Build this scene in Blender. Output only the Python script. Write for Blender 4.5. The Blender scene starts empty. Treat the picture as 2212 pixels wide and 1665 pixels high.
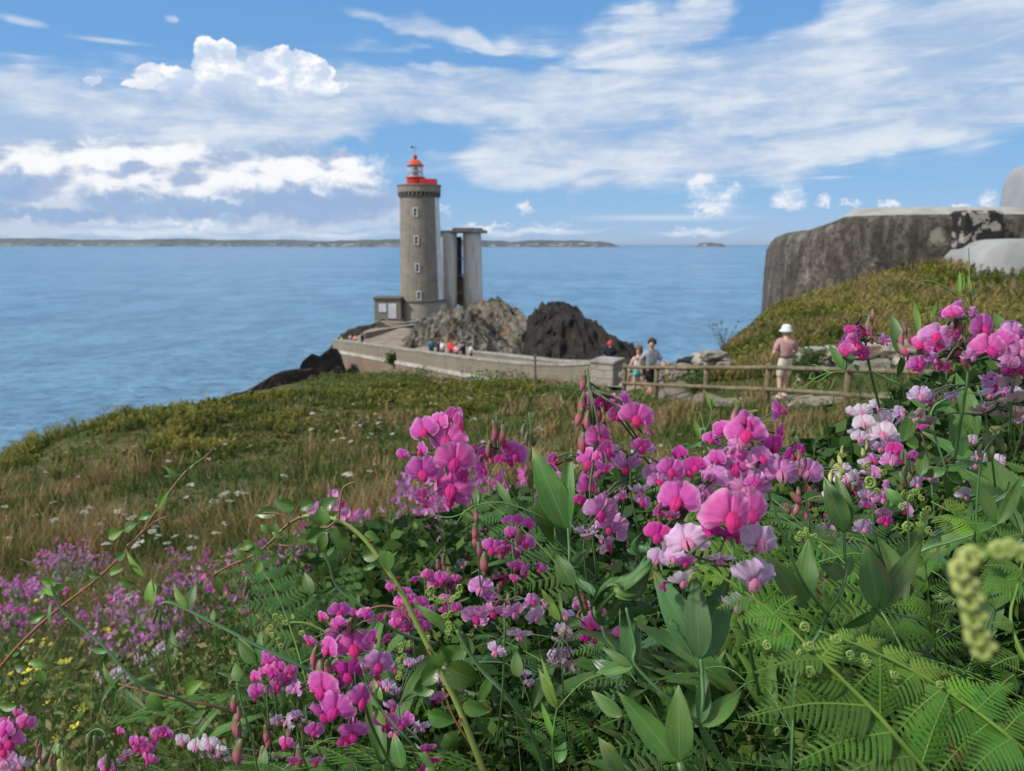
import bpy, math, random
import numpy as np
from mathutils import Vector, Matrix, noise as mnoise
R=math.radians
random.seed(7); rng=np.random.default_rng(11)
sc=bpy.context.scene; COL=sc.collection
# ------------------------------------------------------------ camera
FP,CXP,CYP=1580.0,1106.0,832.5       # focal length and centre in reference pixels (2212 x 1665)
PITCH=math.atan((CYP-527)/FP)
CAMZ=20.0
cam=bpy.data.cameras.new('camera'); co=bpy.data.objects.new('camera',cam); COL.objects.link(co); sc.camera=co
co.location=(0,0,CAMZ); co.rotation_euler=(math.pi/2-PITCH,0,0)
cam.sensor_width=9.8; cam.lens=FP/2212*9.8; cam.clip_start=.02; cam.clip_end=90000
cam.dof.use_dof=True; cam.dof.focus_distance=.56; cam.dof.aperture_fstop=4.0
FW=Vector((0,math.cos(PITCH),-math.sin(PITCH))); UPV=Vector((0,math.sin(PITCH),math.cos(PITCH))); RT=Vector((1,0,0)); CAM=Vector((0,0,CAMZ))
def D(px,py,d): return CAM+(FW+RT*((px-CXP)/FP)-UPV*((py-CYP)/FP))*d
def VY(px,py,Y):
    r=FW+RT*((px-CXP)/FP)-UPV*((py-CYP)/FP); return CAM+r*(Y/r.y)
def toaz(px,py):
    r=FW+RT*((px-CXP)/FP)-UPV*((py-CYP)/FP); return math.degrees(math.atan2(r.x,r.y)), math.degrees(math.atan2(r.z,math.hypot(r.x,r.y)))
# ------------------------------------------------------------ colour management
sc.view_settings.view_transform='Standard'; sc.view_settings.look='None'; sc.view_settings.exposure=0.0; sc.view_settings.gamma=1
SUN_EL,SUN_AZ=R(44),R(-112)     # azimuth measured from +Y towards +X: over the left shoulder
# ------------------------------------------------------------ node helper
class G:
    def __init__(s,nt): s.nt=nt; nt.nodes.clear()
    def n(s,t,**k):
        o=s.nt.nodes.new(t)
        for a,b in k.items(): setattr(o,a,b)
        return o
    def put(s,sock,v):
        if isinstance(v,X): s.nt.links.new(v.s,sock)
        elif isinstance(v,bpy.types.NodeSocket): s.nt.links.new(v,sock)
        elif v is not None:
            if isinstance(v,(tuple,list)) and len(v)==3 and len(sock.default_value)==4: v=tuple(v)+(1,)
            sock.default_value=v
    def m(s,op,a,b=None,c=None,clamp=False):
        o=s.n('ShaderNodeMath',operation=op); o.use_clamp=clamp
        s.put(o.inputs[0],a); s.put(o.inputs[1],b)
        if c is not None: s.put(o.inputs[2],c)
        return X(s,o.outputs[0])
    def ss(s,v,a,b,lo=0.,hi=1.,t='SMOOTHSTEP'):
        o=s.n('ShaderNodeMapRange',interpolation_type=t); s.put(o.inputs[0],v)
        for i,q in enumerate((a,b,lo,hi)): s.put(o.inputs[i+1],q)
        return X(s,o.outputs[0])
    def xyz(s,x,y,z=0.):
        o=s.n('ShaderNodeCombineXYZ')
        for i,q in enumerate((x,y,z)): s.put(o.inputs[i],q)
        return X(s,o.outputs[0])
    def sep(s,v):
        o=s.n('ShaderNodeSeparateXYZ'); s.put(o.inputs[0],v); return [X(s,q) for q in o.outputs]
    def noise(s,v,scale=5.,detail=4.,rough=.55,dist=0.,col=False):
        o=s.n('ShaderNodeTexNoise'); s.put(o.inputs['Vector'],v); s.put(o.inputs['Scale'],scale); s.put(o.inputs['Detail'],detail); s.put(o.inputs['Roughness'],rough); s.put(o.inputs['Distortion'],dist)
        return X(s,o.outputs['Color' if col else 'Fac'])
    def mix(s,f,a,b,mode='MIX'):
        o=s.n('ShaderNodeMix',data_type='RGBA',blend_type=mode); s.put(o.inputs[0],f); s.put(o.inputs[6],a); s.put(o.inputs[7],b)
        return X(s,o.outputs[2])
    def coord(s,w='Object'): return X(s,s.n('ShaderNodeTexCoord').outputs[w])
    def pos(s): return X(s,s.n('ShaderNodeNewGeometry').outputs['Position'])
    def rnd(s): return X(s,s.n('ShaderNodeObjectInfo').outputs['Random'])
    def vm(s,op,a,b=None):
        o=s.n('ShaderNodeVectorMath',operation=op); s.put(o.inputs[0],a)
        if b is not None: s.put(o.inputs[3 if op=='SCALE' else 1],b)
        return X(s,o.outputs[0])
    def ramp(s,f,stops):
        o=s.n('ShaderNodeValToRGB'); s.put(o.inputs[0],f); e=o.color_ramp.elements
        while len(e)<len(stops): e.new(.5)
        for q,(p,c) in zip(e,stops): q.position=p; q.color=tuple(c)+(1,)
        return X(s,o.outputs[0])
class X:
    def __init__(s,g,k): s.g=g; s.s=k
    def __add__(s,o): return s.g.m('ADD',s,o)
    __radd__=__add__
    def __mul__(s,o): return s.g.m('MULTIPLY',s,o)
    __rmul__=__mul__
    def __sub__(s,o): return s.g.m('SUBTRACT',s,o)
    def __rsub__(s,o): return s.g.m('SUBTRACT',o,s)
    def __truediv__(s,o): return s.g.m('DIVIDE',s,o)
    def max(s,o): return s.g.m('MAXIMUM',s,o)
    def min(s,o): return s.g.m('MINIMUM',s,o)
# ------------------------------------------------------------ sky with clouds (world, laid out by compass direction)
wd=bpy.data.worlds.new('World'); sc.world=wd; wd.use_nodes=True; wd.cycles.sampling_method='MANUAL'; wd.cycles.sample_map_resolution=512
g=G(wd.node_tree)
STR=.1
dv=g.sep(g.coord('Generated')); 
DEG=57.29578
hyp=g.m('SQRT',dv[0]*dv[0]+dv[1]*dv[1])
az=g.m('ARCTAN2',dv[0],dv[1])*DEG; el=g.m('ARCTAN2',dv[2],hyp)*DEG
P2=g.xyz(az,el,0.)
def ell(px,py,rx,ry,rot=0.,a=None,e=None):
    cx,cy=toaz(px,py); x2,_=toaz(px+rx,py); x1,_=toaz(px-rx,py); _,y2=toaz(px,py-ry); _,y1=toaz(px,py+ry)
    rx_,ry_=(x2-x1)/2,(y2-y1)/2; a=a or az; e=e or el
    dx,dy=a-cx,e-cy
    if rot:
        c,s_=math.cos(R(rot)),math.sin(R(rot)); dx,dy=dx*c+dy*s_,dy*c-dx*s_
    dx=dx/rx_; dy=dy/ry_
    return 1.-g.m('SQRT',dx*dx+dy*dy)
def uni(L,**k):
    r=None
    for q in L:
        v=ell(*q,**k); r=v if r is None else r.max(v)
    return r
# domain warp
w1=g.noise(P2,.22,3.,.6,0.,True); w1=g.sep(w1)
azw=az+(w1[0]-.5)*5.; elw=el+(w1[1]-.5)*2.2
w3=g.sep(g.noise(P2,.75,4.,.65,0.,True)); azc=az+(w3[0]-.5)*3.0; elc=el+(w3[1]-.5)*2.6
w4=g.sep(g.noise(P2,.12,3.,.6,0.,True)); azs=az+(w4[0]-.5)*14.; els=el+(w4[1]-.5)*5.
nb=g.noise(g.xyz(az*.62,el*1.0,3.1),.55,8.,.62)                # billows
nb2=g.noise(g.xyz(az*.62-.35,el*1.0+.55,3.1),.55,5.,.6)        # the same, towards the sun side
nbs=g.noise(g.xyz(az*.5,el*.95,8.1),.6,4.,.5); nbs2=g.noise(g.xyz(az*.5-.3,el*.95+.5,8.1),.6,4.,.5)
nf=g.noise(g.xyz(az,el*1.2,9.),1.5,5.,.6)
ns=g.noise(g.xyz(az*.14+el*.05,el*.8-az*.03,1.7),.8,6.,.6,.6)      # streaks
nm=g.noise(g.xyz(az*.3,el*.9,5.7),.5,5.,.6)
sheet=uni([(1750,170,950,165,2),(1250,335,400,75,-4),(2150,60,560,140,0),(1450,50,260,60,8),(1000,80,230,26,-10),(1100,160,330,40,-6),(1150,240,520,90,-3),(1500,320,260,90,0),(1950,270,560,62,3),(800,215,300,55,-4)],a=azs,e=els)
left=uni([(300,262,620,120,0),(60,195,260,60,0),(700,270,330,95,0),(40,320,350,110,0)],a=azs,e=els)
gaps=uni([(1690,22,75,48),(770,345,50,55),(905,300,90,30),(1000,120,150,16),],a=azw,e=elw)
A1=g.ss(sheet.max(left)+(ns-.5)*1.5+(nm-.5)*.8-g.ss(gaps,-.9,1.)*1.1+.08,-.2,.6,0.,.92)
c1=g.mix(g.ss(ns*.6+nm*.4+nb*.25-g.ss(el,0.,20.)*.02,.5,.78),(.41,.55,.77),(.80,.85,.91))
wisp=uni([(45,45,85,14,-4),(235,88,110,9,0),(360,40,30,12),(1790,383,80,5),(1450,470,260,12)],a=azw,e=el)
AW=g.ss(wisp+(ns-.5)*1.0,0.,.9,0.,.6)
lowb=uni([(120,400,330,80),(420,400,330,80),(680,395,150,75),(30,455,260,50),(790,455,120,38),(150,345,120,22),(330,350,220,30),(600,430,260,60)],a=azc,e=elc)
AL=g.ss(lowb+(nb-.5)*.9,-.28,.18)
dark=uni([(690,440,260,55),(640,300,130,46),(820,300,110,42),(260,440,120,30),(20,400,70,50),(480,450,300,34),(120,462,260,20)],a=azc,e=elc)
lit=g.ss((nbs-nbs2)*4.2+(nb-.5)*1.2+.66,.1,1.0)
vg=g.ss(elc+(nb-.5)*3.,toaz(400,468)[1],toaz(400,385)[1]); cL=g.mix(lit*(vg*.7+.3),(.40,.51,.72),(.97,.98,1.0)); cL=g.mix(g.ss(dark+(nb-.5)*.7,.0,.6,0.,.9),cL,(.30,.45,.70))
cum=uni([(445,112,30,34),(488,112,26,28),(470,150,60,46),(520,180,90,50),(565,150,42,38),(610,130,50,34),(650,140,48,36),(685,160,42,38),(640,185,90,42),(330,160,52,24),(385,172,70,32),(300,180,40,14),(430,190,110,36),(705,190,34,22),(738,183,14,8),(200,172,22,9)],a=az*.65+azc*.35,e=el*.65+elc*.35)
AC=g.ss(cum+(nb-.5)*.75+(nf-.5)*.35,.02,.16)
litc=g.ss((nb-nb2)*3.5+(nf-.5)*.9+g.ss(cum,0.,.8)*-.22+.56,.05,.95)
cC=g.mix(litc,(.60,.70,.88),(1.05,1.05,1.04))
sml=uni([(1518,385,34,28),(1512,410,50,32),(1570,415,42,20),(1540,445,80,18),(1705,430,45,26),(1780,432,18,12),(1925,438,28,10),(1130,444,20,18),(2130,430,32,22),(2080,440,20,8),(690,405,40,22),(960,455,16,12),(1835,435,16,10),(1190,490,60,7),(1050,492,80,6),(1480,500,50,7),(420,486,60,10)],a=azc,e=elc)
AS=g.ss(sml+(nb-.5)*.9+(nf-.5)*.3,-.1,.7,0.,.85)
cS=g.mix(g.ss((nb-nb2)*3.+(nf-.5)*.6+.5,.1,.9),(.50,.64,.86),(.95,.96,.99))
lowv=uni([(240,478,300,14),(600,484,300,16),(240,503,360,12),(720,505,200,12),(1150,500,160,8),(1500,498,120,8)],a=azw,e=elw); AV=g.ss(lowv+(nm-.5)*1.2+(nb-.5)*.8,-.3,.9,0.,.75)
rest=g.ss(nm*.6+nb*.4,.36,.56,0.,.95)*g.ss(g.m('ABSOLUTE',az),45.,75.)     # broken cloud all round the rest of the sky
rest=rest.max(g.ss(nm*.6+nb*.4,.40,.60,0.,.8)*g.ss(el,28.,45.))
sky=g.n('ShaderNodeTexSky',sky_type='NISHITA'); sky.sun_disc=False; sky.sun_elevation=SUN_EL; sky.sun_rotation=SUN_AZ; sky.altitude=20; sky.air_density=1.; sky.dust_density=.3; sky.ozone_density=1.6
base=g.mix(1.,X(g,sky.outputs[0]),(.98,1.02,1.0),'MULTIPLY')
# pull the Nishita blue towards the photograph's azure
az_col=g.ramp(g.ss(el,-1.,22.,t='LINEAR'),[(0.,(.36,.56,.83)),(.2,(.235,.48,.82)),(.55,(.165,.40,.78)),(1.,(.12,.34,.74))])
base=g.mix(.85,base,g.vm('SCALE',az_col,1/STR))
def over(b,a,c): return g.mix(a,b,g.vm('SCALE',c,1/STR))
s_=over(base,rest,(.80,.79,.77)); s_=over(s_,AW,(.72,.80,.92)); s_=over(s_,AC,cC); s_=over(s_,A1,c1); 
s_=over(s_,AC*g.ss(el,9.8,11.4)*.97,cC)
s_=over(s_,AV,(.82,.88,.96)); s_=over(s_,AL,cL); s_=over(s_,AS,cS)
bg=g.n('ShaderNodeBackground'); g.put(bg.inputs[0],s_); bg.inputs[1].default_value=STR
g.nt.links.new(bg.outputs[0],g.n('ShaderNodeOutputWorld').inputs[0])
# ------------------------------------------------------------ sun
sl=bpy.data.lights.new('sun','SUN'); sl.energy=4.4; sl.angle=R(6); sl.color=(1,.95,.87)
so=bpy.data.objects.new('sun',sl); COL.objects.link(so)
sd=Vector((math.sin(SUN_AZ)*math.cos(SUN_EL),math.cos(SUN_AZ)*math.cos(SUN_EL),math.sin(SUN_EL)))
so.rotation_euler=sd.to_track_quat('Z','Y').to_euler(); so.location=(0,-20,60)
# ------------------------------------------------------------ scene helpers
def tag(o,label=None,cat=None,group=None,kind=None):
    if label: o['label']=label
    if cat: o['category']=cat
    if group: o['group']=group
    if kind: o['kind']=kind
    return o
def empty(name,loc,label=None,cat=None,group=None):
    o=bpy.data.objects.new(name,None); COL.objects.link(o); o.location=loc; o.empty_display_size=.05
    return tag(o,label,cat,group)
def link(name,me,parent=None,mw=None):
    o=bpy.data.objects.new(name,me); COL.objects.link(o)
    if parent is not None: o.parent=parent
    if mw is not None: o.matrix_basis=mw
    return o
class MB:
    """collects faces and links them as ONE mesh object"""
    def __init__(s): s.v=[]; s.f=[]; s.m=[]; s.uv=[]
    def add(s,vs,fs,mi=0,uv=None):
        b=len(s.v); s.v+= [tuple(q) for q in vs]; s.uv += (list(uv) if uv is not None else [(0,0)]*len(vs))
        s.f+=[tuple(b+i for i in f) for f in fs]; s.m+=[mi]*len(fs); return s
    def grid(s,P,mi=0,uv=None,close=False):
        n=len(P); m=len(P[0]); vs=[q for r in P for q in r]; fs=[]
        for i in range(n-1):
            for j in range(m-(0 if close else 1)):
                k=(j+1)%m; fs.append((i*m+j,i*m+k,(i+1)*m+k,(i+1)*m+j))
        if uv is None: uv=[(i/(n-1),j/max(1,m-1)) for i in range(n) for j in range(m)]
        return s.add(vs,fs,mi,uv)
    def box(s,c,d,mi=0,rz=0,bev=0,taper=1.):
        cx,cy,cz=c; x,y,z=d[0]/2,d[1]/2,d[2]/2; ca,sa=math.cos(rz),math.sin(rz); vs=[]
        def ring(x,y,zz):
            b=min(bev,x*.9,y*.9); L=[(-x+b,-y),(x-b,-y),(x,-y+b),(x,y-b),(x-b,y),(-x+b,y),(-x,y-b),(-x,-y+b)] if bev else [(-x,-y),(x,-y),(x,y),(-x,y)]
            return [(cx+a*ca-q*sa,cy+a*sa+q*ca,cz+zz) for a,q in L]
        rs=[ring(x-bev,y-bev,-z),ring(x,y,-z+bev),ring(x*taper,y*taper,z-bev),ring((x-bev)*taper,(y-bev)*taper,z)] if bev else [ring(x,y,-z),ring(x*taper,y*taper,z)]
        n=len(rs[0]); s.grid(rs,mi,None,True); b=len(s.v)-n*len(rs)
        s.f.append(tuple(b+i for i in range(n))[::-1]); s.f.append(tuple(len(s.v)-n+i for i in range(n))); s.m+=[mi,mi]; return s
    def tube(s,pts,rad,seg=8,mi=0,cap=True,flat=1.):
        pts=[Vector(p) for p in pts]; n=len(pts)
        if not isinstance(rad,(list,tuple)): rad=[rad]*n
        rows=[]; up=Vector((0,0,1)); pv=None; L=0; uv=[]
        for i,p in enumerate(pts):
            t=(pts[min(i+1,n-1)]-pts[max(i-1,0)]).normalized()
            if pv is None: a=t.cross(up) if abs(t.dot(up))<.95 else t.cross(Vector((1,0,0)))
            else: a=pv-t*pv.dot(t)
            a.normalize(); pv=a; b=t.cross(a); 
            if i: L+=(p-pts[i-1]).length
            rows.append([p+(a*math.cos(k*2*math.pi/seg)+b*math.sin(k*2*math.pi/seg)*flat)*rad[i] for k in range(seg)]); uv+=[(L,k/seg) for k in range(seg)]
        s.grid(rows,mi,uv,True)
        if cap:
            e=len(s.v); s.f.append(tuple(range(e-seg,e))); s.m.append(mi); b=e-seg*n; s.f.append(tuple(range(b,b+seg))[::-1]); s.m.append(mi)
        return s
    def lathe(s,c,prof,seg=32,mi=0,a0=0,a1=2*math.pi,cap=False):
        full=abs(a1-a0-2*math.pi)<1e-6; m=seg if full else seg+1
        rows=[[(c[0]+r*math.cos(a0+(a1-a0)*k/seg),c[1]+r*math.sin(a0+(a1-a0)*k/seg),c[2]+z) for k in range(m)] for r,z in prof]
        uv=[]; rm=max(p[0] for p in prof)
        for r,z in prof: uv+=[(rm*(a0+(a1-a0)*k/seg),z) for k in range(m)]
        s.grid(rows,mi,uv,full)
        if cap: e=len(s.v); s.f.append(tuple(range(e-m,e))); s.m.append(mi)
        return s
    def mesh(s,name,mats,smooth=True):
        me=bpy.data.meshes.new(name); me.from_pydata(s.v,[],s.f)
        for m in (mats if isinstance(mats,(list,tuple)) else [mats]): me.materials.append(m)
        me.polygons.foreach_set('material_index',s.m)
        ul=me.uv_layers.new(name='UVMap'); li=np.empty(len(me.loops),dtype=np.int32); me.loops.foreach_get('vertex_index',li)
        ul.data.foreach_set('uv',np.array(s.uv,dtype=np.float32)[li].ravel())
        if smooth: me.polygons.foreach_set('use_smooth',[True]*len(me.polygons))
        me.update(); return me
    def build(s,name,mats,parent=None,smooth=True): return link(name,s.mesh(name,mats,smooth),parent)
def npmesh(name,V,F,mat,uv=None,smooth=False):
    V=np.asarray(V,dtype=np.float32); F=np.asarray(F,dtype=np.int32); k=F.shape[1]
    me=bpy.data.meshes.new(name); me.vertices.add(len(V)); me.vertices.foreach_set('co',V.ravel())
    me.loops.add(F.size); me.loops.foreach_set('vertex_index',F.ravel()); me.polygons.add(len(F)); me.polygons.foreach_set('loop_start',np.arange(0,F.size,k,dtype=np.int32))
    try: me.polygons.foreach_set('loop_total',np.full(len(F),k,dtype=np.int32))
    except Exception: pass
    if uv is not None:
        ul=me.uv_layers.new(name='UVMap'); ul.data.foreach_set('uv',np.asarray(uv,dtype=np.float32)[F.ravel()].ravel())
    me.update(calc_edges=True); me.polygons.foreach_set('use_smooth',[smooth]*len(F))
    me.materials.append(mat); return me
def off(root,pts): return [Vector(p)-root.location for p in pts]
# ------------------------------------------------------------ materials
def newmat(name):
    m=bpy.data.materials.new(name); m.use_nodes=True; g=G(m.node_tree); p=g.n('ShaderNodeBsdfPrincipled'); o=g.n('ShaderNodeOutputMaterial'); g.nt.links.new(p.outputs[0],o.inputs[0]); g.p=p; g.o=o; return m,g
def fin(g,col,rough=.7,bump=None,bs=.3,bd=.02,spec=None,metal=0.,tr=0.,trc=None):
    g.put(g.p.inputs['Base Color'],col); g.put(g.p.inputs['Roughness'],rough); g.put(g.p.inputs['Metallic'],metal)
    if spec is not None: g.put(g.p.inputs['Specular IOR Level'],spec)
    if bump is not None:
        b=g.n('ShaderNodeBump'); g.put(b.inputs['Height'],bump); g.put(b.inputs['Strength'],bs); g.put(b.inputs['Distance'],bd); g.nt.links.new(b.outputs[0],g.p.inputs['Normal'])
    if tr:
        t=g.n('ShaderNodeBsdfTranslucent'); g.put(t.inputs[0],trc if trc is not None else col); mx=g.n('ShaderNodeMixShader'); mx.inputs[0].default_value=tr
        g.nt.links.new(g.p.outputs[0],mx.inputs[1]); g.nt.links.new(t.outputs[0],mx.inputs[2]); g.nt.links.new(mx.outputs[0],g.o.inputs[0])
def two(name,a,b,scale=3.,rough=.8,bump=.3,bd=.02,detail=6.,lo=.35,hi=.65,spec=.3,metal=0.,c3=None,s3=None,tr=0.):
    m,g=newmat(name); v=g.coord(); n=g.noise(v,scale,detail,.6); c=g.mix(g.ss(n,lo,hi),a,b)
    if c3: c=g.mix(g.ss(g.noise(v,s3 or scale*3,4.,.6),.55,.7),c,c3)
    fin(g,c,rough,g.noise(v,scale*6,4.,.6) if bump else None,bump or 0,bd,spec,metal,tr); return m
def masonry(name,cols,mortar,bw=.5,bh=.25,rough=.85,streak=None,mort=.02,vary=.5):
    m,g=newmat(name); uv=g.coord('UV'); s=g.sep(uv); n=g.noise(uv,2.5,4.,.6); n2=g.noise(uv,9.,5.,.65); big=g.noise(uv,.35,4.,.6)
    o=g.n('ShaderNodeTexBrick'); g.put(o.inputs['Vector'],g.xyz(s[0]+(n-.5)*.12,s[1]+(n-.5)*.08,0.)); g.put(o.inputs['Scale'],1.)
    o.inputs['Brick Width'].default_value=bw; o.inputs['Row Height'].default_value=bh; o.inputs['Mortar Size'].default_value=mort; o.inputs['Mortar Smooth'].default_value=.4; o.inputs['Bias'].default_value=0.
    g.put(o.inputs['Color1'],cols[0]); g.put(o.inputs['Color2'],cols[1]); g.put(o.inputs['Mortar'],mortar)
    c=g.mix(g.ss(n2,.3,.75,0.,vary),X(g,o.outputs['Color']),cols[2]); c=g.mix(g.ss(big,.45,.7,0.,.5),c,cols[-1])
    if streak:
        st=g.noise(g.xyz(s[0]*2.2,s[1]*.18,0.),1.3,5.,.65); c=g.mix(g.ss(st,.5,.72,0.,streak[1]),c,streak[0])
    fin(g,c,rough,n2*.4-X(g,o.outputs['Fac'])*.7,.5,.03,.25); return m
# ------------------------------------------------------------ water
m_sea,g=newmat('sea_water'); P=g.pos(); s3=g.sep(P); far=g.ss(g.m('SQRT',s3[0]*s3[0]+s3[1]*s3[1]),60.,9000.,t='LINEAR')
w=g.noise(g.xyz(s3[0]*.35,s3[1]*.8,0.),.55,6.,.62,.3); w2=g.noise(g.xyz(s3[0],s3[1]*1.5,4.),1.6,4.,.6); big=g.noise(g.xyz(s3[0]*.25,s3[1],2.),.012,5.,.6,.6); big2=g.noise(g.xyz(s3[0]*.3,s3[1]*.8,2.),.07,4.,.6)
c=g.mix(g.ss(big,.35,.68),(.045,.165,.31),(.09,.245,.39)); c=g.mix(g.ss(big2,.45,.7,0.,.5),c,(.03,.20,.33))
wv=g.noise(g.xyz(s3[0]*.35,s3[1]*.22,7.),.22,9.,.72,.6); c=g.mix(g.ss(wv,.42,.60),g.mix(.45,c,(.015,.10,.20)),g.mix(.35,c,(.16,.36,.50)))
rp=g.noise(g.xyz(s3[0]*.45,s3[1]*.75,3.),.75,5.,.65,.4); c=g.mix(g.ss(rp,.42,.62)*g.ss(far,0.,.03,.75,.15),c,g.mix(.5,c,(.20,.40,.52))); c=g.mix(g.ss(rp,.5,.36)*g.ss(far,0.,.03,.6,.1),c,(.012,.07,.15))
sh=g.ss(s3[0]*.4-s3[1]*-.35+g.noise(P,.1,4.)*10.,0.,1.)
foam=g.ss(g.noise(g.xyz(s3[0],s3[1]*1.8,0.),.5,7.,.75,1.),.50,.62)
fx,fy=s3[0]-VY(1440,768,66).x,s3[1]-72.; fm=1.-g.m('SQRT',fx*fx*.010+fy*fy*.004)
fx2,fy2=s3[0]+11.,s3[1]-50.; fm2=(1.-g.m('SQRT',fx2*fx2*.02+fy2*fy2*.008))
c=g.mix(g.ss(fm.max(fm2*.5),0.,.5)*foam,c,(.85,.9,.92))
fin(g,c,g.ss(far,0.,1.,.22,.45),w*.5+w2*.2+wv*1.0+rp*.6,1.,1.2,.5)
xs=np.concatenate([np.linspace(-30000,-800,10),np.linspace(-600,600,60),np.linspace(800,30000,10)]); ys=np.concatenate([np.linspace(-300,900,50),np.geomspace(1100,38000,24)])
XX,YY=np.meshgrid(xs,ys); V=np.stack([XX.ravel(),YY.ravel(),0*XX.ravel()],1); n1,n2_=XX.shape
ii=np.arange(n1-1)[:,None]*n2_+np.arange(n2_-1)[None,:]; gridF=lambda a,b:(lambda i:np.stack([i,i+1,i+1+b,i+b],-1).reshape(-1,4))(np.arange(a-1)[:,None]*b+np.arange(b-1)[None,:])
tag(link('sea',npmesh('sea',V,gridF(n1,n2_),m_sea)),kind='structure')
# ------------------------------------------------------------ noise in numpy
def vnoise(x,y,seed=0):
    xi=np.floor(x).astype(np.int64); yi=np.floor(y).astype(np.int64); xf=x-xi; yf=y-yi
    def h(a,b): 
        n=(a*374761393+b*668265263+seed*1442695041)&0x7fffffff; n=(n^(n>>13))*1274126177&0x7fffffff; return ((n^(n>>16))&0xffff)/65535.
    u=xf*xf*(3-2*xf); v=yf*yf*(3-2*yf)
    return (h(xi,yi)*(1-u)+h(xi+1,yi)*u)*(1-v)+(h(xi,yi+1)*(1-u)+h(xi+1,yi+1)*u)*v
def fbm(x,y,o=5,seed=0,ridge=False,gain=.5):
    a=1;t=0;s=0
    for i in range(o):
        n=vnoise(x*2**i+i*17.3,y*2**i-i*9.1,seed+i)
        if ridge: n=1-abs(2*n-1)
        t=t+a*n; s+=a; a*=gain
    return t/s
class RBF:
    def __init__(s,pts,smooth=.02):
        P=np.array(pts,float); s.c=P[:,:2]; n=len(P)
        K=s.k(s.c,s.c)+np.eye(n)*smooth; Q=np.c_[np.ones(n),s.c]; A=np.block([[K,Q],[Q.T,np.zeros((3,3))]])
        w=np.linalg.solve(A,np.r_[P[:,2],0,0,0]); s.w=w[:n]; s.a=w[n:]
    def k(s,a,b): return np.sqrt(((a[:,None]-b[None])**2).sum(-1)+.01)
    def __call__(s,x,y):
        x=np.asarray(x,float); y=np.asarray(y,float); q=np.stack([x.ravel(),y.ravel()],1); out=[]
        for i in range(0,len(q),20000): out.append(s.k(q[i:i+20000],s.c)@s.w+s.a[0]+q[i:i+20000]@s.a[1:])
        return np.concatenate(out).reshape(x.shape)
def pY(px,py,Y): v=VY(px,py,Y); return (v.x,v.y,v.z)
# ------------------------------------------------------------ meadow and hill terrain
brink=[(-150,1085,16),(0,1030,20),(150,985,23),(300,956,27),(450,914,33),(560,904,37)]
ctl=[pY(*p) for p in brink]
for p in brink: x,y,z=pY(*p); ctl+=[(x-3.,y+2.5,z-4.5),(x-8,y+6,z-13),(x-14,y+9,z-17)]
ctl+=[pY(*p) for p in [(300,1150,9.3),(600,1200,7.6),(600,1000,15),(300,1020,16.5),(900,1000,13.6),(900,920,19.5),(1156,856,26),(1156,905,18),(1500,905,14.4),(1500,1000,9.8),(1000,868,27),
  (850,866,34),(720,890,36),(1250,870,23),(1690,864,17),(1420,872,21),(1360,868,22),(1800,868,16),(1950,880,14.5),(1250,1000,11.5),(100,1180,8.8)]]
ctl+=[(0,1,18.6),(-2,1.5,18.2),(-3.2,3,17.7),(1,1,18.9),(2.5,2,19.1),(3,5,18.0),(0,-5,19),(-6,-4,18.2),(6,-3,19.6),(0,4,17.6),(-5,4.5,17.),(5,9,17.3),(-11,6,15.5),(-14,10,14.),(8,4,19),(-12,-6,16.5),(14,-6,20),(12,8,18.6),(16,14,18.8)]
# hill with the bunker
ctl+=[pY(*p) for p in [(1535,795,25),(1600,748,27),(1660,700,29),(1750,672,30),(1850,638,31),(2000,592,32),(2100,580,32),(2200,586,32),(1620,800,23),(1800,765,22.6),(1950,750,22.),(2000,715,24),(2200,740,21),(2212,660,27),(1560,835,21.8),(1540,790,26),(1575,760,28),(1620,722,30),(1655,690,33),(1700,822,21),(1850,805,20.5),(2350,640,29),(2400,760,20)]]
ctl+=[(13,34,16.6),(12.2,37,14.5),(14,39,16.4),(18,38,17.3),(24,40,18.8),(34,40,19.2),(34,30,19.6),(28,18,19.6)]
for p in [(1500,800,26),(1535,790,30),(1580,765,33),(1620,740,38)]: x,y,z=pY(*p); ctl+=[(x,y+3,z-3.5),(x,y+7,z-9)]
ctl+=[(11,45,8),(14,52,2),(25,56,1),(40,55,4),(2,52,7),(8,58,-3)]
# slope under the causeway
ctl+=[pY(*p) for p in [(1156,852,38),(1050,846,44),(1260,852,33),(1320,858,29),(950,848,49),(874,848,55),(800,846,57),(700,862,54),(640,872,51),(560,872,48),(500,880,45)]]
TR=RBF(ctl,.05)
def tz(x,y):
    z=TR(x,y); return z+(fbm(x*.5,y*.5,4,3)-.5)*.35+(fbm(x*2.,y*2.,3,8)-.5)*.12
def axis(a,b,n,p=1.6):
    t=np.linspace(-1,1,n); return np.sign(t)*np.abs(t)**p
xs=np.concatenate([np.linspace(-60,-22,20,endpoint=False),np.linspace(-22,-6,50,endpoint=False),np.linspace(-6,10,90,endpoint=False),np.linspace(10,48,70)])
ys=np.concatenate([np.linspace(-14,0,16,endpoint=False),np.linspace(0,16,90,endpoint=False),np.linspace(16,60,130)])
XX,YY=np.meshgrid(xs,ys); ZZ=np.maximum(tz(XX,YY),-4.)
V=np.stack([XX.ravel(),YY.ravel(),ZZ.ravel()],1)
m_land,g=newmat('meadow_ground'); P=g.pos(); n=g.noise(P,.35,6.,.65); n2=g.noise(P,2.2,5.,.65); n3=g.noise(P,14.,3.,.6)
c=g.mix(g.ss(n,.4,.6),(.085,.080,.030),(.040,.070,.016)); c=g.mix(g.ss(n2,.45,.65,0.,.8),c,(.15,.105,.055)); c=g.mix(g.ss(n3,.5,.7,0.,.6),c,(.03,.04,.014))
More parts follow.
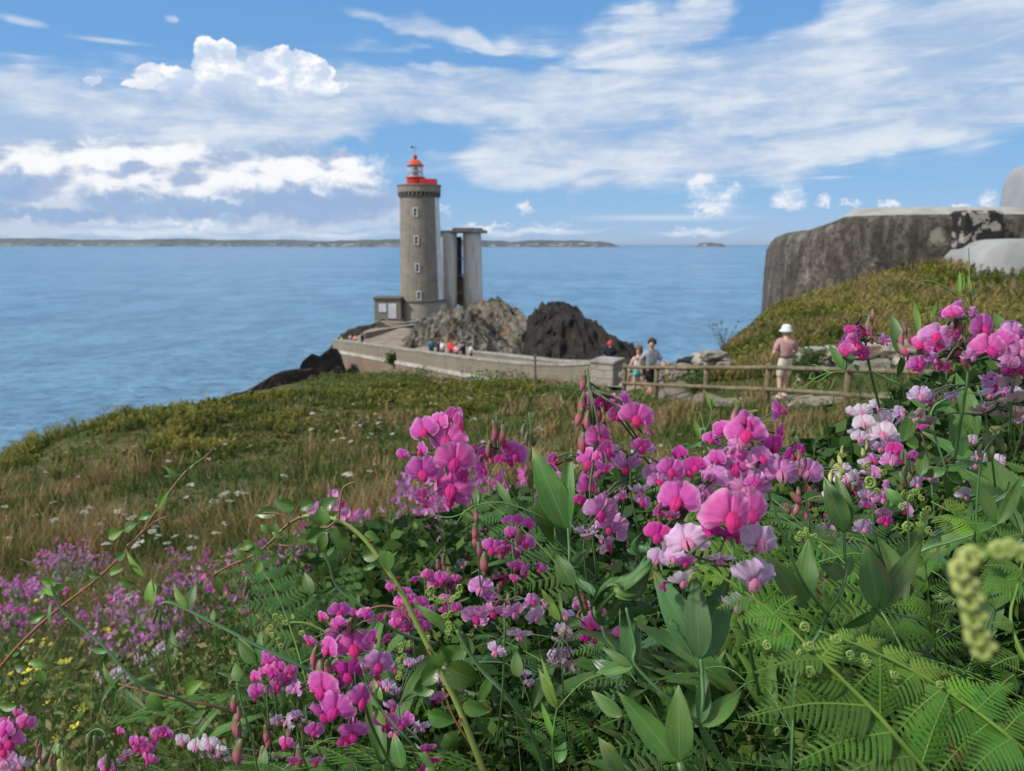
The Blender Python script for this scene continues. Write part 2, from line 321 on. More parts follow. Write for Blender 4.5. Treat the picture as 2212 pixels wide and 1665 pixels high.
sl_=g.sep(X(g,g.n('ShaderNodeNewGeometry').outputs['Normal'])); c=g.mix(g.ss(sl_[2]+(n2-.5)*.2,.62,.78),g.mix(g.ss(n2,.4,.6),(.05,.035,.028),(.11,.085,.065)),c)
fin(g,c,.95,n2*.5+n3*.5,.6,.08,.1)
tag(link('ground',npmesh('ground',V,gridF(*XX.shape),m_land,smooth=True)),kind='structure')
# ------------------------------------------------------------ rocks: real relief, each its own thing
def rockmat(name,cols,sc_=.45,grass=None,lich=None):
    m,g=newmat(name); P=g.pos(); q=g.sep(P); n=g.noise(P,sc_,7.,.7,.5); n2=g.noise(g.xyz(q[0]*1.0+q[2]*.6,q[1]*.6,q[2]*.9),2.1,6.,.72,.4); c=g.mix(g.ss(n,.38,.62),cols[0],cols[1]); c=g.mix(g.ss(n2,.46,.7,0.,.7),c,cols[2])
    v=g.n('ShaderNodeTexVoronoi',feature='DISTANCE_TO_EDGE'); g.put(v.inputs['Vector'],g.xyz(q[0]*.6+n2*2.2+q[2]*.5,q[1]+n2*2.,q[2]*1.3+q[0]*.7)); v.inputs['Scale'].default_value=.55; cr=g.ss(X(g,v.outputs[0]),0.,.09)
    c=g.mix(cr*.65+.35,(.02,.018,.015),c)
    if lich: c=g.mix(g.ss(g.noise(P,.6,5.,.6),.58,.66,0.,.8),c,lich)
    if grass:
        N=g.sep(X(g,g.n('ShaderNodeNewGeometry').outputs['Normal'])); c=g.mix(g.ss(N[2]+(g.noise(P,.3,5.,.65)-.5)*.9,.86,1.05,0.,.8),c,g.mix(n2,grass,(.12,.11,.045)))
    fin(g,c,.9,n2*.6+cr*.12,.9,.25,.2); return m
m_grey=rockmat('grey_lichened_rock',((.085,.078,.063),(.20,.185,.15),(.045,.042,.037)),grass=(.06,.085,.02),lich=(.20,.10,.045))
m_dark=rockmat('dark_wet_rock',((.014,.013,.013),(.035,.031,.029),(.055,.048,.042)))
m_brown=rockmat('brown_shore_rock',((.030,.021,.015),(.062,.043,.03),(.02,.017,.014)),grass=(.08,.08,.025))
def rock(name,label,prof,Y,dep,zb,mat,group=None,amp=.9,seed=1,skew=0.,pw=2.2,step=.3):
    P=[pY(px,py,Y if not isinstance(Y,(tuple,list)) else Y[0]+(Y[1]-Y[0])*(i/(len(prof)-1))) for i,(px,py) in enumerate(prof)]
    px_=np.array([p[0] for p in P]); pz=np.array([p[2] for p in P]); py_=np.array([p[1] for p in P])
    xs=np.arange(px_[0]-1.,px_[-1]+1.,step); ts=np.linspace(-1.15,1.15,max(24,int(2*dep/step)))
    X_,T=np.meshgrid(xs,ts); top=np.interp(X_,px_,pz); yc=np.interp(X_,px_,py_)
    edge=np.clip(np.minimum(X_-px_[0]+1.,px_[-1]+1.-X_)/1.6,0,1)
    Yw=yc+T*dep+skew*(X_-px_.mean())
    f=np.clip(1-np.abs(T)**pw,-.35,1)
    rn=fbm(X_*.35+T*dep*.12,T*dep*.3-X_*.15,6,seed,True,.55); rn2=fbm(X_*1.3,T*dep*1.1,4,seed+5,True,.55)*.5+fbm((X_+T*dep*.6)*.9,(T*dep-X_*.6)*.16,4,seed+7,True,.6)*.5
    H=(top-zb)*edge*f*(1-.18*(1-rn)*(1-.6*f))+ (rn-.62)*amp*(1.15-f*.55)+(rn2-.6)*amp*.8
    Z=zb+H; sh=(fbm(Z*.5,X_*.4,4,seed+9,True)-.6)*amp*1.6
    V=np.stack([X_.ravel(),(Yw+sh*(1-f*.5)).ravel(),Z.ravel()],1); o=link(name,npmesh(name,V,gridF(*X_.shape),mat,smooth=False)); return tag(o,label,'rock',group)
rock('rock_outcrop','grey lichened rock ridge rising from the walkway to the twin pillars',[(850,760),(885,735),(905,705),(940,682),(975,672),(1010,682),(1050,705),(1090,738),(1120,765)],(76,72),12,6,m_grey,amp=3.0,seed=3,pw=2.2)
rock('rock_outcrop','jagged grey and grassy rock hump right of the twin pillars',[(1000,668),(1022,660),(1045,652),(1062,646),(1085,654),(1098,664),(1110,672),(1128,684),(1150,694),(1172,715),(1190,745),(1210,775)],(98,86),13,1,m_grey,amp=3.0,seed=8,pw=2.)
rock('sea_stack','large nearly black sea rock with a flat top beside the causeway',[(1118,735),(1132,706),(1143,682),(1158,664),(1185,659),(1235,660),(1252,674),(1263,690),(1285,705),(1298,704),(1310,722),(1335,741),(1365,752),(1400,775)],(90,78),14,-1,m_dark,amp=2.6,seed=21,pw=2.6)
rock('islet_rock','small dark reef awash behind the walking couple',[(1445,777),(1462,767),(1500,767),(1525,776)],62,2,0.5,m_dark,amp=.5,seed=5)
rock('shore_rock','dark pointed crag on the shore left of the causeway wall',[(625,795),(640,779),(652,768),(664,755),(675,757),(692,767),(705,756),(722,747),(745,745)],(62,72),6,0,m_dark,amp=1.1,seed=31)
rock('shore_rock','low brown earthy spit running down to the water on the left',[(430,875),(462,858),(520,832),(570,808),(610,796),(640,791),(680,790),(720,790)],(50,62),5,-1,m_brown,amp=.7,seed=12,pw=1.7)
rock('rock_outcrop','dark low rocks under the lighthouse platform at the left',[(718,733),(735,722),(755,708),(790,697),(815,693),(850,690),(950,688)],(96,104),12,2,m_brown,amp=1.,seed=44)
rock('shore_rock','dark broken rocks in the scrub below the left end of the causeway wall',[(628,842),(645,826),(668,812),(690,818),(712,832),(735,850)],(54,58),3,5,m_brown,amp=.9,seed=61)
rock('shore_rock','small grey brown crag between the green slope and the causeway wall foot',[(700,812),(716,796),(728,790),(742,800),(760,822)],(64,66),2.5,6,m_brown,amp=.7,seed=67)
# the body of the headland under the causeway
hp=[pY(*p) for p in [(720,800,78),(760,812,72),(830,830,62),(900,836,56),(1156,846,40),(1300,840,34),(1400,835,30),(800,745,95),(900,745,95),(1000,760,80),(1100,775,60),(1250,790,42)]]
hp+=[(x,y,z-1.5) for x,y,z in [pY(820,712,108),pY(900,706,112),pY(980,680,120),pY(1040,690,118)]]+[(-32,80,-3),(-30,65,-3),(-26,100,-3),(-26,125,-3),(0,140,-3),(14,120,-2),(20,95,-2),(16,75,-2),(12,62,-2),(-14,57,8.2),(-20,55,4),(-24,58,-2),(10,50,4),(9,42,9)]
HR=RBF(hp,.05); xs=np.arange(-34,24,.6); ys=np.arange(34,142,.7); XX,YY=np.meshgrid(xs,ys); ZZ=HR(XX,YY)+(fbm(XX*.4,YY*.4,5,77,True)-.6)*1.2-.25
V=np.stack([XX.ravel(),YY.ravel(),np.maximum(ZZ,-4).ravel()],1)
m_head=rockmat('headland_earth',((.09,.075,.05),(.14,.12,.08),(.045,.04,.03)),grass=(.055,.085,.02))
tag(link('headland',npmesh('headland',V,gridF(*XX.shape),m_head)),kind='structure')
# ------------------------------------------------------------ far coast
m_coast,g=newmat('far_coast_cliffs'); P=g.pos(); q=g.sep(P); n=g.noise(g.xyz(q[0],q[1],q[2]*3.),.012,8.,.75); n2=g.noise(P,.02,5.,.6)
c=g.mix(g.ss(q[2]+(n-.5)*50.,18.,34.),g.mix(g.ss(n2,.45,.7),(.035,.045,.05),(.26,.24,.20)),g.mix(g.ss(n,.4,.6),(.012,.026,.022),(.05,.07,.045)))
c=g.mix(g.ss(g.noise(g.xyz(q[0],0.,q[2]*4.),.03,4.,.7),.62,.7,0.,.7)*g.ss(q[2],4.,10.)*g.ss(q[0],0.,300.,.15,1.),c,(.5,.48,.45)); fin(g,c,.95)
def coast(label,prof,Y,dep,seed):
    P=[pY(px,py,Y) for px,py in prof]; a=np.array(P); xs=np.linspace(a[0,0],a[-1,0],420); ts=np.linspace(0,1,14)
    X_,T=np.meshgrid(xs,ts); top=np.interp(X_,a[:,0],a[:,2])+(fbm(X_*.012,X_*0,5,seed)-.5)*16
    e=np.clip(np.minimum(X_-xs[0],xs[-1]-X_)/60,0,1); prof_=np.clip(T*7,0,1)**.7*np.clip((1-T)*3,0,1)
    Z=-6+(np.maximum(top,3)+6)*e*prof_*(.82+.18*fbm(X_*.01,T*9,4,seed+2,True)); Yw=Y+T*dep+(fbm(X_*.004,X_*0,4,seed+1)-.5)*350+(fbm(X_*.02,T*3,3,seed+4)-.5)*40
    tag(link('far_coast',npmesh('far_coast',np.stack([X_.ravel(),Yw.ravel(),Z.ravel()],1),gridF(*X_.shape),m_coast,smooth=False)),kind='structure')
coast('',[(-700,516),(-200,513),(0,514),(60,517),(150,516),(250,518),(330,514),(400,517),(470,518),(560,516),(640,520),(720,522)],6200,1500,2)
coast('',[(600,525),(660,520),(740,517),(800,517),(865,513),(1000,516),(1060,517),(1110,520),(1160,517),(1210,519),(1260,519),(1300,520),(1318,522),(1335,526),(1352,528.5)],5200,1200,5)
coast('',[(1508,528),(1525,524),(1545,523),(1560,525),(1575,528)],5600,200,9)
# ------------------------------------------------------------ haze
m_haze=bpy.data.materials.new('haze_air'); m_haze.use_nodes=True; g=G(m_haze.node_tree); pv=g.n('ShaderNodeVolumePrincipled'); pv.inputs['Density'].default_value=4.2e-5; pv.inputs['Color'].default_value=(.80,.88,1,1)
pv.inputs['Anisotropy'].default_value=.2
g.nt.links.new(pv.outputs[0],g.n('ShaderNodeOutputMaterial').inputs['Volume'])
b=MB(); b.box((0,19000,45),(61000,40000,102)); tag(b.build('haze',m_haze,smooth=False),kind='stuff')
# ------------------------------------------------------------ causeway
m_par=masonry('parapet_stone',((.21,.175,.13),(.155,.13,.10),(.27,.235,.18)),(.24,.215,.18),.38,.55,.9,((.10,.085,.07),.7),.03)
m_cop=two('coping_stone',(.36,.34,.30),(.22,.21,.18),1.2,.9,.4,c3=(.13,.12,.10))
m_low=masonry('rubble_wall_stone',((.23,.165,.11),(.15,.115,.085),(.30,.23,.17)),(.11,.09,.07),.5,.22,.95,((.11,.09,.075),.6),.03,.7)
m_ledge=two('whitewashed_ledge',(.52,.50,.46),(.33,.31,.28),1.1,.9,.3)
def strip(mb,pts,w,h0,h1,mi=0,out=0.):
    """a wall of thickness w following pts (x,y,z of its top); from z-h1 up to z-h0"""
    n=len(pts); P=[Vector(p) for p in pts]; L=0; rows=[]; uv=[]
    for i,p in enumerate(P):
        t=(P[min(i+1,n-1)]-P[max(i-1,0)]); t.z=0; t.normalize(); q=Vector((t.y,-t.x,0))   # to the near side
        if i: L+=(p-P[i-1]).length
        rows.append([p+q*(w/2+out)-Vector((0,0,h1)),p+q*(w/2+out)-Vector((0,0,h0)),p-q*(w/2+out)-Vector((0,0,h0)),p-q*(w/2+out)-Vector((0,0,h1))]); uv+=[(L,-h1),(L,-h0),(L,-h0+w),(L,-h1)]
    mb.grid(rows,mi,uv,True)
    for r,k in ((0,1),(n-1,0)):
        b=len(mb.v)-4*n+4*r; mb.f.append((b,b+1,b+2,b+3)[::(-1 if k else 1)]); mb.m.append(mi)
    return mb
def dens(L,k=6):
    out=[]
    for i in range(len(L)-1):
        p0=np.array(L[max(i-1,0)]);p1=np.array(L[i]);p2=np.array(L[i+1]);p3=np.array(L[min(i+2,len(L)-1)])
        for j in range(k):
            t=j/k; out.append(tuple(.5*((2*p1)+(-p0+p2)*t+(2*p0-5*p1+4*p2-p3)*t*t+(-p0+3*p1-3*p2+p3)*t**3)))
    out.append(tuple(L[-1])); return out
near=dens([pY(*p) for p in [(722,733,80),(738,733.5,76.5),(800,742,69),(874,752,62),(975,765,53),(1060,775.5,46),(1156,783,39.5),(1235,784,35),(1288,780,31.3)]])
far=dens([pY(*p) for p in [(1024,757,53.5),(1090,764,46.5),(1148,770,42),(1202,776,38),(1263,778,35),(1345,780,31.5)]])
w=empty('causeway_wall',near[len(near)//2],'long curved stone causeway wall nearest the meadow, with pale ledge and rubble base','wall')
def rel(root,L): return [tuple(Vector(p)-root.location) for p in L]
nr=rel(w,near)
def lowered(L,hs): return [(x,y,z-h) for (x,y,z),h in zip(L,hs)]
strip(MB(),nr,.45,.13,1.15).build('parapet',m_par,w,False)
strip(MB(),nr,.45,0,.128,out=.05).build('coping',m_cop,w,False)
strip(MB(),nr,.45,1.152,1.42,out=.14).build('ledge',m_ledge,w,False)
strip(MB(),nr,.5,1.422,7.,out=.06).build('rubble_base',m_low,w,False)
fb=MB()
for i in (14,24,33): fb.box(tuple(Vector(nr[i])+Vector((.1,-.42,-3.2))),(.35,.5,3.4),rz=-.6,bev=.03)
fb.build('buttress',m_low,w,False)
w2=empty('causeway_wall',far[len(far)//2],'low stone parapet on the seaward side of the causeway walkway','wall'); fr=rel(w2,far)
strip(MB(),fr,.4,.12,1.2).build('parapet',m_par,w2,False); strip(MB(),fr,.4,0,.118,out=.04).build('coping',m_cop,w2,False)
# wall that runs round the left end and up towards the lighthouse
lo=dens([pY(*p) for p in [(784,718,84),(820,711,88),(855,706,92),(897,699,96)]]); w3=empty('terrace_wall',lo[6],'low dark stone wall slanting up from the left bend to the lighthouse platform','wall')
strip(MB(),rel(w3,lo),.5,.12,2.2).build('parapet',m_low,w3,False); strip(MB(),rel(w3,lo),.5,0,.118,out=.05).build('coping',m_cop,w3,False)
lo=dens([pY(*p) for p in [(816,693,104),(845,693.5,100),(880,695,99),(908,690,101)]]); w4=empty('platform_wall',lo[6],'curved brown stone retaining wall right under the lighthouse','wall')
strip(MB(),rel(w4,lo),.5,.12,2.0).build('parapet',m_low,w4,False); strip(MB(),rel(w4,lo),.5,0,.118,out=.05).build('coping',m_cop,w4,False)
# walkway surface
m_walk=two('sandy_paving',(.27,.225,.17),(.17,.135,.10),.5,.95,.2,c3=(.22,.19,.15))
mb=MB(); nl=[(x,y,z-1.08) for x,y,z in near]
bk=dens([pY(*p) for p in [(775,722,88),(800,716,96),(870,722,92),(905,735,84),(960,752,72),(1024,765,58)]],6)
k=len(nl); rows=[]
far_all=[(x,y,nl[min(i,k-1)][2]-.0) for i,(x,y,z) in enumerate(bk)]+[(x,y,z-1.08) for x,y,z in far]
import bisect
fa=[far_all[int(round(i*(len(far_all)-1)/(k-1)))] for i in range(k)]
for a,b in zip(nl,fa):
    rows.append([tuple(np.array(a)*(1-t)+np.array(b)*t) for t in (0,.5,1)])
ex=pY(1420,850,23.5); rows.append([pY(1352,862,24.5),pY(1400,862,25),pY(1440,846,29)]); rows.append([pY(1350,868,21.5),pY(1395,868,21.8),pY(1470,858,24)]); rows.append([pY(1380,872,20),pY(1450,870,20.4),pY(1560,866,19.6)]); rows.append([pY(1500,876,17.6),pY(1600,872,17.8),pY(1720,868,17.6)]); rows.append([pY(1700,880,15.4),pY(1800,878,15.6),pY(1950,872,16)])
for i in range(k,len(rows)): rows[i]=[(x,y,float(tz(np.array(x),np.array(y)))+.06) for x,y,z in rows[i]]
mb.grid(rows); tag(mb.build('path',m_walk),kind='structure')
# gate pillar at the near end of the causeway
gp=pY(1312,776,29.3); gz=float(tz(np.array(gp[0]),np.array(gp[1])))
r=empty('gate_pillar',(gp[0],gp[1],gz),'big square masonry pillar ending the causeway wall at the fence','pillar')
m_pil=masonry('pillar_stone',((.30,.28,.24),(.22,.20,.165),(.42,.40,.35)),(.16,.15,.13),.6,.33,.9,None,.03,.8)
hh=gp[2]-gz; b=MB(); ca=math.cos(.42); sa=-math.sin(.42)
def ubox(mb,c,d,rz,z0,z1,mi=0):
    ca,sa=math.cos(rz),math.sin(rz); x,y=d; C=[(-x/2,-y/2),(x/2,-y/2),(x/2,y/2),(-x/2,y/2)]; L=0
    for i in range(4):
        a=C[i]; q=C[(i+1)%4]; l=math.hypot(a[0]-q[0],a[1]-q[1]); P=[(c[0]+u*ca-v*sa,c[1]+u*sa+v*ca) for u,v in (a,q)]
        mb.add([(P[0][0],P[0][1],z0),(P[1][0],P[1][1],z0),(P[1][0],P[1][1],z1),(P[0][0],P[0][1],z1)],[(0,1,2,3)],mi,[(L,z0),(L+l,z0),(L+l,z1),(L,z1)]); L+=l
    T=[(c[0]+u*ca-v*sa,c[1]+u*sa+v*ca,z1) for u,v in C]; mb.add(T,[(0,1,2,3)],mi,[(u,v) for u,v in C]); return mb
ubox(b,(0,0),(.95,1.2),-.5,-.6,hh-.1).build('shaft',m_pil,r,False)
b=MB(); b.box((0,0,hh-.04),(1.06,1.3,.118),rz=-.5,bev=.02); b.build('coping',m_cop,r,False)
# ------------------------------------------------------------ lighthouse
LY=117.; base=VY(908,686,LY); s=LY/FP*1.03
m_con=masonry('lighthouse_granite',((.23,.20,.16),(.155,.138,.112),(.29,.26,.215)),(.12,.10,.08),1.1,.42,.85,((.11,.095,.075),.8),.03,.8)
m_conl=masonry('lighthouse_base_granite',((.30,.27,.22),(.26,.235,.19),(.33,.30,.25)),(.20,.185,.155),1.1,.42,.85,((.19,.17,.14),.4),.012,.6)
m_wp=two('white_lighthouse_paint',(.66,.67,.67),(.52,.54,.55),.7,.7,.05)
m_red=two('red_gallery_paint',(.50,.03,.02),(.40,.025,.02),1.5,.45,.1)
m_or=two('orange_red_dome_paint',(.58,.085,.025),(.45,.06,.025),1.5,.45,.1)
m_drk=two('dark_metal',(.03,.035,.04),(.05,.055,.06),3.,.5,.0)
m_gr=two('dark_corbel_stone',(.10,.09,.07),(.15,.135,.11),1.5,.9,.3)
lh=empty('lighthouse',base,'tall round granite lighthouse with a red balcony and orange lantern dome','lighthouse')
def hz(py): return VY(908,py,LY).z-base.z
def cx(px,py=600): return VY(px,py,LY).x-base.x
rb=4.1*.0+(cx(957)-cx(863))/2; xb=(cx(957)+cx(863))/2; rt=(cx(946)-cx(864))/2; z649=hz(648); z425=hz(424)
def taper(z): t=(z-z649)/(z425-z649); return rb+(rt-rb)*(t**.8 if t>0 else 0)
b=MB(); b.lathe((xb,0,0),[(rb+.22,-1.4),(rb+.2,0),(rb+.14,z649-.12)],48); b.build('plinth',m_conl,lh)
b=MB(); b.lathe((xb,0,0),[(rb+.3,z649-.12),(rb+.3,z649+.12),(rb,z649+.2)],48); b.build('string_course',m_gr,lh,False)
A0=R(-26) # painted sector on the right flank
b=MB(); pr=[(taper(z649+.2+i*(z425-z649-.2)/10),z649+.2+i*(z425-z649-.2)/10) for i in range(11)]
b.lathe((xb,0,0),pr,48); b.build('shaft',m_con,lh)
b=MB(); b.lathe((xb,0,0),[(r_+.035,z) for r_,z in pr],14,a0=R(-34),a1=R(30)); b.build('painted_face',m_wp,lh)
zg0,zg1,zg2=hz(424),hz(416),hz(400); rg=(cx(950)-cx(859))/2
b=MB()
for k_ in range(32):
    a=2*math.pi*k_/32; b.box((xb+math.cos(a)*(rg-.42),math.sin(a)*(rg-.42),(zg0+zg1)/2+.02),(.75,.32,zg1-zg0),rz=a,taper=1.)
b.lathe((xb,0,0),[(rt+.02,zg0-.25),(rt+.16,zg0-.2),(rt+.16,zg0)],48)
b.build('corbels',m_gr,lh,False)
b=MB(); b.lathe((xb,0,0),[(rt,zg1-.05),(rg,zg1),(rg,zg2-.18)],48); b.lathe((xb,0,0),[(rg+.1,zg2-.18),(rg+.1,zg2),(rg-.5,zg2),(rg-.5,zg2-.5),(0,zg2-.5)],48); b.build('gallery_parapet',m_con,lh,False)
xl=cx(903); zr0,zr1=hz(399),hz(386); rr=(cx(921)-cx(883))/2
b=MB(); b.lathe((xl,0,0),[(rr,zr0-.3),(rr,zr1),(rr+.14,zr1+.05),(rr+.14,zr1+.22),(rr-.1,zr1+.25),(0,zr1+.25)],32); b.build('lantern_base',m_red,lh,False)
b=MB(); x1=cx(948); x0=xl+rr*.6; b.box(((x0+x1)/2,-.4,(zr0+zr1)/2-.1),(x1-x0,2.2,zr1-zr0),bev=.04); b.build('balcony_box',m_red,lh,False)
# lantern
zl0,zl1=zr1+.25,hz(358); rl=(cx(918.5)-cx(888))/2
fr_=MB()
for k_ in range(10):
    a=2*math.pi*(k_+.3)/10; fr_.tube([(xl+rl*math.cos(a),rl*math.sin(a),zl0),(xl+rl*math.cos(a),rl*math.sin(a),zl1)],.055,6)
for zz in (zl0+.05,(zl0+zl1)/2,zl1-.05): fr_.tube([(xl+rl*math.cos(2*math.pi*k/24),rl*math.sin(2*math.pi*k/24),zz) for k in range(25)],.045,6,cap=False)
fr_.build('lantern_frame',m_wp,lh)
m_gl,g=newmat('lantern_glass'); fin(g,(.75,.86,.92),.05); g.put(g.p.inputs['Alpha'],.22)
b=MB(); b.lathe((xl,0,0),[(rl-.04,zl0),(rl-.04,zl1)],30); b.build('lantern_glass',m_gl,lh)
b=MB(); zc=(zl0+zl1)/2; b.lathe((xl,0,0),[(.12,zl0),(.2,zl0+.5),(.5,zc-.6),(.62,zc),(.5,zc+.5),(.15,zl1-.3),(.1,zl1)],20); b.build('lens',m_drk,lh)
zd=hz(346); b=MB(); b.lathe((xl,0,0),[(rl-.1,zl1-.05),(rl+.22,zl1-.02),(rl+.22,zl1+.13),(rl*.98,zl1+.22),(rl*.8,zl1+.55),(rl*.5,zl1+.88),(.22,zd+.05),(.2,zd+.12)],32); b.build('dome',m_or,lh)
b=MB(); zz=zd+.1; b.lathe((xl,0,0),[(.16,zz),(.2,zz+.12),(.34,zz+.3),(.34,zz+.5),(.16,zz+.66),(.06,zz+.85),(.03,zz+1.0)],16); b.build('finial_ball',m_red,lh)
b=MB(); b.tube([(xl,0,zz+.9),(xl,0,zz+2.)],.035,6); b.tube([(xl-.45,0,zz+1.75),(xl+.5,0,zz+1.75)],.03,6); b.box((xl-.45,0,zz+1.85),(.3,.03,.35)); b.build('weather_vane',m_drk,lh)
m_pane=two('dark_pane',(.05,.06,.07),(.09,.10,.11),2.,.25,0.)
for px,py in ((906,460),(907,519),(908,577),(910,635)):
    zz=hz(py); r_=taper(zz) ; wx=cx(px)-xb; a=math.asin(wx/r_); y=-math.cos(a)*r_
    f=empty('window',(xb+wx,y,zz)); f.parent=lh; mb=MB()
    for d in ((0,.62),(0,-.62)): mb.box((0,-.03,d[1]),(.72,.2,.12),rz=a)
    for d in (-.3,.3): mb.box((d,-.03,0),(.12,.2,1.12),rz=a)
    mb.box((0,-.02,0),(.48,.1,.05)); mb.build('frame',m_wp,f,False)
    mb=MB(); mb.box((0,.02,0),(.5,.06,1.12)); mb.build('pane',m_pane,f,False)
# keeper's annex
hx0,hx1=VY(812,690,LY-3).x,VY(868,690,LY-3).x; hzb=VY(840,688,LY-3).z; hzt=VY(840,641,LY-3).z
an=empty('keepers_annex',((hx0+hx1)/2,LY-2.2,hzb),'small flat roofed stone annex with white door and window at the lighthouse foot','building'); W_=hx1-hx0; H_=hzt-hzb
ubox(MB(),(0,0),(W_,3.6),0,-1.5,H_-.3).build('wall',m_con,an,False)
b=MB(); b.box((0,0,H_-.15),(W_+.3,4.,.3),bev=.03); b.build('roof',m_gr,an,False)
b=MB(); dx=VY(850,670,LY-3).x-an.location.x; b.box((dx,-1.82,1.25),(1.25,.12,2.3),bev=.02); b.build('door',m_wp,an,False)
b=MB(); dx=VY(829,664,LY-3).x-an.location.x; b.box((dx,-1.82,1.75),(1.15,.12,1.3),bev=.02); b.build('window_shutter',m_wp,an,False)
# ------------------------------------------------------------ twin pillar lookout
SY=124.; sb=VY(998,655,SY); st=empty('lookout_tower',sb,'whitish concrete lookout of two rounded pillars under a flat slab','tower')
m_tw,g=newmat('stained_white_concrete'); v=g.coord(); q=g.sep(v); n=g.noise(g.xyz(q[0]*2.,q[1]*2.,q[2]*.16),1.2,6.,.65); n2=g.noise(v,1.5,5.,.6)
c=g.mix(g.ss(n,.45,.72),(.60,.56,.52),(.30,.235,.19)); c=g.mix(g.ss(q[2]*-.12+n2*.8,.15,.5,0.,.55),c,(.24,.20,.18)); c=g.mix(g.ss(n2,.55,.75,0.,.4),c,(.56,.53,.50)); fin(g,c,.8,n2,.2,.03)
def sx(px): return VY(px,600,SY).x-sb.x
def szz(py): return VY(998,py,SY).z-sb.z
zt=szz(503)
def pillar(name,x0,x1,yc,ry,xb0,xb1,zb=-1.5):
    mb=MB(); rows=[]
    for i in range(9):
        t=i/8; z=zb+(zt-zb)*t; a=x0*t+xb0*(1-t); b_=x1*t+xb1*(1-t)
        rows.append([((a+b_)/2+(b_-a)/2*math.copysign(abs(math.cos(k*math.pi/12))**.75,math.cos(k*math.pi/12)),yc+ry*math.copysign(abs(math.sin(k*math.pi/12))**.9,math.sin(k*math.pi/12)),z) for k in range(24)])
    mb.grid(rows,close=True); mb.build(name,m_tw,st)
pillar('pillar',sx(951),sx(989),-.6,2.2,sx(955),sx(987)); pillar('pillar',sx(1001),sx(1040),-.2,2.2,sx(1001),sx(1044))
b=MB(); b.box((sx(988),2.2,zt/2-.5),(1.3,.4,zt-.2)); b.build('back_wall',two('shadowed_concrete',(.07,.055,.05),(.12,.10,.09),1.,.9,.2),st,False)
m_och=two('ochre_concrete',(.34,.25,.15),(.22,.17,.12),1.,.9,.2)
for zz in (1.6,4.6,7.4): b=MB(); b.box((sx(996),1.2,zz),(1.5,2.,.25)); b.build('landing',m_och,st,False)
for zz,h_ in ((3.,2.6),(.4,2.2)): b=MB(); b.box((sx(997),1.9,zz),(1.2,.3,h_)); b.build('infill_panel',m_och,st,False)
b=MB(); b.box((sx(1012),.0,zt+.60),(sx(1046)-sx(984),5.2,.34),bev=.06); b.box((sx(1016),-.1,zt+.22),(sx(1054)-sx(980),6.0,.5),bev=.2); b.box((sx(967),-.4,zt+.16),(sx(984)-sx(946),4.8,.42),bev=.1); b.build('roof_slab',two('weathered_slab',(.36,.32,.27),(.20,.17,.14),1.,.9,.3),st,False)
b=MB(); b.box((sx(1028),-2.2,-.9),(sx(1050)-sx(1004),2.8,.3),bev=.03); b.box((sx(972),-2.8,-.9),(3.,2.2,.3),bev=.03); b.build('terrace_slab',m_cop,st,False)
b=MB()
for i in range(7): b.tube([(sx(1022)+i*.42,-3.3,-.75),(sx(1022)+i*.42,-3.3,.25)],.03,5)
for z in (-.2,.25): b.tube([(sx(1022),-3.3,z),(sx(1022)+2.6,-3.3,z)],.03,5)
b.build('railing',m_drk,st,False)
# ------------------------------------------------------------ bunker
m_bun,g=newmat('weathered_bunker_concrete'); v=g.pos(); q=g.sep(v); n=g.noise(g.xyz(q[0]*1.6,q[1]*1.6,q[2]*.35),.9,8.,.72,.3); n2=g.noise(v,.9,6.,.65); n3=g.noise(v,3.5,7.,.75)
c=g.mix(g.ss(n,.36,.60),(.17,.158,.135),(.062,.055,.047)); c=g.mix(g.ss(n3,.46,.60,0.,.85),c,(.035,.030,.025)); c=g.mix(g.ss(g.noise(v,.7,6.,.7),.57,.70,0.,.8),c,(.30,.285,.245)); c=g.mix(g.ss(g.noise(v,1.3,5.,.6),.64,.73,0.,.5),c,(.15,.085,.035))
ln=g.m('FRACT',q[2]*.83); c=g.mix(g.ss(g.m('ABSOLUTE',ln-.5),0.,.03,.6,0.),c,(.05,.045,.04)); fin(g,c,.9,n3*.5+n*.5,.7,.06,.2)
m_bw=two('pale_roof_paint',(.38,.37,.33),(.28,.27,.24),.9,.8,.2,c3=(.30,.28,.23),s3=2.5)
m_mot=two('black_white_mottled_paint',(.02,.02,.02),(.30,.285,.25),1.9,.8,.3,lo=.52,hi=.57)
plan=[]      # (px at ground, Y, py of top edge)
def VX(px,Y): return (px-CXP)/FP*Y/math.cos(0)*1.0
anch=[(16.0,47,515),(14.75,42.5,500),(14.15,39.5,497),(14.2,37.8,493),(14.7,36.4,480),(15.4,35.3,468),(17.0,34.5,464),(19.5,34.0,462),(22.5,33.7,462),(25.,33.5,463),(25.5,33.5,463)]
rows=[]; zb=13.
P=dens([(a,b,VY(1700,c_,b).z) for a,b,c_ in anch],4); n_=len(P); prof=[(0,0),(.35,0),(.7,0),(.9,.03),(.96,.12),(.985,.3),(1.,.62)]
nor=[]
for i in range(n_):
    t=Vector(P[min(i+1,n_-1)])-Vector(P[max(i-1,0)]); nor.append(Vector((-t.y,t.x,0)).normalized())
for f_,ins in prof:
    L=[]
    for i,(x,y,zt_) in enumerate(P):
        k_=2.4 if i<14 else 2.4-1.9*min(1,(i-14)/10); zz=zb+(zt_-zb)*f_; q_=Vector((x,y,0))+nor[i]*ins*k_; L.append((q_.x,q_.y,zz))
    rows.append(L)
bk=empty('bunker',(18,36,zb),'long weathered concrete bunker with a rounded left end on the hill','bunker')
b=MB(); b.grid([[tuple(Vector(p)-bk.location) for p in L] for L in rows]); b.build('wall',m_bun,bk)
top=rows[-1]; r2=[]
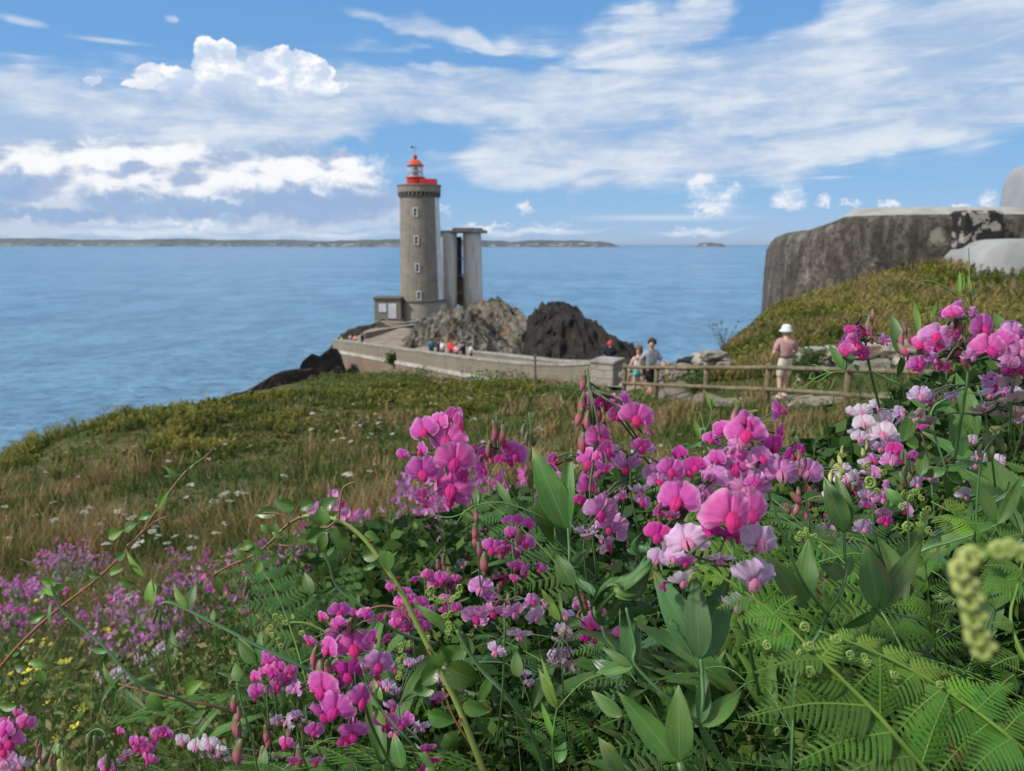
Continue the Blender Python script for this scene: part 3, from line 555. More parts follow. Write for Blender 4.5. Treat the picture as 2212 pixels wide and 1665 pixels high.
for i,(x,y,z) in enumerate(top):
    q_=Vector((x,y,z))+nor[i]*(1.2)+Vector((0,0,.38 if i>8 else .38*i/8)); r2.append((q_.x,q_.y,q_.z))
cen=[(x*.3+20*.7,max(y,38)+2.5,z+.0) for x,y,z in r2]
b=MB(); b.grid([[tuple(Vector(p)-bk.location+Vector((0,0,.004))) for p in L] for L in (top,r2,cen)]); b.build('roof',m_bw,bk)
# painted chamfer only on part: the unpainted gap
i0=int(n_*.80); b=MB(); b.grid([[tuple(Vector(top[i])-bk.location-Vector((0,.03,-.0))) for i in range(i0,n_)],[tuple(Vector(r2[i])-bk.location+Vector((0,-.02,.012 if i>i0+1 else -.3))) for i in range(i0,n_)]]); b.build('bare_roof_edge',m_bun,bk)
lp=[VY(px,py,33.2)-bk.location for px,py in ((2083,454),(2172,450))]; lz=VY(2100,540,33.2).z-zb
b=MB(); b.box(((lp[0].x+lp[1].x)/2,lp[0].y+.6,(lp[0].z+lz)/2),(lp[1].x-lp[0].x,1.2,lp[0].z-lz),bev=.12); b.build('painted_link_wall',m_mot,bk,False)
m_gry=two('grey_painted_concrete',(.29,.305,.325),(.24,.255,.275),.6,.75,.15)
tp=VY(2250,515,31.6)
tu=empty('gun_turret',tp,'smooth light grey rounded concrete turret at the right edge','turret')
b=MB(); xl_=VY(2196,505,34.6).x-tp.x; ztop=VY(2212,334,32.2).z-tp.z; rows=[]
def sq(v,e): return math.copysign(abs(v)**e,v)
prof=[(0,-1.),(.03,.5),(.07,ztop*.5),(.10,ztop-.95),(.15,ztop-.6),(.27,ztop-.33),(.45,ztop-.14),(.75,ztop-.03),(1.1,ztop)]
cxr=xl_+3.
for ins,z in prof: rows.append([(cxr+(3.-ins)*sq(math.cos(t),.62),3.+(3.-ins)*sq(math.sin(t),.62),z) for t in [2*math.pi*k/56 for k in range(56)]])
b.grid(rows,close=True); b.m.append(0); b.f.append(tuple(len(b.v)-56+i for i in range(56))); b.build('dome',m_gry,tu)
b=MB(); b.tube([(xl_+.9,-.03,1.5),(xl_+.88,-.05,.95),(xl_+.5,-.05,.7)],.02,5); b.build('cable',m_drk,tu)
cb=VY(2200,545,32.5); sb_=empty('concrete_apron',cb,'light grey curved concrete apron below the turret','concrete slab')
b=MB(); rows=[]
m_grl=two('pale_concrete',(.30,.31,.31),(.23,.235,.24),.5,.85,.15)
Pa=[(2090,640),(2100,580),(2110,556),(2124,541),(2140,530),(2158,521),(2180,517),(2230,515),(2400,515),(2600,516)]
T=[VY(px,py,31.4)-cb for px,py in Pa]
rows=[[(t.x+.2,t.y+4,t.z+.02) for t in T],[(t.x,t.y,t.z) for t in T],[(t.x-.1,t.y-.3,t.z-.12) for t in T],[(t.x-.35,t.y-.7,t.z-3.) for t in T]]
b.grid(rows[::-1]); b.build('slab',m_grl,sb_)
# ------------------------------------------------------------ fence of round posts and rails
m_wood=two('weathered_round_timber',(.20,.165,.10),(.13,.105,.065),4.,.85,.4,c3=(.26,.23,.17),s3=9.)
fx=[(1350,785,21.),(1420,786,19.3),(1527,785,17.4),(1662,784,15.4),(1835,788,13.4),(2060,792,11.4)]
f=empty('fence',VY(1527,860,17.4),'brown round timber post and rail fence along the path','fence'); tp_=[]
for i,(px,py,Y) in enumerate(fx):
    p=VY(px,py,Y); z0=float(tz(np.array(p.x),np.array(p.y)))-.3; q_=p-f.location; jx=random.uniform(-.02,.02)
    b=MB(); b.tube([(q_.x+jx,q_.y,z0-f.location.z),(q_.x,q_.y,q_.z-.02),(q_.x,q_.y,q_.z)],[.066,.064,.05],10); b.build('post',m_wood,f); tp_.append(q_)
for i in range(len(tp_)-1):
    for dz in (.085,.56):
        a=tp_[i]+Vector((-.06,-.05,-dz)); c_=tp_[i+1]+Vector((.06,-.05,-dz)); mid=(a+c_)/2+Vector((0,0,random.uniform(-.015,.01)))
        b=MB(); b.tube([a,mid,c_],[.046,.05,.047],8); b.build('rail',m_wood,f)
p=VY(1156,770,26.5); z0=float(tz(np.array(p.x),np.array(p.y))); b=MB(); b.tube([(0,0,-.3),(0,0,p.z-z0)],.045,8); b.box((0,0,p.z-z0+.03),(.11,.11,.06)); o=b.build('marker_post',m_wood,smooth=False); o.location=(p.x,p.y,z0); tag(o,'lone thin dark post standing in the meadow before the causeway wall','post')
# ------------------------------------------------------------ dry stone walls and boulders behind the fence
m_st=two('pale_lichened_stone',(.38,.36,.31),(.23,.21,.18),2.2,.9,.6,.05,c3=(.30,.19,.08),s3=1.3)
m_st2=two('grey_field_stone',(.27,.25,.22),(.17,.155,.13),2.2,.9,.6,.05,c3=(.10,.09,.075),s3=5.)
def stone(mb,c,sx_,sy,sz,seed,mi=0,rz=0.):
    rr=random.Random(seed); n=9; rows=[]; ca,sa=math.cos(rz),math.sin(rz)
    ex=rr.uniform(.28,.5); o1=Vector((rr.random()*50,rr.random()*50,rr.random()*50))
    for i in range(7):
        th=-math.pi/2+math.pi*i/6; L=[]
        for k in range(12):
            ph=2*math.pi*k/12; f=lambda v:math.copysign(abs(v)**ex,v)
            v=Vector((f(math.cos(th))*f(math.cos(ph)),f(math.cos(th))*f(math.sin(ph)),f(math.sin(th)))); v*=1+.42*mnoise.noise(v*1.5+o1)
            x,y,z=v.x*sx_/2,v.y*sy/2,v.z*sz/2; L.append((c[0]+x*ca-y*sa,c[1]+x*sa+y*ca,c[2]+z))
        rows.append(L)
    mb.grid(rows,mi,None,True)
def drywall(label,pts,h,mats,seed,wd=.5):
    """pts: (px,Y, top py, bottom py) along the wall"""
    L=[(VY(px,py,Y),VY(px,pb,Y)) for px,Y,py,pb in pts]; root=empty('stone_wall',L[0][1],label,'wall'); rr=random.Random(seed); mb=MB()
    for i in range(len(L)-1):
        (t0,b0),(t1,b1)=L[i],L[i+1]; ln=(b1-b0).length; rz=math.atan2(b1.y-b0.y,b1.x-b0.x)
        z=0.; H0=t0.z-b0.z+.3; H1=t1.z-b1.z+.3; row=0
        H=(H0+H1)/2; nrow=max(2,int(H/h)); 
        for r_ in range(nrow):
            s_=rr.uniform(-.1,.1)*ln
            while s_<ln:
                w_=rr.uniform(.8,2.2)*h; t=(s_+w_/2)/ln
                if t<1.05:
                    hh_=(H0+(H1-H0)*t)/nrow; c_=b0.lerp(b1,t)-root.location; stone(mb,(c_.x,c_.y+rr.uniform(-.05,.05),c_.z-.3+hh_*(r_+.5)+rr.uniform(-.03,.03)),w_*1.08,wd*rr.uniform(.8,1.1),hh_*rr.uniform(.98,1.15),rr.random()*1e6,0 if rr.random()<.6 else 1,rz+rr.uniform(-.06,.06))
                s_+=w_
    mb.build('stones',mats,root,False); return root
drywall('low tidy stone wall running behind the fence left of the green shrub',[(1345,27,792,842),(1440,26,786,838),(1508,25,788,838)],.17,[m_st2,m_low],1)
drywall('ruined rubble wall of mixed stones under the bank behind the fence',[(1502,24,760,845),(1535,23.4,772,850),(1600,22.8,790,852),(1700,22,798,852),(1760,21.5,798,850)],.26,[m_st2,m_st],2,.7)
drywall('tumbled stone wall right of the man in the hat, stained orange',[(1720,20.8,780,850),(1800,20.3,775,850),(1950,19.6,772,850),(2100,19,775,850)],.36,[m_st,m_st2],3,.8)
bl=[('long pale boulder behind the shoulder of the man in the hat',(1760,768),21.,1.0,.6,.42),('pale squared boulder on the stone wall in the middle of the row',(1815,763),20.6,.8,.6,.42),('pale flat boulder with an orange stain near the pink blossoms',(1868,758),20.2,.85,.6,.4),('rightmost pale boulder on the wall, partly behind blossoms',(1930,754),20.,.9,.7,.5),('small mossy stone capping the ruined wall above the fence',(1545,768),23.2,.9,.6,.3)]
for i,(l,(px,py),Y,a,b_,c_) in enumerate(bl):
    mb=MB(); stone(mb,(0,0,0),a,b_,c_,100+i); o=mb.build('boulder',m_st if i<4 else m_st2,smooth=False); o.location=VY(px,py,Y); tag(o,l,'boulder','boulders on the wall behind the fence')
# ------------------------------------------------------------ meadow vegetation
def tzn(x,y): return tz(np.asarray(x,float),np.asarray(y,float))
def patch(x,y,s=.25,seed=50): return fbm(x*s,y*s,5,seed)
def on_path(x,y): 
    pts=np.array([(pY(1352,862,24.5)[0]+.5,26),(pY(1395,868,21.8)[0],21.8),(pY(1480,870,20)[0],20.4),(pY(1600,872,17.8)[0],17.9),(pY(1780,868,15.8)[0],15.8)])
    d=np.full(x.shape,1e9)
    for a,b in zip(pts[:-1],pts[1:]):
        ab=b-a; t=np.clip(((x-a[0])*ab[0]+(y-a[1])*ab[1])/(ab@ab),0,1); d=np.minimum(d,np.hypot(x-a[0]-t*ab[0],y-a[1]-t*ab[1]))
    return d<1.0
def fov(n,y0,y1,a0=-40,a1=39):
    Y=np.exp(rng.uniform(math.log(y0),math.log(y1),n)); a=np.radians(rng.uniform(a0,a1,n)); return Y*np.tan(a),Y
def behind_pillbox(x,y): return (x>12.5)&(y>33.5+np.clip(14.2-x,0,9)*1.5)
BR=np.array([pY(*p)[:2] for p in brink]); 
def inland(x,y,m=0.):      # inside the cliff edge
    return x>np.interp(y,BR[:,1],BR[:,0],left=-13.,right=-12.8)+m
def blades(x,y,z,h,w,lean,u,k=1,base=0.):
    n=len(x); a=rng.uniform(0,2*math.pi,n); dx,dy=np.cos(a)*w/2,np.sin(a)*w/2; la=rng.uniform(0,2*math.pi,n); lx,ly=np.cos(la)*h*lean,np.sin(la)*h*lean
    V=np.stack([np.stack([x-dx,y-dy,z+base],1),np.stack([x+dx,y+dy,z+base],1),np.stack([x+dx*.8+lx*.35,y+dy*.8+ly*.35,z+h*.6],1),np.stack([x-dx*.8+lx*.35,y-dy*.8+ly*.35,z+h*.6],1),np.stack([x+lx,y+ly,z+h],1)],1)
    return V,u
def bladeobj(name,parts,mat):
    V=np.concatenate([p[0] for p in parts]); u=np.concatenate([p[1] for p in parts]); n=len(V)
    b=(np.arange(n)*5)[:,None]; F=np.concatenate([b+np.array([[0,1,2]]),b+np.array([[0,2,3]]),b+np.array([[3,2,4]])])
    uv=np.stack([np.repeat(u,5),np.tile([0,0,.6,.6,1.],n)],1); return link(name,npmesh(name,V.reshape(-1,3),F,mat,uv))
def leafmat(name,stops,rough=.7,tr=.3,noise_s=.5):
    m,g=newmat(name); uv=g.sep(g.coord('UV')); c=g.ramp(uv[0],stops); fin(g,c,rough,spec=.2,tr=tr); return m
m_grass=leafmat('meadow_grass_blades',[(0.,(.045,.085,.016)),(.25,(.10,.125,.028)),(.45,(.24,.20,.075)),(.62,(.36,.26,.12)),(.78,(.26,.165,.10)),(.9,(.33,.19,.09)),(1.,(.40,.33,.20))],.85,.25)
m_herb=leafmat('meadow_herb_leaves',[(0.,(.022,.055,.012)),(.5,(.05,.11,.02)),(1.,(.10,.17,.03))],.7,.3)
N=210000; x,y=fov(N,2.0,44); k=inland(x,y)&~on_path(x,y)&~behind_pillbox(x,y)&(y<33+0*x)
k|=inland(x,y)&(y>=33)&(x<8); x,y=x[k&~on_path(x,y)],y[k&~on_path(x,y)]
pn=patch(x,y,.5); pn2=patch(x,y,1.6,61); dry=np.clip((pn-.44)*5+ (pn2-.5)*4.,0,1); dry*=np.where((x>3)&(y>19)&(y<50),.45,1.)
def bandmask(x,y):
    z=tzn(x,y); dy=y*math.cos(PITCH)-(z-CAMZ)*math.sin(PITCH); px=CXP+x/dy*FP; py=CYP-(y*math.sin(PITCH)+(z-CAMZ)*math.cos(PITCH))/dy*FP
    lo_=np.interp(px,[-100,0,150,300,450,600,750,900,1100],[1010,1020,1035,1025,1005,975,940,915,880])+(patch(x,y,.6,71)-.5)*90
    return np.clip((lo_-py)/14,0,1)*(y>13)*(px<1150)
bm=bandmask(x,y); dry=dry*(1-.5*bm)*.86
keep=rng.random(len(x))<(.35+.65*dry); x,y,dry,bm=x[keep],y[keep],dry[keep],bm[keep]; z=tzn(x,y)
cl0=fbm(x*2.3,y*2.3,3,45); u=np.clip(dry*.62+(cl0-.5)*.7+.08+rng.normal(0,.14,len(x))+ (rng.random(len(x))<.08)*.3,0,1); cl=fbm(x*1.1,y*1.1,3,44); h=(.07+.22*rng.random(len(x))**1.5+.14*dry)*np.where(y>20,.9,1.)*(.35+1.5*np.clip((cl-.35)*2.6,0,1))*(1-.35*bm)
g1=blades(x,y,z,h,np.maximum(.005,.0016*y)*rng.uniform(.6,1.5,len(x)),.45,u,base=-.03)
tag(bladeobj('meadow_grass',[g1],m_grass),kind='stuff')
# leaf-shaped scatter (diamonds)
def leaves(x,y,z,s,u,flat=.6):
    n=len(x); d=rng.normal(size=(n,3)); d/=np.linalg.norm(d,axis=1)[:,None]; d[:,2]*=flat; e=rng.normal(size=(n,3)); e-=d*(e*d).sum(1)[:,None]/(d*d).sum(1)[:,None]; e/=np.linalg.norm(e,axis=1)[:,None]
    c=np.stack([x,y,z],1); a=d*s[:,None]; b=e*s[:,None]*.42
    return np.stack([c-a,c+b-a*.1,c+a,c-b-a*.1],1),u
def leafobj(name,parts,mat):
    V=np.concatenate([p[0] for p in parts]); u=np.concatenate([p[1] for p in parts]); n=len(V); F=(np.arange(n)*4)[:,None]+np.array([[0,1,2,3]])
    uv=np.stack([np.repeat(u,4),np.tile([0,.5,1,.5],n)],1); return link(name,npmesh(name,V.reshape(-1,3),F,mat,uv))
x,y=fov(90000,2.0,44); k=inland(x,y)&~on_path(x,y)&~behind_pillbox(x,y); x,y=x[k],y[k]; pn=patch(x,y,.5,90); k=rng.random(len(x))<np.clip((pn-.40)*6,0.05,1); x,y=x[k],y[k]
z=tzn(x,y)+rng.random(len(x))**1.3*.34*np.clip((patch(x,y,.9,33)-.3)*3,.2,1.3); hb=leaves(x,y,z,np.maximum(.012,.0021*y)*rng.uniform(.6,1.6,len(x)),np.clip(rng.normal(.45,.25,len(x)),0,1))
tag(leafobj('meadow_herbs',[hb],m_herb),kind='stuff')
# fennel: feathery yellow-green plants
m_fen=leafmat('fennel_foliage',[(0.,(.05,.085,.012)),(.3,(.11,.15,.03)),(.55,(.23,.235,.055)),(.8,(.38,.345,.08)),(1.,(.50,.43,.12))],.7,.4)
def fennel(x,y,hh,seedbright=0.,w=1.):
    n=len(x); z=tzn(x,y); S=[]; K=44
    st=blades(np.repeat(x,3),np.repeat(y,3),np.repeat(z,3),np.repeat(hh,3)*rng.uniform(.75,1.,3*n),np.maximum(.006,.0011*np.repeat(y,3)),.28,np.full(3*n,.12),base=-.05)
    t=rng.random((n,K))**.6; r=(.05+.34*np.sin(np.pi*np.clip(t*.9+.08,0,1)))*hh[:,None]*.62; a=rng.uniform(0,2*math.pi,(n,K)); rr=np.sqrt(rng.random((n,K)))*r
    X_=(x[:,None]+np.cos(a)*rr).ravel(); Y_=(y[:,None]+np.sin(a)*rr).ravel(); Z_=(z[:,None]+t*hh[:,None]).ravel()
    u=np.clip(t.ravel()*.62+rng.normal(0,.13,n*K)+np.repeat(seedbright+rng.normal(0,.12,n),K),0,1)
    lf=leaves(X_,Y_,Z_,np.maximum(.012,.0015*Y_)*rng.uniform(.5,1.5,n*K)*w,u,1.); return st,lf
def scat(n,fn,a0=-40,a1=39,y0=5,y1=45):
    x,y=fov(n,y0,y1,a0,a1); k=fn(x,y); return x[k],y[k]
# along the brink
t=rng.random(1500)**.9; bi=t*(len(BR)-1.001); i0=bi.astype(int); f_=bi-i0; q=BR[i0]*(1-f_[:,None])+BR[i0+1]*f_[:,None]; dd=np.abs(rng.normal(0,.6,len(t))); x=q[:,0]+dd+.1; y=q[:,1]+rng.normal(0,.3,len(t))
s1,l1=fennel(x,y,rng.uniform(.30,.62,len(x))*np.clip(1.25-t*.35,.6,1.3),.08)
def band(x,y):
    zz=patch(x,y,.4,12); px=CXP+x/y*FP; return (y>17)&(y<36)&inland(x,y,.3)&(px<1180)&(rng.random(len(x))<np.clip((y-19)/9,0,1)*np.clip((px-250)/300,.1,1)*(.25+.75*(zz>.47)))&~on_path(x,y)
x,y=scat(5200,band,-30,4,16,38); s2,l2=fennel(x,y,rng.uniform(.14,.32,len(x)),.02)
def band2(x,y): return (bandmask(x,y)*np.clip((patch(x,y,.7,74)-.45)*7,.04,1)>rng.random(len(x)))&inland(x,y,.1)
x,y=scat(24000,band2,-38,0,13,42); hh=rng.uniform(.15,.5,len(x))*np.clip((patch(x,y,.8,72)-.25)*2.8,.25,1.6)*np.interp(CXP+x/y*FP,[0,350,480,700],[1.,1.,.55,.5]); s4,l4=fennel(x,y,hh,.02+(patch(x,y,.9,73)-.5)*1.3)
o=leafobj('fennel_foliage',[l1,l2,l4],m_fen); tag(o,kind='stuff'); o=bladeobj('fennel_stems',[s1,s2,s4],m_fen); tag(o,kind='stuff')
# hill scrub
def hill(x,y):
    px=CXP+x/y*FP; return (y>20.6)&(y<34)&(px>1535)&(y>21+np.clip(1700-px,0,200)*.012)&~behind_pillbox(x,y)&(tzn(x,y)>14.2)
x,y=scat(9000,hill,12,40,20.5,35); pb=patch(x,y,.45,14); s3,l3=fennel(x,y,rng.uniform(.18,.5,len(x)),(pb-.55)*1.1)
o=leafobj('hill_scrub',[l3],m_fen); tag(o,kind='stuff'); o=bladeobj('hill_stems',[s3],m_fen); tag(o,kind='stuff')
x,y=scat(26000,hill,12,40,20.5,35); z=tzn(x,y)+rng.random(len(x))*.3; k=patch(x,y,.6,23)>.44
tag(leafobj('hill_undergrowth',[leaves(x[k],y[k],z[k],np.full(k.sum(),.06)*rng.uniform(.6,1.4,k.sum()),np.clip(rng.normal(.35,.25,k.sum()),0,1))],m_herb),kind='stuff')
x,y=scat(34000,hill,12,40,20.5,35); k=patch(x,y,.4,29)>.46; x,y=x[k],y[k]; z=tzn(x,y)+.1
tag(bladeobj('hill_grass',[blades(x,y,z,rng.uniform(.2,.5,len(x)),np.full(len(x),.04),.5,np.clip(rng.normal(.55,.15,len(x)),0,1))],m_grass),kind='stuff')
# bushes one can tell apart
def bush(label,px,py,Y,w,h,ubias,seed,name='shrub',n=1400,sz=.05):
    p=VY(px,py,Y); z0=float(tz(np.array(p.x),np.array(p.y))); r_=empty(name,(p.x,p.y,z0),label,name.replace('_',' '))
    rg=np.random.default_rng(seed); th=rg.uniform(0,2*math.pi,n); ph=rg.random(n); lob=1+.3*np.sin(th*3+seed)+.2*np.sin(ph*9+seed*2); rr=rg.random(n)**.4
    X_=np.cos(th)*rr*w/2*lob*np.sqrt(np.clip(1-(ph-.35)**2*1.6,0.1,1)); Y_=np.sin(th)*rr*w/2*lob; Z_=ph*h*(.75+.25*lob)*rr**.3
    lf=leaves(X_,Y_,Z_,np.full(n,sz)*rg.uniform(.5,1.5,n),np.clip(rg.normal(ubias,.22,n)+Z_/h*.2,0,1)); o=leafobj('foliage',[lf],m_herb); o.parent=r_
    mb=MB()
    for i in range(5): a=i*1.3; mb.tube([(0,0,-.1),(math.cos(a)*w*.12,math.sin(a)*w*.12,h*.35),(math.cos(a)*w*.25,math.sin(a)*w*.25,h*.75)],[.02,.014,.006],5)
    mb.build('stem',m_wood,r_)
bush('dense dark green shrub against the stone wall, left of the second gap',1506,846,21.5,.75,.95,.42,1)
bush('dark green shrub beside the legs of the man in the hat',1745,850,20.,.9,.95,.25,2)
bush('round yellow green bush beside the gate pillar',1245,872,22.5,1.3,.75,.95,3,n=1800)
bush('low leafy bush in front of the first fence post',1372,874,19.,1.1,.5,.9,4)
bush('green bush at the foot of the causeway wall, with white flowers',880,850,46,4.,.8,.5,5,n=1800,sz=.08)
bush('low green bush left of the lone meadow post',1075,846,39,4.,.8,.6,6,n=1500,sz=.1)
bush('dark scrub on the slope below the left bend of the wall',790,815,62,5,2.4,.3,7,n=1800,sz=.15)
bush('dark green bush on the rocky slope left of the wall',745,835,58,4,1.6,.4,8,n=1200,sz=.14)
bush('olive scrub between the shore crag and the wall',700,815,66,5,2.,.7,11,n=1600,sz=.15)
def hsl(x,y): return np.maximum(tzn(x,y),HR(x,y)-.25)
x,y=fov(16000,40,84,-24,3); px=CXP+x/y*FP; k=(px>560)&(px<1000)&(HR(x,y)>2.5)&(y<np.interp(px,[560,720,800,874,975,1156],[58,74,63,56,48,37])-2.5)&(patch(x,y,.35,95)>.50); x,y=x[k],y[k]; z=hsl(x,y)
tag(leafobj('slope_scrub',[leaves(np.repeat(x,4)+rng.normal(0,.25,4*len(x)),np.repeat(y,4)+rng.normal(0,.25,4*len(x)),np.repeat(z,4)+rng.random(4*len(x))*.5,rng.uniform(.05,.13,4*len(x)),np.clip(rng.normal(.3,.2,4*len(x)),0,.7))],m_fen),kind='stuff')
# tufts growing out of the wall
p=VY(850,772,64); o=leafobj('wall_plant',[leaves(*(rng.normal(0,.28,(3,420))*np.array([[1],[.4],[.9]])),np.full(420,.15),rng.random(420)*.6)],m_herb); o.location=(p.x,p.y-.7,p.z); tag(o,'small green tuft growing out of the causeway parapet','plant')
# tall thin weed on the hill edge
def weed(label,px,py,Y,h,n,seed,u=.2):
    p=VY(px,py,Y); r_=empty('tall_weed',p,label,'weed'); rr=random.Random(seed); L=[];mb=MB()
    for i in range(n):
        a=rr.uniform(-.45,.45); b=rr.uniform(-.3,.3); hh=h*rr.uniform(.6,1); P=[Vector((a*hh*t*t,b*hh*t,hh*t-.2)) for t in (0,.4,.75,1)]; mb.tube(P,[.012,.01,.008,.004],5)
        for q in range(16):
            t=rr.uniform(.3,1); c=Vector((a*hh*t*t,b*hh*t,hh*t-.2)); L.append((c.x+rr.uniform(-.05,.05),c.y+rr.uniform(-.05,.05),c.z))
    mb.build('stem',m_wood,r_); L=np.array(L); o=leafobj('foliage',[leaves(L[:,0],L[:,1],L[:,2],np.full(len(L),.05),np.full(len(L),u))],m_herb); o.parent=r_
weed('spindly upright weed standing against the sea at the edge of the hill',1562,768,25.5,1.5,9,4,.15)
weed('thin dark green weed near the left end of the bunker',1628,712,28,.7,5,6,.2)
# ------------------------------------------------------------ white umbels
m_wh=two('white_umbel_petals',(.46,.46,.39),(.34,.35,.28),60,.8,0)
m_stem=two('thin_green_stem',(.07,.12,.03),(.10,.13,.04),20,.7,0)
def umbel_mesh(seed):
    rr=random.Random(seed); mb=MB(); mb.tube([(0,0,0),(.01,0,.2),(0,0,.4)],.003,4,1)
    for i in range(16):
        a=rr.uniform(0,6.28); r_=.05*math.sqrt(rr.random()); c=(r_*math.cos(a),r_*math.sin(a),.41-r_*.25+rr.uniform(-.004,.004)); mb.tube([(0,0,.38),c],.0012,3,1,False)
        n=6; q=[(c[0]+.014*math.cos(6.283*k/n),c[1]+.014*math.sin(6.283*k/n),c[2]+rr.uniform(-.003,.004)) for k in range(n)]; mb.add(q+[(c[0],c[1],c[2]+.006)],[(k,(k+1)%n,n) for k in range(n)],0)
    return mb.mesh('wild_carrot',[m_wh,m_stem],False)
UM=[umbel_mesh(i) for i in range(4)]
uc=[(190,1113,40,18,5),(245,1117,35,14,8),(345,1155,45,16,16),(480,1062,40,14,6),(536,951,30,8,5),(370,972,50,9,8),(787,904,50,22,44),(770,940,60,14,10),(120,1105,60,30,6),(300,1080,120,40,14),(560,1120,120,50,14),(700,1050,120,40,10),(860,985,80,30,10),(420,1000,200,30,10),(930,860,120,10,12),(1000,850,160,8,14),(1480,985,70,16,14),(1380,960,120,30,12),(1560,1000,60,16,6),(1800,880,140,14,10),(180,1210,150,40,10),(380,1250,100,30,6),(1940,700,200,60,12),(1750,690,80,40,5),(1100,880,150,15,10),(1240,920,200,40,12)]
nu=0
for px,py,sx_,sy_,n in uc:
    for i in range(int(n*.75)):
        a=px+random.gauss(0,sx_*1.0); b=py+random.gauss(0,sy_*.6)
        # march the ray onto the terrain
        r_=(FW+RT*((a-CXP)/FP)-UPV*((b-CYP)/FP)); Y=np.geomspace(3.5,48,160); X_=r_.x/r_.y*Y; Z_=CAMZ+r_.z/r_.y*Y; T=tzn(X_,Y)+.3; hit=np.nonzero(Z_<T)[0]
        if len(hit)==0 or nu>=290: continue
        Y=Y[hit[0]]; X0=X_[hit[0]]; o=bpy.data.objects.new('wild_carrot',UM[nu%4]); COL.objects.link(o); s_=random.uniform(.5,1.15)*(1+.012*Y)
        o.location=(X0,Y,T[hit[0]]-.3-.1*random.random()); o.scale=(s_,s_,random.uniform(.6,1.)); o.rotation_euler=(random.uniform(-.25,.45),random.uniform(-.3,.3),random.uniform(0,6)); nu+=1
        tag(o,'small white flat flower head in the meadow grass','wildflower','white umbel flowers in the meadow')
# ------------------------------------------------------------ people
m_skin=two('skin',(.56,.32,.23),(.50,.27,.19),8,.55,0); m_skp=two('pale_skin',(.62,.38,.30),(.56,.33,.26),8,.55,0)
def cloth(n,c,d=.85): return two(n,c,tuple(q*d for q in c),14,.9,.2)
def skin(name,J,E,mat,parent,lv=1,root=0):
    """one continuous skinned surface: J name -> (xyz, radius), E edges"""
    K=list(J); me=bpy.data.meshes.new(name); me.from_pydata([J[k][0] for k in K],[(K.index(a),K.index(b)) for a,b in E],[]); me.materials.append(mat)
    o=link(name,me,parent); o.modifiers.new('Skin','SKIN').use_smooth_shade=True
    for i,k in enumerate(K):
        r=J[k][1]; sv=me.skin_vertices[0].data[i]; sv.radius=(r,r) if not isinstance(r,tuple) else r; sv.use_root=(i==root)
    if lv: s_=o.modifiers.new('Sub','SUBSURF'); s_.levels=lv; s_.render_levels=lv
    return o
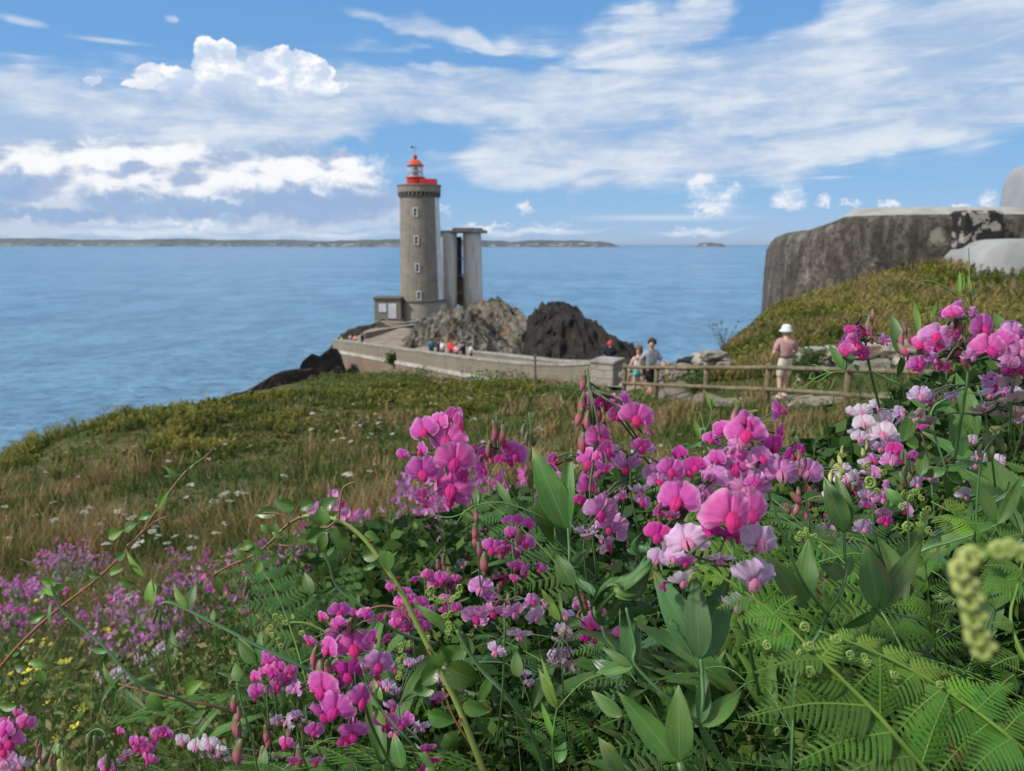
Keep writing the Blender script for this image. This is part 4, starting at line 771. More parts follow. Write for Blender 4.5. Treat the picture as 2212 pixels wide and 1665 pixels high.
def person(label,loc,H,head,skinm,shirt,shorts,hair=None,hat=None,pose=None,group=None,fingers=True,sleeve=True,female=False,long_hair=False,shoes=None,hturn=0.,scale=1.):
    p=dict(la=(-.27,.02,1.12),lh=(-.27,.12,.88),ra=(.27,.02,1.12),rh=(.27,.12,.88),lk=(-.10,.03,.50),lf=(-.10,-.02,.07),rk=(.10,.03,.50),rf=(.10,-.02,.07),lean=0.)
    p.update(pose or {}); S=H/1.75; r=empty('person',loc,label,'person',group); r.rotation_euler=(0,0,head); r.scale=(S*scale,)*3
    sw=.165 if female else .19; L=p['lean']
    sp=(0,L*.8,1.42)
    J={'pelvis':((0,0,.93),(.155,.11)),'waist':((0,L*.2,1.08),(.125 if female else .145,.105)),'chest':((0,L*.55,1.28),(.15 if female else .17,.115)),'neckb':((0,L*.8,1.45),.065),'neck':((0,L*.9+.01,1.52),.052),'head1':((0,L+.02,1.59),.072),'head2':((0,L+.02,1.665),.088),'head3':((0,L+.015,1.715),.07)}
    E=[('pelvis','waist'),('waist','chest'),('chest','neckb'),('neckb','neck'),('neck','head1'),('head1','head2'),('head2','head3')]
    hx,hy=math.sin(-hturn),math.cos(-hturn)
    J['nose']=((hx*.105,L+.02+hy*.105,1.63),.014); E.append(('head1','nose'))
    for sd,q in ((-1,'l'),(1,'r')):
        J[q+'sh']=((sd*sw,L*.7,1.41),.058); J[q+'el']=(p[q+'a'],.043); hnd=Vector(p[q+'h']); J[q+'wr']=(tuple(hnd),.028)
        dd=(hnd-Vector(p[q+'a'])).normalized(); pm=hnd+dd*.07; J[q+'pm']=(tuple(pm),(.034,.02)); E+=[('chest',q+'sh'),(q+'sh',q+'el'),(q+'el',q+'wr'),(q+'wr',q+'pm')]
        if fingers:
            for i,fl in enumerate((.062,.072,.068,.052)):
                b_=pm+Vector((0,(i-1.5)*.018,0))+dd*.02; m_=b_+dd*fl*.5+Vector((-sd*.006,0,0)); t_=b_+dd*fl+Vector((-sd*.022,0,0))
                J[f'{q}f{i}']=(tuple(m_),.009); J[f'{q}g{i}']=(tuple(t_),.008); E+=[(q+'pm',f'{q}f{i}'),(f'{q}f{i}',f'{q}g{i}')]
            th=hnd+dd*.045+Vector((-sd*.008,.045,0)); J[q+'th']=(tuple(th),.010); E.append((q+'wr',q+'th'))
        J[q+'hp']=((sd*.09,0,.88),.095); J[q+'kn']=(p[q+'k'],.058); J[q+'cf']=(tuple(Vector(p[q+'k']).lerp(Vector(p[q+'f']),.35)),.054); J[q+'an']=(p[q+'f'],.036); ft=Vector(p[q+'f'])+Vector((0,.15,-.04)); J[q+'to']=(tuple(ft),(.04,.026))
        E+=[('pelvis',q+'hp'),(q+'hp',q+'kn'),(q+'kn',q+'cf'),(q+'cf',q+'an'),(q+'an',q+'to')]
    skin('body',J,E,skinm,r,2 if fingers else 1)
    def grow(keys,e,mat,name,extra=None,root=0):
        K={k:(J[k][0],tuple(v+e for v in J[k][1]) if isinstance(J[k][1],tuple) else J[k][1]+e) for k in keys if k in J}
        if extra: K.update(extra)
        return skin(name,K,[],mat,r)
    def sub(E_,K): return [e for e in E_ if e[0] in K and e[1] in K]
    K={}; 
    for k in ('pelvis','waist','chest','neckb'): v=J[k]; K[k]=(v[0],tuple(a+.036 for a in v[1]) if isinstance(v[1],tuple) else v[1]+.006)
    K['pelvis']=((0,0,.93),(.160,.125))
    for q in 'lr':
        K[q+'sh']=(J[q+'sh'][0],.074 if sleeve else .05)
        if sleeve: K[q+'sl']=(tuple(Vector(J[q+'sh'][0]).lerp(Vector(J[q+'el'][0]),.88 if sleeve is True else sleeve)),.078)
    Es=[('pelvis','waist'),('waist','chest'),('chest','neckb')]+[('chest',q+'sh') for q in 'lr']+([(q+'sh',q+'sl') for q in 'lr'] if sleeve else [])
    skin('shirt' if sleeve else 'tank_top',K,Es,shirt,r,1 if fingers else 0)
    K={'pw':((0,0,1.14),(.150,.112)),'pelvis':((0,0,.92),(.172,.13))}; Es=[('pw','pelvis')]
    for q,sd in (('l',-1),('r',1)):
        kn=Vector(p[q+'k']); h_=Vector((sd*.09,0,.88)); K[q+'a']=(tuple(h_),.108); t=.35 if female else 1.02; K[q+'b']=(tuple(h_.lerp(kn,t)),.098 if female else .092); Es+=[('pelvis',q+'a'),(q+'a',q+'b')]
    skin('shorts',K,Es,shorts,r,1 if fingers else 0)
    hc=Vector((0,L+.02,1.665))
    if hair:
        mb=MB(); rr=random.Random(5)
        rows=[]
        for i in range(9):
            th=R(8+i*(13 if not long_hair else 16)); row=[]
            for k in range(20):
                a=2*math.pi*k/20; face=math.cos(a-math.atan2(hx,hy)*0-(math.pi/2-math.atan2(hx,hy)+0)) # 1 in the direction of the face
                t_=th*(1-.42*max(0,math.cos(a-math.atan2(hy,hx)))) ; rad=.112+.016*rr.random()
                row.append(tuple(hc+Vector((math.cos(a)*math.sin(t_)*rad,math.sin(a)*math.sin(t_)*rad*1.08,math.cos(t_)*rad*1.12+.012))))
            rows.append(row)
        mb.grid(rows,close=True)
        if long_hair:
            bx,by=-hx,-hy
            mb.tube([hc+Vector((bx*.07,by*.07,.02)),hc+Vector((bx*.1,by*.1,-.12)),hc+Vector((bx*.09+.03,by*.09,-.26)),hc+Vector((bx*.08+.04,by*.06,-.36))],[.07,.075,.06,.02],10)
        mb.build('hair',hair,r)
    if hat:
        mb=MB(); mb.lathe((hc.x,hc.y,hc.z),[(.165,-.035),(.175,-.028),(.115,.02),(.113,.06),(.10,.105),(.06,.13),(0,.137)],24); mb.build('hat',hat,r)
    if shoes:
        for q in 'lr':
            f_=Vector(p[q+'f']); mb=MB(); mb.box((f_.x,f_.y+.06,.04),(.095,.27,.08),bev=.03); mb.build('shoe',shoes,r)
    return r
def gz_(x,y): return float(tzn([x],[y])[0])
def at(px,py,Y,dz=.0):
    v=VY(px,py,Y); return v
hairb=two('brown_hair',(.045,.026,.016),(.02,.012,.008),30,.7,.3); hairl=two('light_brown_hair',(.17,.095,.05),(.10,.055,.03),30,.7,.3)
person('man seen from behind in a white sun hat, pink shirt and beige shorts',VY(1690,861,17.2),1.74,R(8),m_skp,cloth('dusty_pink_cotton',(.47,.27,.28)),cloth('beige_cotton',(.62,.57,.49)),None,cloth('white_hat_cotton',(.70,.76,.74)),
   dict(la=(-.30,-.02,1.13),lh=(-.26,.16,1.0),ra=(.30,.02,1.13),rh=(.22,.22,1.03),lf=(-.10,-.06,.07),rf=(.17,.20,.07),rk=(.13,.12,.5),lean=.02),shoes=cloth('pale_pink_shoe',(.55,.40,.36)))
mb=MB(); mb.tube([(0.168*math.cos(k*.3142),.128*math.sin(k*.3142),1.03) for k in range(21)],.014,6,cap=False); 
belt=mb.build('belt',two('dark_leather',(.02,.015,.01),(.03,.02,.015),9,.5,0),[o for o in COL.objects if o.name.startswith('person')][0])
person('curly haired man walking in a grey t-shirt and black shorts, head turned right',VY(1402,868,20.6),1.80,R(-155),m_skin,cloth('heather_grey_cotton',(.30,.335,.39)),cloth('black_cotton',(.012,.012,.014)),hairb,None,
   dict(la=(-.30,.10,1.13),lh=(-.30,.30,.97),ra=(.29,-.10,1.14),rh=(.26,-.06,.89),lk=(-.1,-.02,.5),lf=(-.1,-.30,.12),rk=(.1,.20,.52),rf=(.1,.22,.07),lean=.03),hturn=R(-62),shoes=cloth('dark_shoe',(.03,.03,.035)))
person('long haired woman walking in a white tank top and turquoise shorts',VY(1376,868,21.3),1.66,R(-160),m_skp,cloth('white_jersey',(.62,.63,.68)),cloth('turquoise_cotton',(.02,.38,.36)),hairl,None,
   dict(la=(-.24,.06,1.13),lh=(-.23,.22,.95),ra=(.25,-.06,1.13),rh=(.27,-.1,.88),lk=(-.09,.16,.52),lf=(-.09,.18,.07),rk=(.09,-.02,.5),rf=(.09,-.26,.12)),sleeve=False,female=True,long_hair=True,hturn=R(-60))
o=[q for q in COL.objects if q.type=='EMPTY' and q.name.startswith('person')][2]
mb=MB(); mb.tube([(.13,.10,1.44),(.0,.16,1.28),(-.2,.12,1.02),(-.22,-.02,.96)],.013,6); mb.box((-.23,-.05,.93),(.08,.2,.2),bev=.02); mb.build('shoulder_bag',m_drk,o)
def walk_z(Y,path=near): 
    a=np.array(path); i=np.argmin(abs(a[:,1]-Y)); return a[i,2]-1.08
fp=[('person at the causeway railing in a navy top with a red face cap',1318,33.,(.01,.012,.03),(.55,.07,.06),1.72,0),
 ('lone walker in a teal jacket, leftmost on the middle of the causeway',932,60.,(.01,.16,.22),None,1.7,1),
 ('walker in dark clothes just right of the teal jacket on the causeway',947,59.,(.03,.025,.03),None,1.62,1),
 ('walker in a white shirt between the dark one and the red one',956,57.5,(.62,.62,.66),None,1.66,1),
 ('walker in bright red with a red cap in the middle of the causeway row',975,56.5,(.62,.03,.04),(.6,.05,.03),1.74,1),
 ('walker in a pale pink top beside the red one on the causeway',986,55.,(.60,.32,.36),None,1.56,1),
 ('walker in a navy shirt, second from the right on the causeway',1000,53.5,(.015,.018,.05),None,1.74,1),
 ('walker in a white shirt, rightmost of the row on the causeway',1017,52.,(.64,.64,.70),None,1.6,1)]
for i,(l,px,Y,c,h,H,_) in enumerate(fp):
    Yw=Y+1.3; p=VY(px,760,Yw); zz=walk_z(Y-1.0)
    person(l,(p.x,Yw,zz),H,R(40*i),m_skin,cloth('jacket%d'%i,c),cloth('trousers%d'%i,(.04,.045,.07)),hairb if not h else None,cloth('cap%d'%i,h) if h else None,None,None if i==0 else 'people walking on the causeway',False)
for l,px,py,Y,c,H,pz in [('seated figure in yellow green at the left end of the wall',738,741,80.5,(.35,.42,.04),1.3,0),('person in a white and pink top leaning on the left end of the wall',757,738,79.,(.60,.42,.48),1.6,0),('sunburnt person bending forward at the left end of the wall',766,739,78.5,(.60,.25,.2),1.5,.25),('person in dark clothes standing beside the terrace wall at the left bend',783,738,79.,(.012,.015,.03),1.7,0)]:
    p=VY(px,py,Y+1.2); person(l,(p.x,p.y,walk_z(Y)-.0),H,R(px*7%360),m_skin,cloth('top%d'%px,c),cloth('shorts%d'%px,(.10,.14,.25)),hairb,None,dict(lean=pz),'people at the left end of the causeway',False)
# ------------------------------------------------------------ sweet peas: materials
def petal(name,mid,edge,core,vein=None,vs=.35,tr=.35,blot=None):
    m,g=newmat(name); uv=g.sep(g.coord('UV')); n=g.noise(g.xyz(uv[0]*34.,uv[1]*2.2,0.),1.,3.,.6); n2=g.noise(g.coord(),40.,4.,.6); r=g.rnd()
    c=g.mix(g.ss(uv[1]+(n2-.5)*.25,.05,.42),core,mid); c=g.mix(g.ss(uv[1]+(n2-.5)*.2,.7,1.02,0.,.85),c,edge); c=g.mix(g.ss(n,.5,.68,0.,vs+.12),c,vein or tuple(q*.6 for q in mid))
    if blot: c=g.mix(g.ss(g.noise(g.coord(),25.,5.,.6),.5,.68,0.,.8),c,blot)
    h=g.n('ShaderNodeHueSaturation'); g.put(h.inputs['Color'],c); g.put(h.inputs['Hue'],.5+(r-.5)*.035); g.put(h.inputs['Value'],.84+r*.24); c=X(g,h.outputs[0])
    fin(g,c,.62,n*.7+n2*.5,.5,.0012,.2,tr=tr+.06); return m
m_vivid=petal('magenta_pink_petal',(.76,.13,.50),(.86,.40,.73),(.66,.05,.31))
m_deep=petal('deep_magenta_petal',(.62,.045,.34),(.74,.18,.52),(.52,.03,.24))
m_fade=petal('faded_mauve_petal',(.70,.27,.60),(.78,.48,.74),(.60,.12,.42),(.45,.10,.32),.5)
m_lilac=petal('pale_lilac_petal',(.68,.46,.68),(.75,.62,.80),(.62,.25,.50),(.50,.30,.52),.35)
m_white=petal('white_pink_petal',(.80,.66,.76),(.84,.80,.84),(.78,.30,.55),(.70,.45,.62),.25)
m_brown=petal('withered_petal',(.48,.36,.36),(.55,.44,.44),(.36,.20,.14),(.30,.17,.12),.6,.3,blot=(.36,.20,.10))
m_wing=petal('hot_pink_wing_petal',(.74,.040,.30),(.84,.16,.48),(.62,.04,.26),tr=.3)
m_wpale=petal('pink_wing_petal',(.78,.30,.52),(.82,.5,.68),(.74,.25,.45))
m_cal=two('calyx_green',(.10,.13,.045),(.16,.09,.07),60,.6,0)
def budm(n,a,b_,t): 
    m,g=newmat(n); uv=g.sep(g.coord('UV')); c=g.mix(g.ss(uv[0]+(g.noise(g.coord(),60.,3.,.6)-.5)*.3,t,t+.35),a,b_); fin(g,c,.5,tr=.15); return m
m_bud=budm('pink_green_bud',(.13,.12,.05),(.42,.11,.16),.25); m_budg=budm('green_bud',(.10,.14,.05),(.20,.14,.07),.5); m_budy=budm('pale_yellow_bud',(.30,.34,.10),(.52,.50,.22),.3)
def leafm(name,a,b_,vein,rough=.42,tr=.22,par=True):
    m,g=newmat(name); uv=g.sep(g.coord('UV')); n=g.noise(g.coord(),30.,4.,.6); c=g.mix(g.ss(n,.35,.65),a,b_)
    lines=g.ss(g.m('ABSOLUTE',g.m('FRACT',uv[1]*5.+.5)-.5),.0,.10,1.,0.) if par else g.ss(g.m('ABSOLUTE',g.m('FRACT',uv[0]*8.+g.m('ABSOLUTE',uv[1]-.5)*3.)-.5),.0,.12,.8,0.)
    mid=g.ss(g.m('ABSOLUTE',uv[1]-.5),.0,.03,1.,0.); c=g.mix((lines*.28).max(mid*.6),c,vein); r=g.rnd()
    h=g.n('ShaderNodeHueSaturation'); g.put(h.inputs['Color'],c); g.put(h.inputs['Hue'],.5+(r-.5)*.03); g.put(h.inputs['Value'],.75+r*.5)
    X0=X(g,h.outputs[0]); sp=g.noise(g.coord(),55.,3.,.7); X0=g.mix(g.ss(sp+r*.12,.70,.76,0.,.85),X0,(.16,.10,.035)); X0=g.mix(g.ss(uv[0]+(n-.5)*.25+(r-.5)*.2,.90,1.05,0.,.8),X0,(.24,.20,.06)); X0=g.mix(g.ss(g.noise(g.coord(),9.,3.,.6)+r*.15,.60,.78,0.,.5),X0,(.16,.22,.04))
    fin(g,X0,g.ss(n,.3,.7,rough-.08,rough+.18),n*.5-lines*.5,.3,.0008,.45,tr=tr); return m
m_leaf=leafm('sweet_pea_leaf',(.045,.12,.022),(.075,.165,.028),(.17,.28,.07))
m_leafy=leafm('young_yellow_green_leaf',(.12,.24,.03),(.16,.30,.04),(.22,.36,.08),tr=.35)
m_leafb=leafm('bluish_green_leaf',(.05,.135,.045),(.07,.175,.055),(.15,.28,.11))
m_rose=leafm('rose_leaf',(.055,.135,.025),(.09,.19,.03),(.16,.26,.06),.35,.25,False)
def stemm(n,a,b_):
    m,g=newmat(n); uv=g.sep(g.coord('UV')); c=g.mix(g.ss(g.m('ABSOLUTE',g.m('FRACT',uv[1]*4.)-.5),.12,.3),a,b_); c=g.mix(g.ss(g.noise(g.coord(),25.,4.,.6),.5,.7,0.,.6),c,tuple(q*1.5 for q in b_)); fin(g,c,.5); return m
m_stemb=stemm('bluish_green_stem',(.13,.24,.085),(.055,.13,.045)); m_stemg=two('green_pea_stem',(.09,.19,.05),(.12,.23,.06),40,.5,.1,.001)
m_stemd=two('dark_flower_stalk',(.055,.085,.045),(.09,.10,.06),40,.6,0)
# ------------------------------------------------------------ sweet peas: meshes (1 unit = flower width)
def standard(seed,fold=.25,droop=0.,rip=.02,wd=1.,nr=10,na=40):
    rr=random.Random(seed); ph=[rr.uniform(0,6) for _ in range(4)]; rows=[];uv=[]; asym=rr.uniform(-.06,.06)
    for i in range(nr+1):
        r=i/nr; row=[]
        for j in range(na+1):
            a=R(-122+244*j/na); s_=math.sin(a)
            Rr=.50*(.93+.09*s_*s_)*(1-.20*math.exp(-(a/.15)**2))*(1-.38*max(0,(abs(a)-1.5)/.63)**1.6)+asym*.5*s_*.3
            Rr*=1+.03*math.sin(7*a+ph[0])*r+.016*math.sin((13+ph[3])*a+ph[2]+2*math.sin(a*2))*r*r
            x=r*Rr*s_*1.04*wd; z=r*Rr*math.cos(a)*1.14-.08
            y=.05*r*r+fold*r**2.4*abs(s_)**1.4*.55-.055*math.sin(math.pi*min(1,r*1.05))*abs(s_)**.7+.10*math.exp(-(a/.13)**2)*r**.7+rip*math.sin(6*a+ph[1])*r**3+rip*.7*math.sin((9+ph[1])*a+ph[2]+1.5*math.sin(a*3+ph[0]))*r**4-.05*r**6+.012*math.sin(4*a*a+ph[3]+r*5)*r
            if droop: z2=z-droop*r*r*.35*abs(s_)**1.5; y+=droop*.1*r; z=z2
            row.append((x,y,z)); uv.append((a/math.pi+.5,r))
        rows.append(row)
    return MB().grid(rows,0,uv)
def wings(seed,mat_i=0,open_=.0,L=.42):
    rr=random.Random(seed); mb=MB(); tilt=rr.uniform(-.15,.15)
    for sd in (-1,1):
        rows=[];uv=[]
        for i in range(9):
            t=i/8; w=.132*math.sin(math.pi*min(.985,.10+.86*t))**.75; row=[]
            ax=Vector((tilt*t*.35+sd*(.006+open_*t*.10),-.05-.24*t+.12*t*t,.02-.34*t*L/.42)); f=Vector((0,-.82,.57-.9*t)).normalized()
            for j in range(7):
                b_=R(j/6*112); q=ax+f*(w*.62*math.cos(b_))+Vector((sd*w*math.sin(b_),0,0)); row.append(tuple(q)); uv.append((j/6,t))
            rows.append(row)
        mb.grid(rows,mat_i,uv)
    return mb
def calyx_mb(): 
    mb=MB(); mb.tube([(0,.04,-.12),(0,.13,-.10),(0,.22,-.08),(0,.26,-.10)],[.10,.085,.05,.02],7,0)
    for k in range(5): a=k*1.257; mb.add([(.09*math.cos(a-.35),.05,-.12+.09*math.sin(a-.35)),(.09*math.cos(a+.35),.05,-.12+.09*math.sin(a+.35)),(.13*math.cos(a),-.10,-.12+.13*math.sin(a))],[(0,1,2)])
    return mb
ST={}
for key,mats in (('v',m_vivid),('d',m_deep),('f',m_fade),('l',m_lilac),('w',m_white),('b',m_brown)):
    ST[key]=[standard(i*7+3,fold=(.10,.2,.36,.15)[i],rip=(.02,.03,.045,.028)[i]*(2. if key in 'flb' else 1.),droop=(.0,.0,.15,.05)[i]+(.5 if key in 'fb' else 0)*(i%2)).mesh('flower',mats) for i in range(4)]
WG={'v':[wings(i).mesh('wing_petals',m_wing) for i in range(3)]}; WG['d']=WG['v']; WG['f']=[wings(5,open_=.3).mesh('wing_petals',m_wpale),WG['v'][0]]; WG['l']=[wings(6,open_=.3).mesh('wing_petals',m_wpale)]; WG['w']=WG['l']; WG['b']=[wings(9,L=.3).mesh('wing_petals',m_brown)]
CAL=calyx_mb().mesh('calyx',m_cal)
def budmesh(m,n='bud'):
    mb=MB(); prof=[(.02,0),(.09,-.05),(.13,-.16),(.15,-.32),(.17,-.5),(.15,-.68),(.09,-.84),(.02,-.92)]; rows=[];uv=[]
    for i,(r_,z) in enumerate(prof):
        for k in range(9): uv.append((-z/.92,k/8))
        rows.append([(r_*1.15*math.cos(k*.6981),r_*.8*math.sin(k*.6981)+.10*math.sin(-z*3),z) for k in range(9)])
    mb.grid(rows,0,uv,True); mb.tube([(0,0,0),(0,.05,.10),(0,.14,.16)],[.035,.03,.025],5,1); return mb.mesh(n,[m,m_stemd])
BUD={'p':budmesh(m_bud),'g':budmesh(m_budg),'y':budmesh(m_budy)}
CB=Matrix((RT,FW,UPV)).transposed()
def frame(yaw,pitch,roll): # faces the camera, turned
    return CB.to_4x4()@Matrix.Rotation(R(yaw),4,'Z')@Matrix.Rotation(R(pitch),4,'X')@Matrix.Rotation(R(roll),4,'Y')
def catmull(P,k=5): return [Vector(q) for q in dens([tuple(p) for p in P],k)]
def tubeobj(name,P,r,mat,root,flat=1.,seg=7,k=5):
    P=catmull(P,k); n=len(P); r0,r1=(r if isinstance(r,tuple) else (r,r)); rad=[r0+(r1-r0)*i/(n-1) for i in range(n)]
    return MB().tube(off(root,P),rad,seg,flat=flat).build(name,mat,root)
NF=0
def spray(label,d,fl,buds=(),stalk=None,tipdir=None,cat='flower',group=None,budkind='p',thick=.0016,smat=None,dd=.02):
    """fl: (px,py,width px,yaw,pitch,roll,kind)   stalk: list of px,py,extra depth"""
    global NF
    thick*=.6; fl=list(fl)
    if len(fl)>3:      # flowers on the far side of the cluster fill the gaps
        r2=random.Random(int(fl[0][0])); fl=[(a+r2.gauss(0,w*.45),b+r2.gauss(0,w*.4),w*.85,r2.uniform(-70,70),r2.uniform(-10,40),r2.uniform(-30,30),k) for a,b,w,_,_,_,k in fl if w>20 and r2.random()<.8]+[(a,b,w*1.05,c,e,f,k) for a,b,w,c,e,f,k in fl]
    S=[D(px,py,d+e) for px,py,e in stalk]; root=empty('sweet_pea',S[-1],label,cat,group)
    tubeobj('stalk',S,(thick*.8,thick),smat or m_stemb,root,.75)
    rr=random.Random(len(fl)*31+int(stalk[0][0]))
    nb=len(fl)
    for i,(px,py,w,yaw,pi_,ro,kd) in enumerate(fl):
        dz=rr.uniform(-dd,dd)*.4+ (i/nb-.5)*-dd*1.4; dep=d+dz; s_=w/FP*dep; p=D(px,py,dep)
        m=Matrix.Translation(p-root.location)@frame(yaw+rr.uniform(-20,20),pi_+rr.uniform(-12,14),ro+rr.uniform(-8,8))@Matrix.Diagonal((s_,s_,s_*rr.uniform(.9,1.06),1))
        o=link('flower',ST[kd][rr.randrange(4)],root,m)
        if kd!='b': link('wing_petals',rr.choice(WG[kd]),o)
        link('calyx',CAL,o); NF+=1
        # pedicel back to the stalk
        q=p+ (m.to_3x3()@Vector((0,.26,-.1))); near_=min(S[:max(2,len(S)//2)],key=lambda v:(v-q).length); near_=near_+ (S[0]-near_)*rr.random()*.5
        md=(q+near_)/2+Vector((0,0,.004)); MB().tube(off(root,[q,md,near_]),[.0007,.0007,.0008],5).build('pedicel',m_stemd,root)
    for px,py,L,a in buds:
        dep=d+rr.uniform(-.01,.01); s_=L/FP*dep; p=D(px,py,dep); link('bud',BUD[budkind],root,Matrix.Translation(p-root.location)@frame(rr.uniform(0,360),0,0)@Matrix.Rotation(R(a),4,'Y')@Matrix.Diagonal((s_,s_,s_,1)))
    return root
def Z4(L): return [(806.6+a*.30386,840.2+b*.30386,*((c*.30386,) if i_ else ()),*r_) for (a,b,c,*r_),i_ in [(q,1) for q in L]]
def Z5(L): return [(1344.2+a*.39227,840.2+b*.39227,c*.39227,*r_) for a,b,c,*r_ in L]
def Z3(L): return [(1545.9+a*.30276,302.5+b*.30276,c*.30276,*r_) for a,b,c,*r_ in L]
def Z8(L): return [(470.5+a*.39502,1075.4+b*.39502,c*.39502,*r_) for a,b,c,*r_ in L]
def Z7(L): return [(a*.36464,1109+b*.36464,c*.36464,*r_) for a,b,c,*r_ in L]
spray('large bright magenta sweet pea cluster leaning left on a long diagonal stalk',.56,Z4([(610,250,200,60,0,40,'v'),(340,430,130,-60,0,-10,'v'),(355,285,205,-35,0,-8,'v'),(525,350,262,10,5,2,'v'),(360,800,150,-30,50,10,'v'),(350,575,240,-15,5,-4,'v'),(580,495,285,10,0,8,'v'),(560,690,290,5,0,2,'v'),(640,620,120,60,0,0,'d')]),stalk=[(960,990,0),(985,1075,.0),(1085,1160,.01),(1200,1228,.03),(1300,1300,.09)],thick=.0022)
spray('magenta sweet pea spray with pink buds on top, right of the largest left cluster',.57,Z4([(770,565,165,45,0,10,'v'),(790,460,150,-30,-10,20,'v'),(1010,455,200,35,10,20,'v'),(700,440,110,30,0,0,'d'),(900,500,90,0,30,0,'d')]),buds=Z4([(850,215,70*2.6,8),(925,245,60*2.8,-8),(880,310,80*2.6,12),(830,360,60*2.4,-5),(835,420,60*2.2,5)]),stalk=[(1072,895,.0),(1078,975,0),(1100,1055,.0),(1180,1150,.02),(1290,1250,.06)],thick=.002)
spray('dark pink buds in a slim green spike between the left cluster and the broad leaf',.6,[],buds=Z4([(1080,240,120,30),(1100,300,120,12),(1070,370,110,-10),(1150,320,100,-12),(1110,420,100,8),(1150,470,100,-6),(1120,590,130,5),(1140,160,50,0)]),stalk=[(1142,890,0),(1150,960,.0),(1150,1060,.02),(1160,1150,.05)],budkind='g')
spray('tall sweet pea spray with reddish buds at its tip, above the big pink standard',.44,Z4([(1690,110,190,-60,0,30,'v'),(1610,90,110,50,0,-20,'d'),(1720,180,160,70,0,10,'v'),(1600,330,210,50,0,-12,'v'),(1950,290,150,65,0,10,'v'),(1870,190,240,15,10,8,'v'),(1660,420,150,40,20,10,'v'),(1910,400,150,15,40,5,'v'),(1650,560,120,20,60,0,'v')]),buds=[(1262,805,44,15),(1278,835,48,-10),(1262,850,50,5),(1282,865,55,-14),(1272,885,50,8),(1258,880,46,20),(1262,925,60,0)]+Z4([(1645,230,150,-10)]),stalk=[(1268,790,0),(1276,860,.0),(1285,960,.01),(1275,1080,.03),(1290,1250,.08)],thick=.002)
spray('pair of rosy buds on a bare spike low beside the broad green leaf',.5,[],buds=Z4([(725,840,110,0),(720,950,130,6),(735,1010,130,-5),(745,1080,130,5)]),stalk=[(1027,1070,0),(1032,1180,.02),(1040,1300,.06)])
spray('hot pink sweet pea spray just left of the centre behind the broad leaf',.5,Z4([(1280,500,130,40,0,0,'v'),(1540,510,215,-35,20,30,'v'),(1530,690,200,30,0,10,'v'),(1465,790,90,10,30,0,'d'),(1600,600,130,60,40,0,'v')]),stalk=[(1275,985,0),(1270,1080,.01),(1262,1200,.03),(1280,1330,.08)])
spray('fading mauve sweet pea spray with drooping veined petals, right of the broad leaf',.45,Z4([(1800,540,215,0,40,5,'f'),(2030,590,200,10,30,8,'f'),(1900,720,150,0,60,0,'l'),(2120,560,160,50,0,10,'f'),(1620,860,230,10,10,12,'f'),(1500,1010,170,0,70,0,'l'),(1540,1030,140,40,60,0,'l'),(1680,980,190,-20,55,20,'f'),(1650,790,150,30,0,30,'f'),(2020,650,150,30,0,0,'f'),(1770,760,100,40,20,0,'f')]),stalk=[(1365,985,0),(1362,1060,.0),(1380,1160,.01),(1385,1290,.05)])
spray('dense bright pink sweet pea cluster in front of the fence, with two long brown buds',.46,Z5([(545,220,120,-50,0,-10,'v'),(835,310,150,30,0,0,'d'),(865,110,130,70,0,-30,'v'),(930,360,90,40,0,0,'d'),(640,300,110,0,0,0,'f'),(680,235,215,5,5,3,'v'),(520,380,100,-50,0,0,'v'),(620,410,190,-10,0,4,'v'),(765,370,150,5,5,0,'f'),(690,180,140,40,0,30,'v'),(870,450,205,10,0,5,'f'),(680,540,245,0,25,-4,'f'),(730,510,100,0,0,0,'v')]),buds=Z5([(640,90,150,25),(965,330,80,-5),(1000,370,80,5),(975,410,80,0),(1000,500,80,5),(920,560,110,40),(965,610,110,-35),(905,625,80,20),(1005,650,80,0)]),stalk=[(1610,950,0),(1650,1040,-.0),(1690,1150,.0),(1730,1250,.01),(1790,1330,.05)],thick=.0024)
spray('pink sweet pea spray with pale mauve edges left of the nearest big flower',.43,Z5([(500,470,150,-20,-20,10,'f'),(450,590,150,60,0,20,'f'),(310,600,225,-10,0,3,'v'),(360,450,140,20,0,0,'v'),(400,420,120,-40,10,0,'d'),(200,670,120,50,30,0,'v'),(200,800,160,-30,0,20,'d'),(270,700,110,0,50,0,'f'),(270,440,150,0,0,20,'v')]),stalk=[(1475,1120,0),(1470,1200,0),(1480,1320,.04)])
spray('nearest and largest sweet pea, a broad kidney shaped pink bloom over pale lilac ones',.40,Z5([(640,800,150,20,20,0,'d'),(480,780,120,-40,0,0,'d'),(350,830,230,-25,-15,-14,'l'),(760,830,215,25,5,14,'l'),(540,930,150,0,60,0,'l'),(735,1040,235,15,15,32,'l'),(280,920,150,-30,0,0,'l'),(335,1050,140,0,50,0,'w'),(590,800,110,0,40,0,'d'),(595,685,290,0,-4,1,'v'),(640,1180,150,20,40,20,'l'),(350,950,110,0,50,0,'v')]),stalk=[(1580,1150,.0),(1590,1250,0),(1610,1350,.03),(1640,1500,.09)],thick=.0022)
spray('magenta sweet pea cluster by a pair of pointed leaves in front of the stone wall',.5,Z3([(1070,1370,110,20,0,0,'d'),(1000,1450,190,10,0,0,'v'),(930,1500,130,-40,10,-10,'v'),(1045,1520,150,30,20,20,'v'),(1200,1440,120,60,0,30,'f'),(960,1350,80,-30,0,0,'d')]),buds=Z3([(1120,1200,90,5),(1115,1240,150,10),(1000,1330,90,0),(1120,1320,150,-5)]),stalk=[(1878,680,0),(1870,740,0),(1880,800,.02),(1900,880,.06)])
